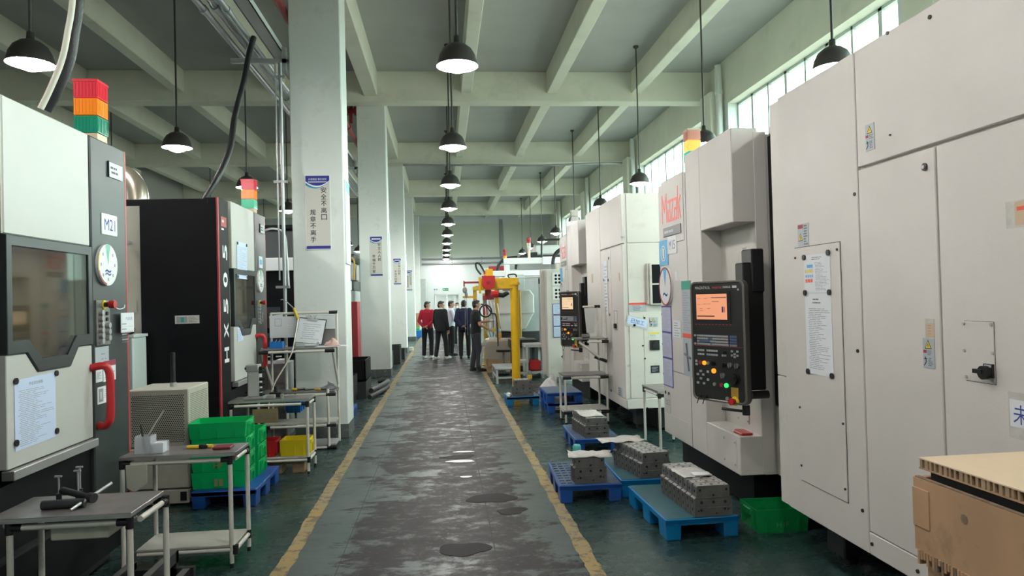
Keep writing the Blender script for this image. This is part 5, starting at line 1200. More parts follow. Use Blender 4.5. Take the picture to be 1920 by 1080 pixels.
# white plastic bag heap beyond the empty pallets
crumple('plastic_bag', 'heap of white plastic bag beyond the empty blue pallets', 'bag', 1.86, 11.85, .0, .29, .27, .33, M_bag, 8, .28, 20, 10)
def crate(name, label, cx, cy, z, w, d, h, m, rot=0.0, group='plastic crates', mark=None):
    r = thing(name, label, 'crate', (cx, cy, z), rot, group=group); tp = .94
    b = MB(m)
    O = [(-w / 2, -d / 2), (w / 2, -d / 2), (w / 2, d / 2), (-w / 2, d / 2)]; t = .008
    def sc(P, k, off=0): return [((x - math.copysign(off, x)) * k, (y - math.copysign(off, y)) * k) for x, y in P]
    lo, hi, il, ih = sc(O, tp), O, sc(O, tp, t), sc(O, 1, t)
    vs = [(*p, 0) for p in lo] + [(*p, h) for p in hi] + [(*p, .008) for p in il] + [(*p, h) for p in ih]
    fs = [(3, 2, 1, 0), (8, 9, 10, 11)]
    for i in range(4):
        j = (i + 1) % 4; fs += [(i, j, 4 + j, 4 + i), (4 + i, 4 + j, 12 + j, 12 + i), (8 + j, 8 + i, 12 + i, 12 + j)]
    b.add(vs, fs); b.build('tub', r, local=True)
    e = .010; k = MB(m); k.ring(sc(O, 1, -e), sc(O, 1, .004), h - .022, h); k.ring(sc(O, .975, -e * .6), sc(O, .975, .004), h * .62, h * .66); k.build('rim', r, local=True, bevel=.002)
    for sx in (-.3, 0, .3): 
        g = MB(m); g.box(sx * w - .006, sx * w + .006, -d / 2 * .985 - .006, -d / 2 * .95, h * .06, h * .62); g.build('rib', r, local=True)
    for sx in (-1, 1):
        g = MB(m); g.box(sx * (w / 2 * .97), sx * (w / 2 + .014), -d * .2, d * .2, h * .66, h * .9); g.box(sx * (w / 2 * .95), sx * (w / 2 + .012), -d * .32, -d * .28, h * .1, h * .9); g.box(sx * (w / 2 * .95), sx * (w / 2 + .012), d * .28, d * .32, h * .1, h * .9); g.build('handle_grip', r, local=True, bevel=.002)
    if mark == 'HF':
        g = MB(M_olive, FC(0, -d / 2 * .98 - .006, h * .40)); g.text('HF', 0, 0, .045, w=.075, bold=.02); g.build('lettering', r, local=True)
    elif mark:
        g = MB(M_olive if mark == 'tag' else M_fadedgreen, FC(0, -d / 2 * .975 - .002, h * .36)); 
        if mark == 'tag': g.box(-.035, .035, -.03, .03, 0, .003)
        else: g.text(mark, 0, 0, .035, w=.09)
        g.build('faded_mark', r, local=True)
    return r
gx, gy = -1.94, 6.42
crate('plastic_crate', 'bottom green crate of the front stack on the left blue pallet', gx, gy, .151, .45, .32, .14, M_green, 0, mark='tag')
crate('plastic_crate', 'green crate marked HF, second from the bottom of the front stack', gx, gy, .292, .45, .32, .14, M_green, .0, mark='HF')
crate('plastic_crate', 'third green crate of the front stack, hidden behind the table top', gx, gy + .01, .433, .45, .32, .14, M_green, .02)
crate('plastic_crate', 'empty green crate on top of the front stack', gx - .01, gy, .574, .47, .33, .135, M_green, .05)
for k in range(3): crate('plastic_crate', '%s green crate of the rear stack behind the HF crate' % ('bottom', 'middle', 'top')[k], gx + .03, gy + .36, .151 + .141 * k, .42, .30, .14, M_green, 0)
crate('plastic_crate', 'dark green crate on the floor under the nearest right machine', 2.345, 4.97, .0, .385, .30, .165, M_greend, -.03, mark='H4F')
# ================================================================== pipe rack tables on the left
def pipe_table(label, x0, x1, y0, y1, h, top_m, legs, shelves=(), cat='table', overhang=.02):
    r = thing('pipe_table', label, cat, ((x0 + x1) / 2, (y0 + y1) / 2, 0)); R = .0145
    t = MB(top_m); t.box(x0 - overhang, x1 + overhang, y0 - overhang, y1 + overhang, h - .022, h); t.build('table_top', r, bevel=.003)
    if top_m is M_steel: MB(M_silver).box(x0 - overhang, x1 + overhang, y0 - overhang - .003, y0 - overhang, h - .022, h - .004).build('steel_edge', r)
    zr = h - .05
    for (x, y) in legs:
        l = MB(M_tube); l.rod((x, y, .03), (x, y, h - .03), R, n=12); l.rod((x, y, 0), (x, y, .035), R * .9, M_joint, 10); o = l.build('leg', r)
        j = MB(M_joint); j.rod((x, y, zr - .03), (x, y, zr + .025), R * 1.3, n=12)
        sx = 1 if x < (x0 + x1) / 2 else -1; sy = 1 if y < (y0 + y1) / 2 else -1
        j.rod((x, y, zr), (x + sx * .055, y, zr), R * 1.25, n=12); j.rod((x, y, zr), (x, y + sy * .05, zr), R * 1.25, n=12); j.build('joint', r)
    X0, X1 = min(l[0] for l in legs), max(l[0] for l in legs); Y0, Y1 = min(l[1] for l in legs), max(l[1] for l in legs)
    for y in (Y0, Y1): MB(M_tube).rod((X0 + .04, y, zr), (X1 - .04, y, zr), R, n=12).build('rail', r)
    for x in (X0, X1): MB(M_tube).rod((x, Y0 + .04, zr), (x, Y1 - .04, zr), R, n=12).build('rail', r)
    for (sx0, sx1, z, m) in shelves:
        s = MB(m); s.box(sx0, sx1, Y0 - .01, Y1 + .01, z, z + .015); s.build('shelf', r, bevel=.002)
        for y in (Y0, Y1): MB(M_tube).rod((sx0, y, z - .018), (sx1, y, z - .018), R, n=12).build('rail', r)
        for x in (X0, X1):
            if sx0 - .05 <= x <= sx1 + .05:
                MB(M_tube).rod((x, Y0, z - .018), (x, Y1, z - .018), R, n=12).build('rail', r)
                for y in (Y0, Y1): MB(M_joint).rod((x, y, z - .045), (x, y, z + .012), R * 1.3, n=12).build('joint', r)
    return r
pipe_table('low steel topped pipe table nearest the camera on the left', -2.09, -1.49, 3.49, 3.84, .75, M_steel, [(-1.49, 3.50), (-1.46, 3.85), (-2.02, 3.50), (-2.06, 3.83)], [(-2.05, -1.48, .12, M_steel)])
pipe_table('steel topped pipe table with pen holder and notebook', -2.07, -1.39, 4.79, 5.07, .75, M_steel, [(-1.41, 4.79), (-1.385, 5.10), (-2.08, 4.79), (-2.0, 5.10)], [(-2.0, -1.39, .135, M_board)])
pipe_table('pipe table with red and yellow bins below and a grey fixture on top', -2.13, -1.385, 7.30, 7.60, .75, M_steel, [(-1.385, 7.28), (-1.38, 7.62), (-2.13, 7.30), (-2.05, 7.60)], [(-2.13, -1.38, .16, M_board)])
crate('plastic_bin', 'red plastic bin on the lower shelf of the third pipe table', -1.86, 7.45, .176, .29, .26, .155, M_redbin, 0, 'bins under the third table')
crate('plastic_bin', 'yellow plastic bin on the lower shelf of the third pipe table', -1.528, 7.45, .176, .285, .26, .16, M_yellowbin, 0, 'bins under the third table')
MB(M_darksteel).box(-1.60, -1.50, 7.40, 7.50, .185, .25).build('metal_part', cat='metal part', label='dark part lying inside the yellow bin', bevel=.01)
# wooden skid under the third table
r = thing('wooden_skid', 'small wooden skid on the floor under the third pipe table', 'pallet', (-1.75, 7.5, 0))
for x in (-1.98, -1.72, -1.50): MB(M_wood).box(x - .06, x + .06, 7.36, 7.56, 0, .09).build('block', r, bevel=.004)
MB(M_wood).box(-2.05, -1.44, 7.36, 7.56, .09, .105).build('board', r)
# tan status board and blue bin hanging at the third table
q = MB(M_tan, FC(-1.78, 7.262, .62)); q.box(-.155, .115, -.085, .055, 0, .006, M_papergrey if False else M_ochre); q.build('tmp') if False else None
q = MB(mat('status_board_tan', (.26, .20, .09), .7, vary=.1), FC(-1.78, 7.255, .62)); q.box(-.13, .115, -.09, .05, 0, .006); q.text('未加工', .01, -.02, .07, M_ink, w=.19, c=.006); q.build('status_board', cat='sign', label='tan board reading unfinished in Chinese under the third table edge')
crate('plastic_bin', 'bright blue bin hooked behind the tan board', -1.60, 7.75, .56, .15, .2, .12, M_bluebin, 0, 'small blue bins')
# ---- things on the nearest table
r = thing('clamp_fixture', 'black steel clamp fixture with upright bolts on the nearest table', 'fixture', (-1.82, 3.66, .75))
b = MB(M_darksteel); b.rod((-1.93, 3.60, .772), (-1.74, 3.61, .772), .022, n=10); b.box(-1.92, -1.76, 3.60, 3.72, .75, .768); b.build('base', r, bevel=.003)
for x, y, h in ((-1.905, 3.70, .135), (-1.845, 3.78, .16), (-1.835, 3.74, .15)):
    q = MB(M_midgrey); q.rod((x, y, .75), (x, y, .75 + h), .005, n=8); q.box(x - .018, x + .014, y - .006, y + .006, .75 + h - .006, .75 + h + .002); q.rod((x, y, .752), (x, y, .80), .013, M_darksteel, 8); q.build('bolt', r)
r = thing('tee_wrench', 'tee handled socket wrench with bright bar on the nearest table', 'wrench', (-1.76, 3.66, .75))
q = MB(M_darksteel); q.rod((-1.89, 3.70, .815), (-1.725, 3.63, .79), .017, n=12, r2=.014); q.rod((-1.735, 3.635, .79), (-1.705, 3.622, .788), .024, n=12); q.build('socket_shaft', r)
MB(M_silver).rod((-1.775, 3.545, .757), (-1.675, 3.74, .83), .0075, n=10).build('cross_bar', r)
# drawer hung below the nearest table
q = MB(M_greybox); q.box(-1.86, -1.60, 3.53, 3.79, .62, .683); q.build('drawer_tray', cat='drawer', label='beige shallow drawer hung below the nearest table', bevel=.006)
q = MB(M_greybox, FC(-1.98, 4.74, .62)); q.prism([(-.05, -.06), (.0, -.09), (.075, -.03), (.075, .085), (-.055, .085)], 0, .008); q.build('hanging_board', cat='board', label='bent beige plate hung under the second table', bevel=.002)
# ---- things on the second table
r = thing('pen_holder', 'clear plastic pen holder with pens on the second table', 'pen holder', (-1.96, 4.87, .75))
q = MB(M_clear); x0, x1, y0, y1 = -2.02, -1.92, 4.83, 4.93
q.box(x0, x1, y0, y1, .751, .755); 
for a in ((x0, x0 + .003, y0, y1), (x1 - .003, x1, y0, y1), (x0, x1, y0, y0 + .003), (x0, x1, y1 - .003, y1)): q.box(*a, .751, .865)
q.build('cup', r)
MB(M_clear).box(-1.918, -1.84, 4.83, 4.93, .751, .82).build('note_tray', r)
MB(M_paper).box(-1.91, -1.848, 4.84, 4.92, .754, .815).build('note_pad', r)
MB(M_silver).rod((-2.01, 4.84, .757), (-1.86, 4.90, 1.02), .005, n=8).build('steel_rule', r)
for x, z, m in ((-1.99, .93, M_inkblack), (-1.985, .91, M_joint)): MB(m).rod((x + .015, 4.88, .757), (x - .015, 4.9, z), .006, n=8).build('pen', r)
r = thing('utility_knife', 'yellow and black utility knife lying on the second table', 'knife', (-1.68, 4.94, .75))
MB(M_eyellow).box(-1.735, -1.63, 4.935, 4.965, .7515, .772).build('grip', r, bevel=.006); MB(M_joint).box(-1.655, -1.60, 4.933, 4.967, .7515, .776).build('lock', r, bevel=.005); MB(M_eyellow).box(-1.60, -1.565, 4.937, 4.963, .7515, .774).build('tail', r, bevel=.005); MB(M_silver).box(-1.757, -1.735, 4.943, 4.957, .753, .756).build('blade', r)
q = MB(M_book); q.box(-1.545, -1.43, 4.865, 4.965, .7515, .768); q.build('notebook', cat='book', label='dark maroon notebook on the right end of the second table', bevel=.004)
# ---- grey fixture on the third table
r = thing('angle_fixture', 'grey machined fixture block with bolts standing on the third table', 'fixture', (-1.94, 7.45, .75))
MB(M_midgrey).box(-2.02, -1.82, 7.33, 7.55, .7515, .775).build('base_plate', r, bevel=.003)
MB(M_lightgrey).box(-1.985, -1.865, 7.36, 7.48, .775, 1.085).build('column_block', r, bevel=.012)
MB(M_midgrey).box(-1.995, -1.875, 7.35, 7.49, 1.03, 1.10).build('cap_block', r, bevel=.006)
for z in (.80, .845, .90, .955, 1.03, 1.065):
    q = MB(M_darksteel); q.rod((-1.865, 7.37, z), (-1.835, 7.37, z), .019, n=8); q.rod((-1.835, 7.37, z), (-1.815, 7.37, z), .01, n=8); q.build('bolt', r)
for z in (.82, 1.06): MB(M_darksteel).rod((-2.02, 7.42, z), (-1.985, 7.42, z), .014, n=8).build('bolt', r)
MB(M_castlight).box(-1.80, -1.72, 7.36, 7.42, .7515, .79).build('metal_cube', cat='metal part', label='bright metal cube right of the grey fixture', bevel=.003)
MB(M_castlight).box(-1.66, -1.63, 7.34, 7.37, .7515, .80).build('metal_pin', cat='metal part', label='small upright bright pin on the third table', bevel=.003)
q = MB(M_darksteel); q.box(-1.80, -1.68, 7.48, 7.56, .7515, .80); q.rod((-1.74, 7.52, .80), (-1.74, 7.52, .86), .02, n=10); q.build('vee_block', cat='metal part', label='dark block behind the bright cube on the third table', bevel=.004)
# ---- angle iron frame and chip tray below the first two tables
r = thing('steel_skid', 'black angle iron skid lying between the first two tables', 'frame', (-1.8, 4.25, 0))
for (a, b_) in (((-1.70, 4.62, .16), (-1.70, 3.92, .16)), ((-1.62, 4.62, .05), (-1.62, 3.92, .05)), ((-1.95, 4.62, .1), (-1.95, 3.92, .1))):
    q = MB(M_darksteel); q.box(a[0] - .02, a[0] + .02, b_[1], a[1], a[2] - .035, a[2] + .035); q.box(a[0] - .021, a[0] + .021, b_[1], a[1], a[2] + .034, a[2] + .037, M_steel); q.build('angle_bar', r)
for y in (3.95, 4.60): MB(M_darksteel).box(-2.0, -1.58, y - .02, y + .02, .0, .09).build('cross_bar', r)
for x in (-1.70, -1.95): MB(M_darksteel).box(x - .02, x + .02, 4.58, 4.62, .0, .19).build('upright', r)
MB(M_redm).box(-1.80, -1.62, 3.44, 3.48, .285, .31).build('red_bar', cat='bar', label='red bar at the foot of the nearest table') if False else None

# ================================================================== work rack in front of the near column
r = thing('pipe_rack', 'tall pipe work rack with shelves standing against the near column', 'rack', (-1.72, 8.72, 0)); R = .0155
def pole(a, b_, nm='pole'): return MB(M_tube).rod(a, b_, R, n=10).build(nm, r)
YA, YZ = 8.46, 8.80; XA, XZ = -2.06, -1.30
pole((XZ - .07, YA, .03), (XZ - .07, YA, .70), 'leg'); pole((XZ, YZ, .03), (XZ, YZ, 1.60), 'leg'); pole((XA - .02, YZ, .03), (XA - .02, YZ, 1.60), 'leg'); pole((XA - .1, YA, .03), (XA - .1, YA, .70), 'leg')
pole((XA + .15, YZ, .03), (XA + .15, YZ, 1.2), 'leg')
pole((XZ + .0, YZ, 1.59), (XA - .02, YZ, 1.59), 'top_bar')
for x in (XA - .02, XZ): pole((x, YZ, .72), (x - .02 if x > -1.7 else x - .06, YA + .08, 1.16), 'brace')
for z, m, x0 in ((1.17, M_steel, XA - .06), (.66, M_steel, XA - .12), (.30, M_board, XA - .06), (.045, M_midgrey, XA - .06)):
    y0 = YA - (.0 if z < 1 else .02)
    MB(m).box(x0, XZ + .01, y0, YZ + .01, z, z + .018).build('shelf', r, bevel=.002)
    pole((x0, y0 - .002, z - .022), (XZ - .02, y0 - .002, z - .022), 'rail')
    for x in (x0 + .03, XZ - .04): MB(M_joint).rod((x - .05, y0 - .002, z - .022), (x + .06, y0 - .002, z - .022), R * 1.3, n=10).build('joint', r)
MB(M_joint).rod((XZ - .09, YZ, 1.59), (XZ + .01, YZ, 1.59), R * 1.35, n=10).build('joint', r)
MB(M_steel).box(XA + .45, XZ - .02, YZ - .02, YZ - .012, 1.19, 1.39).build('back_plate', r)
MB(M_clear).box(XA + .4, XZ - .02, YZ - .03, YZ - .026, 1.39, 1.56).build('clear_sheet', r)
def hung(name, label, cx, z0, z1, w, y, n, seed, cat, tilt=0.0, m=M_paper):
    T = frame((cx, y, z0), (math.cos(tilt), 0, math.sin(tilt)), (-math.sin(tilt), 0, math.cos(tilt)))
    q = MB(m, T); q.box(-w / 2, w / 2, 0, z1 - z0, 0, .003)
    return q, T
q, T = hung('drawing_sheet', '', -1.86, 1.30, 1.555, .46, 8.775, 0, 1, 'paper')
q.ring([(-.17, .14), (-.09, .14), (-.09, .23), (-.17, .23)], [(-.165, .145), (-.095, .145), (-.095, .225), (-.165, .225)], .003, .0035, M_inklight); q.lines(-.02, .2, .04, .22, 9, .003, M_inklight, seed=12, th=.1); q.box(-.22, .1, .02, .022, .003, .0035, M_inklight)
q.build('drawing_sheet', cat='paper', label='large technical drawing hung on the rack top bar')
q, T = hung('x', '', -2.0, 1.46, 1.575, .16, 8.783, 0, 1, 'paper', .15); q.build('drawing_sheet', cat='paper', label='second paper peeking out behind the hung drawing')
r2 = thing('clipboard', 'clipboard with typed form hanging from the rack top bar', 'clipboard', (-1.61, 8.72, 1.22))
T = frame((-1.63, 8.70, 1.23), (.97, .05, -.12), (.20, .10, 1)); q = MB(M_darksteel, T); q.box(-.155, .165, -.005, .30, -.006, 0); q.build('board', r2)
q = MB(M_lilac if False else M_paper, T); q.box(-.15, .155, .0, .29, 0, .003); q.lines(-.10, .12, .04, .24, 8, .003, M_inklight, seed=15, th=.25); q.build('form', r2)
q = MB(M_silver, T); q.box(-.06, .06, .27, .295, .003, .012); q.disc(0, .305, .018, .0, .014, n=12); q.build('clip', r2)
MB(M_silver).tube([(-1.63, 8.8, 1.575), (-1.60, 8.76, 1.55), (-1.58, 8.735, 1.525)], .003, n=6).build('hook', r2); MB(M_silver).tube([(-1.53, 8.8, 1.575), (-1.54, 8.76, 1.55), (-1.55, 8.735, 1.525)], .003, n=6).build('hook', r2)
r2 = thing('blue_tray', 'small blue tray with pens on the rack desk', 'tray', (-1.96, 8.56, 1.19))
q = MB(M_bluebin); q.prism([(-2.03, 8.50), (-1.885, 8.50), (-1.885, 8.60), (-2.03, 8.60)], 1.189, 1.20); 
for a in ((-2.03, -1.885, 8.498, 8.505, 1.20, 1.26), (-2.03, -1.885, 8.60, 8.605, 1.20, 1.27), (-2.03, -2.025, 8.5, 8.6, 1.2, 1.265), (-1.89, -1.885, 8.5, 8.6, 1.2, 1.265)): q.box(*a)
q.build('tray', r2); 
for x in (-1.99, -1.95): MB(M_silver).rod((x - .01, 8.53, 1.20), (x + .03, 8.55, 1.29), .004, n=6).build('pen', r2)
MB(M_paper).box(-1.52, -1.16, 8.50, 8.72, 1.1885, 1.1945).build('paper_stack', cat='paper', label='white sheets on the right end of the rack desk')
crumple('cleaning_rag', 'crumpled pink rag on the rack desk', 'cloth', -1.335, 8.58, 1.195, .085, .06, .085, M_pink, 4)
q = MB(M_lightgrey); q.rod((-1.64, 8.56, 1.209), (-1.50, 8.55, 1.209), .018, n=10); q.rod((-1.50, 8.55, 1.21), (-1.47, 8.53, 1.25), .014, n=10); q.build('marker_case', cat='case', label='pale tube lying below the clipboard on the rack desk')
q = MB(M_eyellow); q.rod((-1.80, 8.58, .697), (-1.74, 8.56, .697), .016, n=8); q.rod((-1.66, 8.56, .684), (-1.54, 8.55, .692), .006, M_joint, 8); q.rod((-1.54, 8.55, .692), (-1.47, 8.54, .692), .011, M_ochre, 8); q.rod((-1.74, 8.56, .697), (-1.66, 8.6, .697), .014, M_joint, 8); q.build('hand_tool', cat='tool', label='tools with yellow handles on the middle shelf of the rack')
crumple('plastic_bag', 'dark crumpled plastic bag on the middle shelf of the rack', 'bag', -1.395, 8.62, .6785, .095, .08, .075, M_bagdark, 6, .3)
r2 = thing('air_gun', 'yellow air blow gun hanging on the rack with pale hose', 'air gun', (-1.77, 8.76, 1.55))
q = MB(M_eyellow); q.rod((-1.80, 8.76, 1.65), (-1.755, 8.75, 1.53), .016, n=10); q.rod((-1.755, 8.75, 1.53), (-1.74, 8.75, 1.52), .02, n=10); q.build('grip', r2)
MB(M_silver).tube([(-1.80, 8.76, 1.65), (-1.88, 8.76, 1.73), (-1.93, 8.76, 1.76), (-1.95, 8.76, 1.755)], .006, n=6).build('nozzle', r2)
MB(M_cream).tube([(-1.745, 8.74, 1.52), (-1.72, 8.44, 1.35), (-1.78, 8.42, 1.1), (-1.98, 8.40, .75), (-2.05, 8.40, .4)], .008, n=6, sub=6).build('air_hose', r2)
# drawer cabinet behind the rack
r2 = thing('drawer_cabinet', 'grey drawer cabinet standing behind the pipe rack', 'cabinet', (-2.2, 9.6, 0))
MB(M_midgrey).box(-2.52, -2.03, 9.3, 9.8, 0, .95).build('body', r2, bevel=.006)
for z in (.78, .60, .42, .24): 
    d_ = MB(M_midgrey).box(-2.50, -2.05, 9.285, 9.3, z - .075, z + .075).build('drawer', r2, bevel=.003); MB(M_silver).tube([(-2.34, 9.285, z + .02), (-2.34, 9.26, z), (-2.22, 9.26, z), (-2.22, 9.285, z + .02)], .006, n=6).build('handle', d_)
MB(M_paper).box(-2.16, -2.04, 9.35, 9.6, .951, .99).build('paper_pad', cat='paper', label='white pad on the grey drawer cabinet')
# dark bins and castings beyond the near column
def open_box(name, label, x0, x1, y0, y1, z0, z1, m, cat='bin'):
    q = MB(m); t = .012
    q.box(x0, x1, y0, y1, z0, z0 + t); q.box(x0, x0 + t, y0, y1, z0, z1); q.box(x1 - t, x1, y0, y1, z0, z1); q.box(x0, x1, y0, y0 + t, z0, z1); q.box(x0, x1, y1 - t, y1, z0, z1)
    q.box(x0 - .01, x1 + .01, y0 - .01, y0 + t, z1 - .03, z1)
    return q.build(name, cat=cat, label=label)
r2 = thing('chip_skip', 'black steel chip bin raised on a frame beyond the near column', 'bin', (-1.65, 13.1, 0))
q = MB(M_black); x0, x1, y0, y1, z0, z1 = -1.95, -1.40, 12.7, 13.6, .32, .68
q.box(x0, x1, y0, y1, z0, z0 + .02); q.box(x0, x0 + .02, y0, y1, z0, z1); q.box(x1 - .02, x1, y0, y1, z0, z1); q.box(x0, x1, y0, y0 + .02, z0, z1); q.box(x0, x1, y1 - .02, y1, z0, z1); q.build('bin', r2)
q = MB(M_darksteel); q.box(x0, x1, y0, y1, .0, .30); q.build('base', r2)
open_box('steel_bin', 'dark open steel bin in front of the raised chip bin', -1.95, -1.52, 11.7, 12.5, .12, .48, M_darksteel)
MB(M_darksteel).box(-1.93, -1.54, 11.75, 12.45, 0, .12).build('steel_block', cat='block', label='dark block under the open steel bin')
r2 = thing('pipe_bend', 'bent black pipe handle lying on the floor beside the chip bin', 'pipe', (-1.3, 13.3, 0))
MB(M_darksteel).tube([(-1.32, 12.8, .13), (-1.21, 13.5, .13), (-1.14, 14.2, .13), (-1.24, 14.3, .13), (-1.34, 14.3, .13)], .045, n=10, sub=5).build('upper_pipe', r2); MB(M_darksteel).tube([(-1.33, 12.6, .045), (-1.22, 13.2, .045), (-1.12, 14.0, .045)], .04, n=10, sub=5).build('lower_pipe', r2)
r2 = thing('grey_fixture', 'grey casting fixture standing on the small blue pallet', 'fixture', (-1.57, 10.85, .151))
MB(M_midgrey).box(-1.70, -1.45, 10.7, 11.0, .1515, .50).build('body', r2, bevel=.02)
for z in (.22, .32, .42): MB(M_darksteel).rod((-1.45, 10.8, z), (-1.41, 10.8, z), .025, n=8).build('bolt', r2)
MB(M_castlight).box(-1.71, -1.44, 10.69, 11.01, .50, .52).build('top_plate', r2)
for i, (x0, x1, y0, y1, h) in enumerate(((-1.75, -1.35, 18.0, 18.9, .42), (-1.62, -1.22, 19.4, 20.2, .5), (-1.5, -1.18, 21, 21.6, .3))): open_box('steel_bin', ['nearest dark bin between second and third columns', 'middle dark bin between second and third columns', 'small far dark bin between second and third columns'][i], x0, x1, y0, y1, 0, h, M_darksteel)
MB(M_papergrey).box(-1.22, -1.08, 24.4, 24.8, 0, .12).build('timber_offcut', cat='wood', label='pale offcut on the floor by the third column', bevel=.01)
# ================================================================== pipe trolley rack on the right
r = thing('pipe_trolley', 'pipe trolley with two decks and an upper desk before the farther right machine', 'trolley', (1.85, 9.42, 0)); R = .0155
def tp(a, b_, nm='pole', m=None, rr=None): return MB(m or M_tube).rod(a, b_, rr or R, n=10).build(nm, r)
xa, xb, ya, yb = 1.56, 2.12, 9.23, 9.62
for x, y, zt_ in ((xa, ya, .64), (xa, yb, .64), (xb, ya, 1.55), (xb - .02, yb, 1.57)):
    tp((x, y, .05), (x, y, zt_), 'leg'); tp((x, y, 0), (x, y, .05), 'caster', M_joint, .018)
for z, m, x0 in ((.655, M_steel, xa), (.20, M_board, xa)):
    MB(m).box(x0 - .02, xb + .02, ya - .02, yb + .02, z, z + .018).build('deck', r, bevel=.002)
    tp((x0, ya - .005, z - .022), (xb, ya - .005, z - .022), 'rail'); tp((x0, ya, z - .022), (x0, yb, z - .022), 'rail')
    for x in (x0 + .02, xb - .04): tp((x - .05, ya - .005, z - .022), (x + .06, ya - .005, z - .022), 'joint', M_joint, R * 1.35)
MB(M_steel).box(1.72, 2.14, ya - .06, yb - .05, 1.135, 1.15).build('desk', r, bevel=.002)
tp((1.86, ya - .06, 1.105), (2.10, ya - .06, 1.105), 'rail'); tp((2.05, ya - .06, 1.105), (2.14, ya - .06, 1.105), 'joint', M_joint, R * 1.35)
for y in (ya, yb - .1):
    tp((1.76 + (y - ya) * .2, y - .02, 1.10), (xb - .05, y - .02, .86), 'brace'); tp((xb - .1, y - .02, .88), (xb, y - .02, .84), 'joint', M_joint, R * 1.4)
tp((1.90, yb, 1.56), (xb, yb, 1.56), 'top_bar'); tp((xb - .06, yb, 1.56), (xb + .02, yb, 1.56), 'joint', M_joint, R * 1.35)
q = MB(M_papergrey, FC(1.985, 9.58, 1.14)); q.prism([(-.05, .06), (.05, .06), (.085, .40), (-.075, .40)], 0, .012, M_bag); q.build('hanging_sheet', cat='sheet', label='long white sheet hung from the trolley top bar', bevel=.003)
MB(M_steel).rod((1.80, 9.22, 1.18), (1.90, 9.24, 1.18), .028, n=10).build('metal_part', cat='metal part', label='round metal part lying on the trolley desk')
pt = pipe_table('narrow pipe table tucked behind the left edge of the nearest right machine', 2.27, 2.6, 7.42, 8.0, .67, M_steel, [(2.27, 7.42), (2.6, 7.42), (2.27, 8.0), (2.6, 8.0)])

# ================================================================== yellow jib crane and the ochre hoist frame
r = thing('jib_crane', 'bright yellow jib crane standing at the right edge of the aisle', 'crane', (1.2, 12.05, 0))
q = MB(M_yellow); q.rod((1.20, 12.05, .02), (1.20, 12.05, 1.94), .072, n=20); q.build('post', r)
q = MB(M_yellow); q.box(1.02, 1.38, 11.87, 12.23, 0, .02); q.build('base_plate', r, bevel=.003)
for sx in (-1, 1):
    for sy in (-1, 1): MB(M_steel).rod((1.20 + sx * .14, 12.05 + sy * .14, .02), (1.20 + sx * .14, 12.05 + sy * .14, .05), .016, n=6).build('anchor_bolt', r)
MB(M_yellow).rod((1.2, 12.05, 1.93), (1.2, 12.05, 1.97), .10, n=20).build('flange', r)
q = MB(M_yellow); q.box(.62, 1.27, 11.98, 12.12, 1.87, 2.05); q.build('arm', r, bevel=.006)
q = MB(M_yellow); q.box(.60, .63, 11.95, 12.15, 1.80, 2.08); q.build('end_plate', r, bevel=.004)
q = MB(M_yellow); q.box(.72, .84, 12.0, 12.1, 2.05, 2.21); q.build('cable_post', r, bevel=.004)
MB(M_hose).tube([(1.12, 12.0, 2.05), (1.10, 12.0, 2.10), (1.22, 12.0, 2.11), (1.24, 12.0, 2.06)], .012, n=6, sub=4).build('cable_loop', r)
MB(M_hose).tube([(.70, 12.02, 2.16), (.62, 12.02, 2.30), (.56, 12.02, 2.31), (.57, 12.02, 2.22), (.64, 12.02, 2.12)], .016, n=6, sub=5).build('cable_loop', r)
q = MB(M_red, FC(.755, 11.93, 1.99)); q.prism([(-.11, .10), (-.11, -.02)] + [(.11 * math.cos(t), -.03 + .10 * math.sin(t)) for t in [PI + PI * k / 8 for k in range(9)]] + [(.11, .10)], 0, .06); q.disc(0, -.01, .03, .06, .075, M_redm); q.build('trolley_cover', r, bevel=.003)
q = MB(M_redm); q.rod((.62, 12.05, 1.99), (.34, 12.05, 1.99), .016, n=8); q.rod((.35, 12.05, 2.02), (.35, 12.05, 1.92), .012, n=8); q.build('side_rod', r)
h = thing('chain_hoist', 'small grey chain hoist hanging from the red rod of the yellow crane', 'hoist', (.36, 12.05, 1.7))
q = MB(M_midgrey); q.ball((.36, 12.05, 1.86), .04, n=10, k=7, sq=(1, 1, 1.4)); q.ball((.385, 12.05, 1.78), .03, n=8, k=6, sq=(.8, .8, 1.8)); q.build('body', h)
MB(M_steel).rod((.36, 12.05, 1.82), (.35, 12.05, 1.05), .004, n=5).build('chain', h); MB(M_steel).rod((.385, 12.05, 1.72), (.39, 12.05, 1.1), .004, n=5).build('chain', h)
q = MB(M_redm); q.rod((.755, 12.05, 1.86), (.755, 12.05, 1.70), .055, n=12); q.box(.66, .85, 12.0, 12.1, 1.69, 1.76); q.rod((.70, 12.05, 1.69), (.70, 12.05, 1.62), .03, M_steel, 8); q.build('hoist_motor', cat='hoist', label='red hoist motor under the yellow crane arm')
q = MB(M_hose); q.tube([(.70 + .10 * math.cos(t), 12.0, 1.50 + .10 * math.sin(t)) for t in [2 * PI * k / 16 for k in range(17)]], .014, n=6); q.tube([(.62, 12.0, 1.62), (.72, 12.0, 1.58), (.80, 12.0, 1.46), (.88, 12.0, 1.40), (.90, 12.0, .9)], .012, n=6, sub=4); q.build('cable_coil', cat='cable', label='coiled black cable hanging below the red hoist motor')
r = gantry = thing('hoist_gantry', 'ochre steel hoist frame behind the yellow crane', 'crane', (1.2, 18.5, 0))
for x, y, z in ((.86, 19.5, 1.98), (1.06, 18.4, 1.85), (1.38, 18.4, 1.95), (1.95, 18.4, 1.95)): MB(M_ochre).rod((x, y, .012), (x, y, z), .055, n=14).build('post', r); 
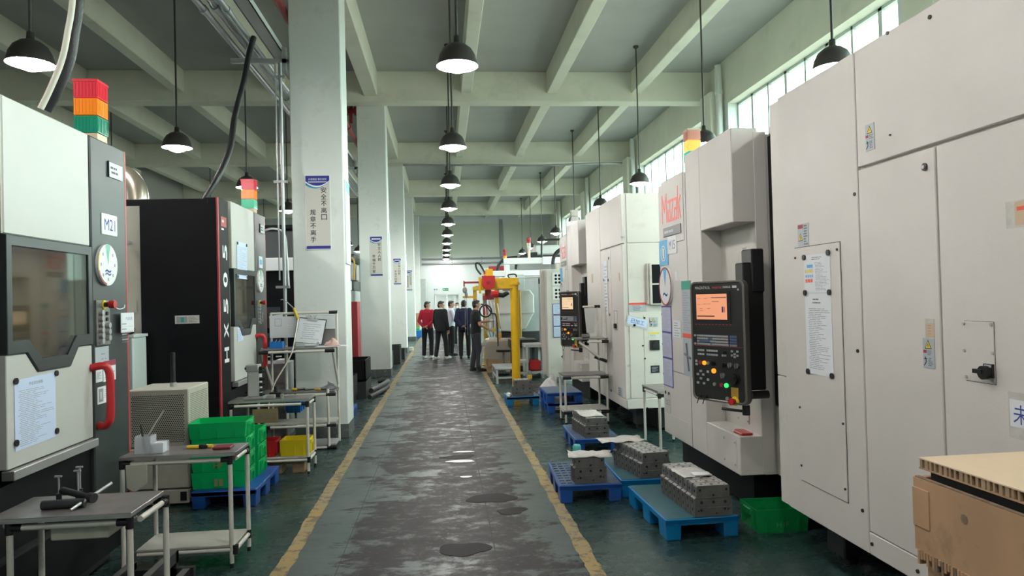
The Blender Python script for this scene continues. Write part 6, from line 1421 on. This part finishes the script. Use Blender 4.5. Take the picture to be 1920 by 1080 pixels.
for x, y in ((.86, 19.5), (1.06, 18.4), (1.38, 18.4), (1.95, 18.4)): MB(M_ochre).box(x - .13, x + .13, y - .13, y + .13, 0, .012).build('base_plate', r)
MB(M_ochre).box(.82, 2.1, 18.34, 18.46, 1.93, 2.05).build('beam', r, bevel=.004); MB(M_ochre).box(.80, 1.25, 19.4, 19.6, 1.95, 2.05).build('beam', r, bevel=.004); MB(M_ochre).box(.52, .9, 19.46, 19.54, 1.74, 1.80).build('side_arm', r); MB(M_card).box(1.40, 1.92, 18.3, 18.34, 1.94, 2.04).build('timber_guard', r)
MB(M_red).rod((1.18, 18.2, 1.82), (1.40, 18.2, 1.82), .09, n=14).build('hoist_motor', cat='hoist', label='red hoist motor on the ochre frame')
MB(M_joint).tube([(1.40, 18.2, 1.80), (1.52, 18.2, 1.78), (1.66, 18.2, 1.86)], .06, n=8).build('motor_cable', cat='cable', label='thick black cable beside the red motor on the ochre frame')
MB(M_redm).box(1.0, 1.12, 18.3, 18.345, 1.3, 1.6).build('red_tag', gantry)
q = MB(M_silver); R_ = random.Random(5)
for k in range(5): q.tube([(1.0 + .09 * k, 18.05, 1.7 - .03 * k), (1.06 + .08 * k, 18.0, 1.35), (1.02 + .1 * k, 18.0, .95), (1.12 + .06 * k, 18.1, .74)], .014, n=6, sub=4)
q.build('hose_bundle', cat='hose', label='bundle of silvery hoses hanging in the ochre frame', kind='stuff')
MB(M_redm).prism([(1.42, 22.0), (1.95, 22.0), (1.95, 22.14), (1.42, 22.14)], 2.58, 2.72).build('red_beam', cat='beam', label='dark red overhead beam beyond the yellow crane')
# machine stands for the red beam
MB(M_redm).box(1.85, 1.93, 22.145, 22.24, 0, 2.72).build('red_post', cat='post', label='dark red post carrying the overhead beam')
# ================================================================== grey machine with rounded cover, far right
r = thing('machining_center', 'grey machine with rounded cover and white portal beyond the yellow crane', 'machine', (2.6, 17, 0))
prof = [(1.38, 1.92), (2.45, 1.92), (2.55, 1.78), (2.55, 1.30), (2.50, 1.22), (2.30, .88), (2.08, .80), (1.38, .86)]
T = FC(0, 18.8, 0); q = MB(M_lightgrey, T); q.prism([(x - .15, z) for x, z in prof], -.9, 0); q.build('rounded_cover', r, bevel=.03, seg=2)
q = MB(M_midgrey, T); q.box(1.24, 2.40, 1.29, 1.31, 0, .012); q.build('cover_seam', r); 
MB(M_darksteel).box(1.5, 3.2, 19.0, 20.5, 0, .8).build('bed', r); MB(M_midgrey).box(2.1, 3.2, 19.2, 20.5, .8, 2.3).build('casing', r)
MB(M_posterrim).box(1.61, 1.74, 18.51, 18.64, 1.92, 2.599).build('portal_post', r, bevel=.015); q = MB(M_posterrim); q.rod((1.67, 18.57, 1.9), (1.67, 18.57, 2.05), .14, n=14); q.build('post_collar', r)
MB(M_posterrim).box(1.60, 3.4, 18.5, 18.66, 2.60, 2.76).build('portal_beam', r, bevel=.01); MB(M_posterrim).box(2.62, 2.9, 18.46, 18.68, 2.58, 2.78).build('beam_joint', r)
MB(M_posterrim).box(1.30, 3.3, 20.2, 20.4, 2.34, 2.50).build('portal_beam', r, bevel=.01); MB(M_posterrim).box(1.16, 1.299, 20.2, 20.4, .8, 2.58).build('portal_post', r, bevel=.01)
MB(M_posterrim).rod((1.4, 17.6, 2.22), (2.5, 16.6, 2.19), .018, n=8).build('air_pipe', r)
MB(M_lightgrey).box(2.52, 2.7, 15.8, 18.3, .5, 2.3).build('side_wall', r, bevel=.01)
MB(M_pale).box(1.80, 2.02, 17.6, 17.8, 1.9, 2.3).build('junction_box', r, bevel=.01)
q = MB(M_darksteel); q.box(2.14, 2.24, 14.75, 15.9, .62, 2.15); 
for k in range(6): q.box(2.12, 2.15, 14.85 + k * .17, 14.93 + k * .17, .65, 2.12, M_black)
q.build('bellows_curtain', r); MB(M_silver).rod((2.08, 15.2, .62), (2.08, 15.2, 2.0), .04, n=12).build('guide_rod', r); MB(M_alu).rod((2.11, 14.8, .75), (2.11, 14.8, 2.05), .02, n=8).build('guide_rod', r)
MB(M_whited).box(2.10, 2.9, 13.72 + .7, 14.7, .06, 2.28).build('column_panel', r, bevel=.01)
MB(M_whited).box(2.02, 2.12, 14.7, 14.78, .1, 2.3).build('column_edge', r)
for z in (2.08, 1.78):
    q = MB(M_posterrim, FC(2.33, 14.42, z)); q.box(-.10, .11, -.13, .13, 0, .012); 
    for i in range(2):
        for j in range(3): q.disc(-.03 + .075 * i, -.075 + .072 * j, .028, .012, .014, M_black, 6)
    q.build('fan_grille', r)
for z in (1.46, 1.22, .99): sheet(r, FC(2.32, 14.41, z), -.09, .09, -.1, .1, 8, int(z * 100), M_paperblue, M_purple, 'framed_document')
MB(M_joint).tube([(2.38, 14.38, .5), (2.42, 14.36, .42), (2.46, 14.38, .22), (2.48, 14.38, .08)], .02, n=6, sub=3).build('power_cable', r)
q = MB(M_darksteel); q.prism([(2.3, 20.6), (3.6, 20.6), (3.6, 21.6), (2.3, 21.6)], 2.78, 2.95); q.prism([(2.7, 20.7), (3.6, 20.7), (3.6, 21.6), (2.7, 21.6)], 2.95, 3.25, M_lightgrey); q.build('motor_cover', r, bevel=.05)
for cx, y in ((2.35, 19.4), (1.95, 20.9), (3.0, 17.0)): MB(M_hose).tube([(cx - .35, y, 2.5), (cx - .3, y, 2.72), (cx - .1, y, 2.88), (cx + .25, y, 2.92)], .045, n=8, sub=5).build('cable_arch', r)
MB(M_hose).tube([(2.45, 17.5, 2.7), (2.47, 17.5, 3.1), (2.55, 17.5, 3.14), (3.3, 17.5, 3.14)], .025, n=8, sub=4).build('cable_pipe', r)
def pole_light(label, x, y, z0, z1, on):
    t = thing('signal_light', label, 'signal light', (x, y, z0)); MB(M_sbase).rod((x, y, z0), (x, y, z0 + .25), .035, n=8).build('stem', t); h = (z1 - z0 - .25) / 4
    for i, m in enumerate((M_sgron if on else M_pale, M_sor if on else M_sbase, M_redm, M_redm)): MB(m).rod((x, y, z0 + .25 + h * i), (x, y, z0 + .25 + h * (i + .92)), .055, n=10).build('lens', t)
pole_light('tall unlit signal light on the white portal of the grey machine', 2.27, 18.58, 2.762, 3.30, False)
pole_light('signal light with lit green lens beyond the yellow crane', 1.78, 20.3, 2.502, 3.12, True)
pole_light('small signal light with lit white lens over the ochre frame', 1.16, 19.45, 2.052, 2.48, True)
# steel frame table, step stool, red bin
r = thing('steel_stand', 'grey steel frame stand in front of the grey machine', 'stand', (1.95, 15.1, 0))
for x, y in ((1.72, 14.9), (2.06, 14.9), (1.72, 15.5), (2.06, 15.5)): MB(M_lightgrey).box(x - .025, x + .025, y - .025, y + .025, 0, .70).build('leg', r)
MB(M_lightgrey).box(1.69, 2.09, 14.87, 15.53, .66, .72).build('top_frame', r); MB(M_lightgrey).box(1.53, 2.09, 14.87, 14.92, .10, .15).build('stretcher', r); MB(M_lightgrey).box(1.51, 1.56, 14.87, 14.92, 0, .38).build('leg', r); MB(M_lightgrey).box(1.50, 1.75, 14.86, 15.2, .34, .39).build('low_shelf', r)
MB(M_darksteel).prism([(1.45, 15.6), (2.04, 15.6), (2.04, 16.3), (1.45, 16.3)], .60, .78).build('dark_trough', cat='tray', label='dark steel trough behind the grey stand')
r2 = thing('trough_stand', 'black legs holding the dark trough by the grey machine', 'stand', (1.75, 15.95, 0))
for x in (1.5, 1.98): MB(M_darksteel).box(x - .03, x + .03, 15.9, 15.96, 0, .599).build('leg', r2)
open_box('red_bin', 'red open bin under the grey steel stand', 1.76, 2.02, 15.0, 15.3, .16, .36, M_redbin)
MB(M_darksteel).box(1.76, 2.02, 15.0, 15.3, 0, .159).build('dark_box', cat='box', label='dark box under the red bin of the grey stand')
r = thing('step_stool', 'low grey steel step by the right edge of the aisle', 'step', (1.25, 14.5, 0))
for x in (1.03, 1.45):
    for y in (14.2, 15.3): MB(M_lightgrey).box(x - .02, x + .02, y - .02, y + .02, 0, .27).build('leg', r)
MB(M_midgrey).box(1.0, 1.48, 14.17, 15.33, .27, .30).build('tread', r, bevel=.004); MB(M_lightgrey).box(1.03, 1.45, 14.18, 14.21, .10, .135).build('stretcher', r); MB(M_lightgrey).box(1.02, 1.05, 14.2, 15.3, .10, .135).build('stretcher', r)
r = thing('work_stool', 'round black swivel stool behind the yellow crane post', 'stool', (1.42, 15.75, 0))
MB(M_joint).rod((1.30, 15.75, .52), (1.30, 15.75, .57), .17, n=18).build('seat', r); MB(M_steel).rod((1.30, 15.75, .05), (1.30, 15.75, .52), .025, n=10).build('post', r); MB(M_joint).rod((1.30, 15.75, 0), (1.30, 15.75, .05), .16, n=14).build('base', r)
# wooden crate under plastic film
r = thing('wooden_case', 'plywood case under crumpled plastic film beside the worker', 'crate', (1.4, 16.8, 0))
MB(M_wood).box(.98, 1.95, 16.42, 17.4, .13, .70).build('case', r, bevel=.005)
for x in (1.02, 1.45, 1.88): MB(M_wood).box(x - .05, x + .05, 16.44, 17.38, 0, .128).build('runner', r)
R_ = random.Random(9); vs = []; n = 16; fs = []
for i in range(n + 1):
    u = i / n
    for j, (x, z) in enumerate(((.80, .16), (.84, .40), (.90, .62), (.98, .73), (1.25, .75), (1.6, .74), (1.94, .73))):
        vs.append((x + R_.uniform(-.04, .04) * (1 if j < 3 else .4), 16.38 + 1.05 * u + R_.uniform(-.02, .02), z + R_.uniform(-.02, .025)))
for i in range(n):
    for j in range(6): a = i * 7 + j; fs.append((a, a + 1, a + 8, a + 7))
q = MB(M_wrap); q.add(vs, fs, smooth=True)
vs = []; fs = []
for i in range(13):
    for j in range(7): vs.append((.93 + 1.03 * i / 12, 16.40 - .012 + R_.uniform(-.018, .006), .30 + .42 * j / 6 + R_.uniform(-.015, .015)))
for i in range(12):
    for j in range(6): a = i * 7 + j; fs.append((a, a + 7, a + 8, a + 1))
q.add(vs, fs, smooth=True); q.build('plastic_film', r)
r = thing('oil_bottle', 'amber liquid bottle with clear top on the plywood case', 'bottle', (1.22, 16.55, .76)); 
MB(M_amberliq).lathe([(.001, 0), (.05, 0), (.055, .02), (.055, .13), (.001, .135)], n=14, c=(1.27, 16.55, .775)).build('liquid', r); MB(M_clear).lathe([(.055, .13), (.05, .2), (.02, .25), (.02, .27), (.001, .27)], n=14, c=(1.27, 16.55, .775)).build('bottle_top', r)
# hook on the far castings
r = thing('lifting_hook', 'orange padlock shaped lifting hook standing on the casting at the crane foot', 'hook', (1.33, 11.25, .41))
MB(M_ochre).box(1.30, 1.37, 11.22, 11.26, .412, .48).build('body', r, bevel=.006); MB(M_steel).tube([(1.31, 11.24, .48), (1.31, 11.24, .53), (1.335, 11.24, .545), (1.36, 11.24, .53), (1.36, 11.24, .48)], .007, n=6).build('shackle', r); MB(M_joint).rod((1.37, 11.23, .46), (1.50, 11.2, .50), .012, n=8).build('handle', r)
# ================================================================== big carton, nearest right
r = thing('carton', 'large brown carton with torn lower edge in the right foreground', 'box', (1.83, 1.75, .15))
cz = onX(1712, 893, 1.5); yf, zt = cz.y, cz.z; zl = onX(1722, 1030, 1.5).z; t = .02
q = MB(M_card)
q.box(1.5, 1.5 + t, .9, yf, zl, zt); q.box(1.52, 2.15, yf - t, yf, zl, zt); q.box(2.15, 2.17, .9, yf, zl, zt); q.box(1.52, 2.15, .9, .92, zl, zt); q.build('outer_sleeve', r)
q = MB(M_carddark); q.box(1.503, 1.517, .9, yf - .005, zt, zt + .004); R_ = random.Random(3)
y = .92
while y < yf - .02:
    q.box(1.495, 1.52, y, y + .009, zl - R_.uniform(.01, .045), zl + .002, M_card if R_.random() < .6 else M_carddark); y += .0135
q.build('torn_fluting', r, kind='stuff')
MB(M_card).box(1.515, 2.15, .93, yf - .03, .16, zl + .1).build('inner_box', r, bevel=.006)
MB(M_card, FRt(1.5, 0, 0)).box(-yf - .004, -yf + .075, zt - .155, zt - .03, -.001, .003).build('corner_patch', r, bevel=.002)
MB(M_hole).box(1.54, 2.14, .94, yf - .03, zt - .06, zt + .0255).build('gap_shade', r)  # near-black block paints the shade in the gap under the honeycomb board
st = MB(M_carddark, FRt(1.5, 0, 0))
for a, b_, w_, h_ in ((-1.62, zt - .12, .02, .012), (-1.72, zt - .16, .013, .025), (-1.45, zt - .28, .02, .022), (-1.95, zt - .07, .03, .04)): st.disc(a, b_, w_ * .5, .0, .0008, n=8)
st.build('stain', r)
MB(M_wood).box(1.5, 2.17, .9, yf, .09, .158).build('pallet_deck', r); 
for x in (1.55, 1.83, 2.1): MB(M_wood).box(x - .05, x + .05, .9, yf - .03, 0, .09).build('pallet_runner', r)
# honeycomb board lying on the carton
A = onZ(1722, 857, zt + .062); B = onZ(1920, 921, zt + .062); d = Vector((B.x - A.x, B.y - A.y, 0)).normalized(); nrm = Vector((-d.y, d.x, 0))
if nrm.x < 0: nrm = -nrm
r = thing('honeycomb_board', 'pale honeycomb cardboard sheet lying on the brown carton', 'board', (A.x, A.y, zt + .02))
def bp(a, b_, z): p = A + d * a + nrm * b_; return (p.x, p.y, z)
Lb, Wb = 1.15, .52; z0, z1 = zt + .026, zt + .062
def slab(za, zb, m, nm, e=0.0):
    q = MB(m); c = [bp(e, e, 0), bp(Lb, e, 0), bp(Lb, Wb, 0), bp(e + .0, Wb, 0)]
    vs = [(x, y, za) for x, y, _ in c] + [(x, y, zb) for x, y, _ in c]
    q.add(vs, [(3, 2, 1, 0), (4, 5, 6, 7)] + [(i, (i + 1) % 4, 4 + (i + 1) % 4, 4 + i) for i in range(4)]); return q.build(nm, r)
slab(z1 - .004, z1, M_cardlight, 'top_liner'); slab(z0, z0 + .004, M_card, 'bottom_liner'); slab(z0 + .004, z1 - .004, M_carddark, 'dark_core', .012)
q = MB(M_cardflute); k = 0; a = .004
while a < Lb - .02:
    w_ = .011 + .004 * math.sin(k * 1.7); P = [bp(a, .0015, 0), bp(a + w_, .0015, 0), bp(a + w_, .016, 0), bp(a, .016, 0)]
    vs = [(x, y, z0 + .003) for x, y, _ in P] + [(x, y, z1 - .003) for x, y, _ in P]; q.add(vs, [(3, 2, 1, 0), (4, 5, 6, 7)] + [(i, (i + 1) % 4, 4 + (i + 1) % 4, 4 + i) for i in range(4)]); a += .0215; k += 1
q.build('honeycomb_cell', r, kind='stuff')
# ================================================================== people
def fuse(mb, vox, smooth=3):
    me = bpy.data.meshes.new('fuse'); me.from_pydata([tuple(p) for p in mb.v], [], mb.f); me.update()
    o = bpy.data.objects.new('fuse', me); COL.objects.link(o)
    m = o.modifiers.new('r', 'REMESH'); m.mode = 'VOXEL'; m.voxel_size = vox; m.use_smooth_shade = True
    s = o.modifiers.new('s', 'SMOOTH'); s.factor = .5; s.iterations = smooth
    dg = bpy.context.evaluated_depsgraph_get(); out = bpy.data.meshes.new_from_object(o.evaluated_get(dg))
    bpy.data.objects.remove(o); bpy.data.meshes.remove(me); return out
def limb(mb, pts, n=12):
    """tapered chain of (point, radius) with round ends and joints"""
    for i, (p, r_) in enumerate(pts):
        mb.ball(p, r_, n=n, k=8)
        if i + 1 < len(pts): mb.rod(p, pts[i + 1][0], r_, n=n, r2=pts[i + 1][1])
def torso(mb, rings, n=20):
    vs = []; 
    for (cx, cy, z, rx, ry) in rings:
        for j in range(n):
            t = 2 * PI * j / n; c, s = math.cos(t), math.sin(t)
            vs.append((cx + rx * math.copysign(abs(c) ** .8, c), cy + ry * math.copysign(abs(s) ** .8, s), z))
    fs = [(i * n + j, i * n + (j + 1) % n, (i + 1) * n + (j + 1) % n, (i + 1) * n + j) for i in range(len(rings) - 1) for j in range(n)]
    fs += [tuple(reversed(range(n))), tuple(range((len(rings) - 1) * n, len(rings) * n))]
    mb.add(vs, fs)
def hand(mb, w, d, side, curl=.5, up=Vector((0, 0, 1))):
    d = Vector(d).normalized(); lat = d.cross(up); lat = lat.normalized() if lat.length > .1 else Vector((1, 0, 0)); pal = lat.cross(d).normalized()
    w = Vector(w); c = w + d * .045
    for k in range(4):
        o = (k - 1.5) * .019; a = w + lat * o * .6 + d * .01; b_ = w + lat * o + d * .088
        limb(mb, [(a, .016), (b_, .0125)], 8)
        Lf = (.066, .078, .074, .058)[k if side > 0 else 3 - k]
        m1 = b_ + (d * math.cos(curl) - pal * math.sin(curl)) * Lf * .55; m2 = m1 + (d * math.cos(curl * 2) - pal * math.sin(curl * 2)) * Lf * .5
        limb(mb, [(b_, .0105), (m1, .0095), (m2, .0085)], 8)
    t0 = w + lat * side * -.028 + d * .025; t1 = t0 + (lat * side * -.6 + d * .8) .normalized() * .04; t2 = t1 + (d * .8 - pal * .4).normalized() * .032
    limb(mb, [(w + d * .02, .016), (t0, .0145), (t1, .012), (t2, .010)], 8)
def person(label, x, y, head_deg, height, top, bottom, shoe, arms, look=0, sleeves='long', feet=None, lean=0.0, jacket=False, collar=None, glove=None, mask=False, group=None):
    s = height / 1.72
    r = thing('person', label, 'person', (x, y, 0), -math.radians(head_deg)); r.scale = (s, s, s)
    feet = feet or {1: (.11, .02), -1: (-.11, -.02)}
    def sh(z): return lean * max(0, z - .92)
    hip = {k: Vector((k * .09, 0, .90)) for k in (1, -1)}; knee = {}; ank = {}
    for k in (1, -1):
        fx, fy = feet[k]; ank[k] = Vector((fx, fy - .03, .09)); knee[k] = (hip[k] + ank[k]) / 2 + Vector((k * .01, .025, .02))
    S = {k: Vector((k * .162, sh(1.40) - .01, 1.405)) for k in (1, -1)}
    if isinstance(arms, str): arms = {1: arms, -1: arms}
    E_ = {}; W_ = {}; HD = {}
    for k in (1, -1):
        a = arms[k]
        if a == 'back': E_[k] = Vector((k * .235, -.10, 1.13)); W_[k] = Vector((k * .07, -.19, .965 + k * .015)); HD[k] = Vector((-k * .95, -.05, -.12))
        elif a == 'fold': E_[k] = Vector((k * .225, .07, 1.13)); W_[k] = Vector((k * .02, .21, 1.14 + k * .03)); HD[k] = Vector((-k * .95, .1, .1))
        elif a == 'down': E_[k] = Vector((k * .225, -.02, 1.12)); W_[k] = Vector((k * .225, .06, .875)); HD[k] = Vector((-k * .05, .25, -.95))
        else: E_[k] = Vector(a[0]); W_[k] = Vector(a[1]); HD[k] = (W_[k] - E_[k]).normalized()
    hc = Vector((0, sh(1.60) + .025, 1.595)); la = math.radians(look)
    def hd(px, py, pz): return hc + Vector((px * math.cos(la) + py * math.sin(la), -px * math.sin(la) + py * math.cos(la), pz))
    # body: one skin surface
    b = MB(M_skin)
    torso(b, [(0, 0, .84, .135, .095), (0, 0, .95, .145, .10), (0, sh(1.1), 1.10, .125, .09), (0, sh(1.28), 1.28, .15, .10), (0, sh(1.40), 1.40, .15, .085), (0, sh(1.46), 1.46, .08, .06)])
    limb(b, [(Vector((0, sh(1.44), 1.43)), .064), (hc + Vector((0, -.02, -.06)), .060)])
    for k in (1, -1):
        limb(b, [(hip[k], .085), (knee[k], .055), (ank[k], .04)]); limb(b, [(ank[k] - Vector((0, 0, .04)), .038), (ank[k] + Vector((0, .11, -.055)), .03)])
        limb(b, [(S[k], .052), (E_[k], .040), (W_[k], .028)])
        hand(b, W_[k], HD[k], k, .55, Vector((0, 0, 1)) if abs(HD[k].z) < .7 else Vector((0, 1, 0)))
    b.ball(hc + Vector((0, 0, .018)), .095, n=18, k=12, sq=(.84, 1.02, 1.12)); b.ball(hd(0, .02, -.055), .062, n=14, k=10, sq=(.92, 1.05, .95))
    limb(b, [(hd(0, .085, .02), .012), (hd(0, .106, -.015), .016)], 8); b.ball(hd(0, .088, -.048), .02, n=8, k=6, sq=(1.2, .5, .45))
    for k in (1, -1): b.ball(hd(k * .078, -.005, 0), .028, n=8, k=6, sq=(.4, .8, 1.1))
    me = fuse(b, .0085, 3); me.materials.clear(); me.materials.append(M_skin); me.polygons.foreach_set('use_smooth', [True] * len(me.polygons))
    def put(nm, me, m=None, lab=None):
        if m: me.materials.clear(); me.materials.append(m)
        me.polygons.foreach_set('use_smooth', [True] * len(me.polygons))
        o = bpy.data.objects.new(nm, me); COL.objects.link(o); o.parent = r
        if lab: o['label'] = lab
        return o
    body = put('body', me)
    q = MB(M_inkblack)
    for k in (1, -1): q.ball(hd(k * .031, .083, .012), .007, n=8, k=6, sq=(1.3, .6, .6)); q.ball(hd(k * .034, .086, .032), .008, n=8, k=5, sq=(1.8, .5, .3))
    e = q.build('eyes', r, local=True)
    # hair
    h = MB(M_hair); h.ball(hd(0, -.012, .05), .092, n=16, k=10, sq=(.90, .98, .90))
    h.ball(hd(0, -.042, .0), .074, n=14, k=9, sq=(1.06, .80, 1.0)); h.ball(hd(0, -.046, -.045), .058, n=12, k=8, sq=(1.06, .72, .8))
    for k in (1, -1): h.ball(hd(k * .066, .012, .02), .026, n=8, k=6, sq=(.6, 1, 1.5))
    h.ball(hd(0, .055, .090), .048, n=10, k=7, sq=(1.45, .75, .55))
    put('hair', fuse(h, .009, 2), M_hair)
    if mask: MB(M_posterrim).ball(hd(0, .055, -.05), .062, n=12, k=8, sq=(1, .85, .9)).build('face_mask', r, local=True)
    # top
    t = MB(top); j = .014 if jacket else .0
    zb = .82 if jacket else .90
    torso(t, [(0, -.005, zb, .165 + j, .122 + j), (0, 0, .98, .165 + j, .125 + j), (0, sh(1.12), 1.12, .158 + j, .118 + j), (0, sh(1.28), 1.28, .172 + j, .122 + j), (0, sh(1.38), 1.38, .172 + j, .112 + j), (0, sh(1.44), 1.44, .13, .086), (0, sh(1.48), 1.485, .078, .07)])
    for k in (1, -1):
        if sleeves == 'long': limb(t, [(S[k], .072 + j), (E_[k], .054 + j), (W_[k] - (W_[k] - E_[k]).normalized() * .02, .040 + j)])
        else: limb(t, [(S[k], .070), (S[k].lerp(E_[k], .62), .062)])
    put('jacket' if jacket else ('t_shirt' if sleeves == 'short' else 'sweater' if top is M_cred else 'shirt'), fuse(t, .012, 4), top)
    if collar: MB(collar).lathe([(.068, 1.47), (.062, 1.515), (.056, 1.515), (.06, 1.47)], n=16, c=(0, sh(1.48), 0)).build('collar', r, local=True)
    # trousers
    p = MB(bottom); torso(p, [(0, 0, .80, .158, .115), (0, 0, .90, .160, .118), (0, 0, .97, .152, .112)])
    for k in (1, -1): limb(p, [(hip[k] - Vector((0, 0, .02)), .097), (knee[k], .072), (ank[k] + Vector((0, -.005, .02)), .062)])
    put('trousers', fuse(p, .012, 4), bottom)
    for k in (1, -1):
        f = MB(shoe); a = ank[k]; limb(f, [(Vector((a.x, a.y - .03, .045)), .043), (Vector((a.x + k * .01, a.y + .08, .042)), .044), (Vector((a.x + k * .018, a.y + .155, .034)), .032)])
        f.box(a.x - .035, a.x + .05 * (1 if k > 0 else .8), a.y - .065, a.y + .18, 0.001, .02); o = put('shoe', fuse(f, .009, 2), shoe)
    if glove:
        for k in glove:
            g = MB(M_glove); limb(g, [(W_[k] - HD[k] * .03, .034), (W_[k] + HD[k] * .03, .034)]); hand(g, W_[k], HD[k], k, .55)
            put('glove', fuse(g, .007, 1), M_glove)
    return r
person('man in red sweater and black trousers, hands behind his back', -.50, 21.25, 18, 1.68, M_cred, M_cblack, M_shoew, 'back', look=35)
person('man in black jacket with white shoes seen from behind', -.10, 20.75, 40, 1.68, M_cblack, M_cblack, M_shoew, {1: 'down', -1: 'down'}, look=30, jacket=True, feet={1: (.12, .12), -1: (-.10, -.10)}, collar=M_cwhite)
person('man in white shirt with folded arms beside the black jacket man', .20, 21.9, 75, 1.68, M_cwhite, M_cblack, M_shoeb, 'fold', look=15)
person('man in navy suit jacket with hands clasped behind his back', .575, 20.65, 6, 1.69, M_cnavy, M_cblack, M_shoeb, 'back', look=0, jacket=True, collar=M_cwhite)
person('far man in grey shirt and white face mask', .50, 26.4, 200, 1.60, M_cgrey, M_cblack, M_shoeb, 'down', look=0, mask=True)
wk = person('worker in dark tee shirt and jeans reaching out to the crane control', .74, 16.85, 80, 1.69, M_cdark, M_cjean, M_shoeb, {-1: ((-.23, .18, 1.17), (-.13, .44, 1.20)), 1: ((.25, .05, 1.12), (.20, .30, 1.0))}, look=-6, sleeves='short', glove=(-1, 1), feet={1: (.10, .06), -1: (-.11, -.05)})
r = thing('crane_control', 'yellow push button crane pendant held by the worker', 'remote control', (1.09, 16.6, .95))
MB(M_eyellow).box(1.115, 1.175, 16.575, 16.635, .93, 1.02).build('housing', r, bevel=.01); MB(M_hose).tube([(1.145, 16.605, 1.02), (1.15, 16.62, 1.2), (1.12, 16.7, 1.45)], .008, n=6, sub=4).build('cable', r)
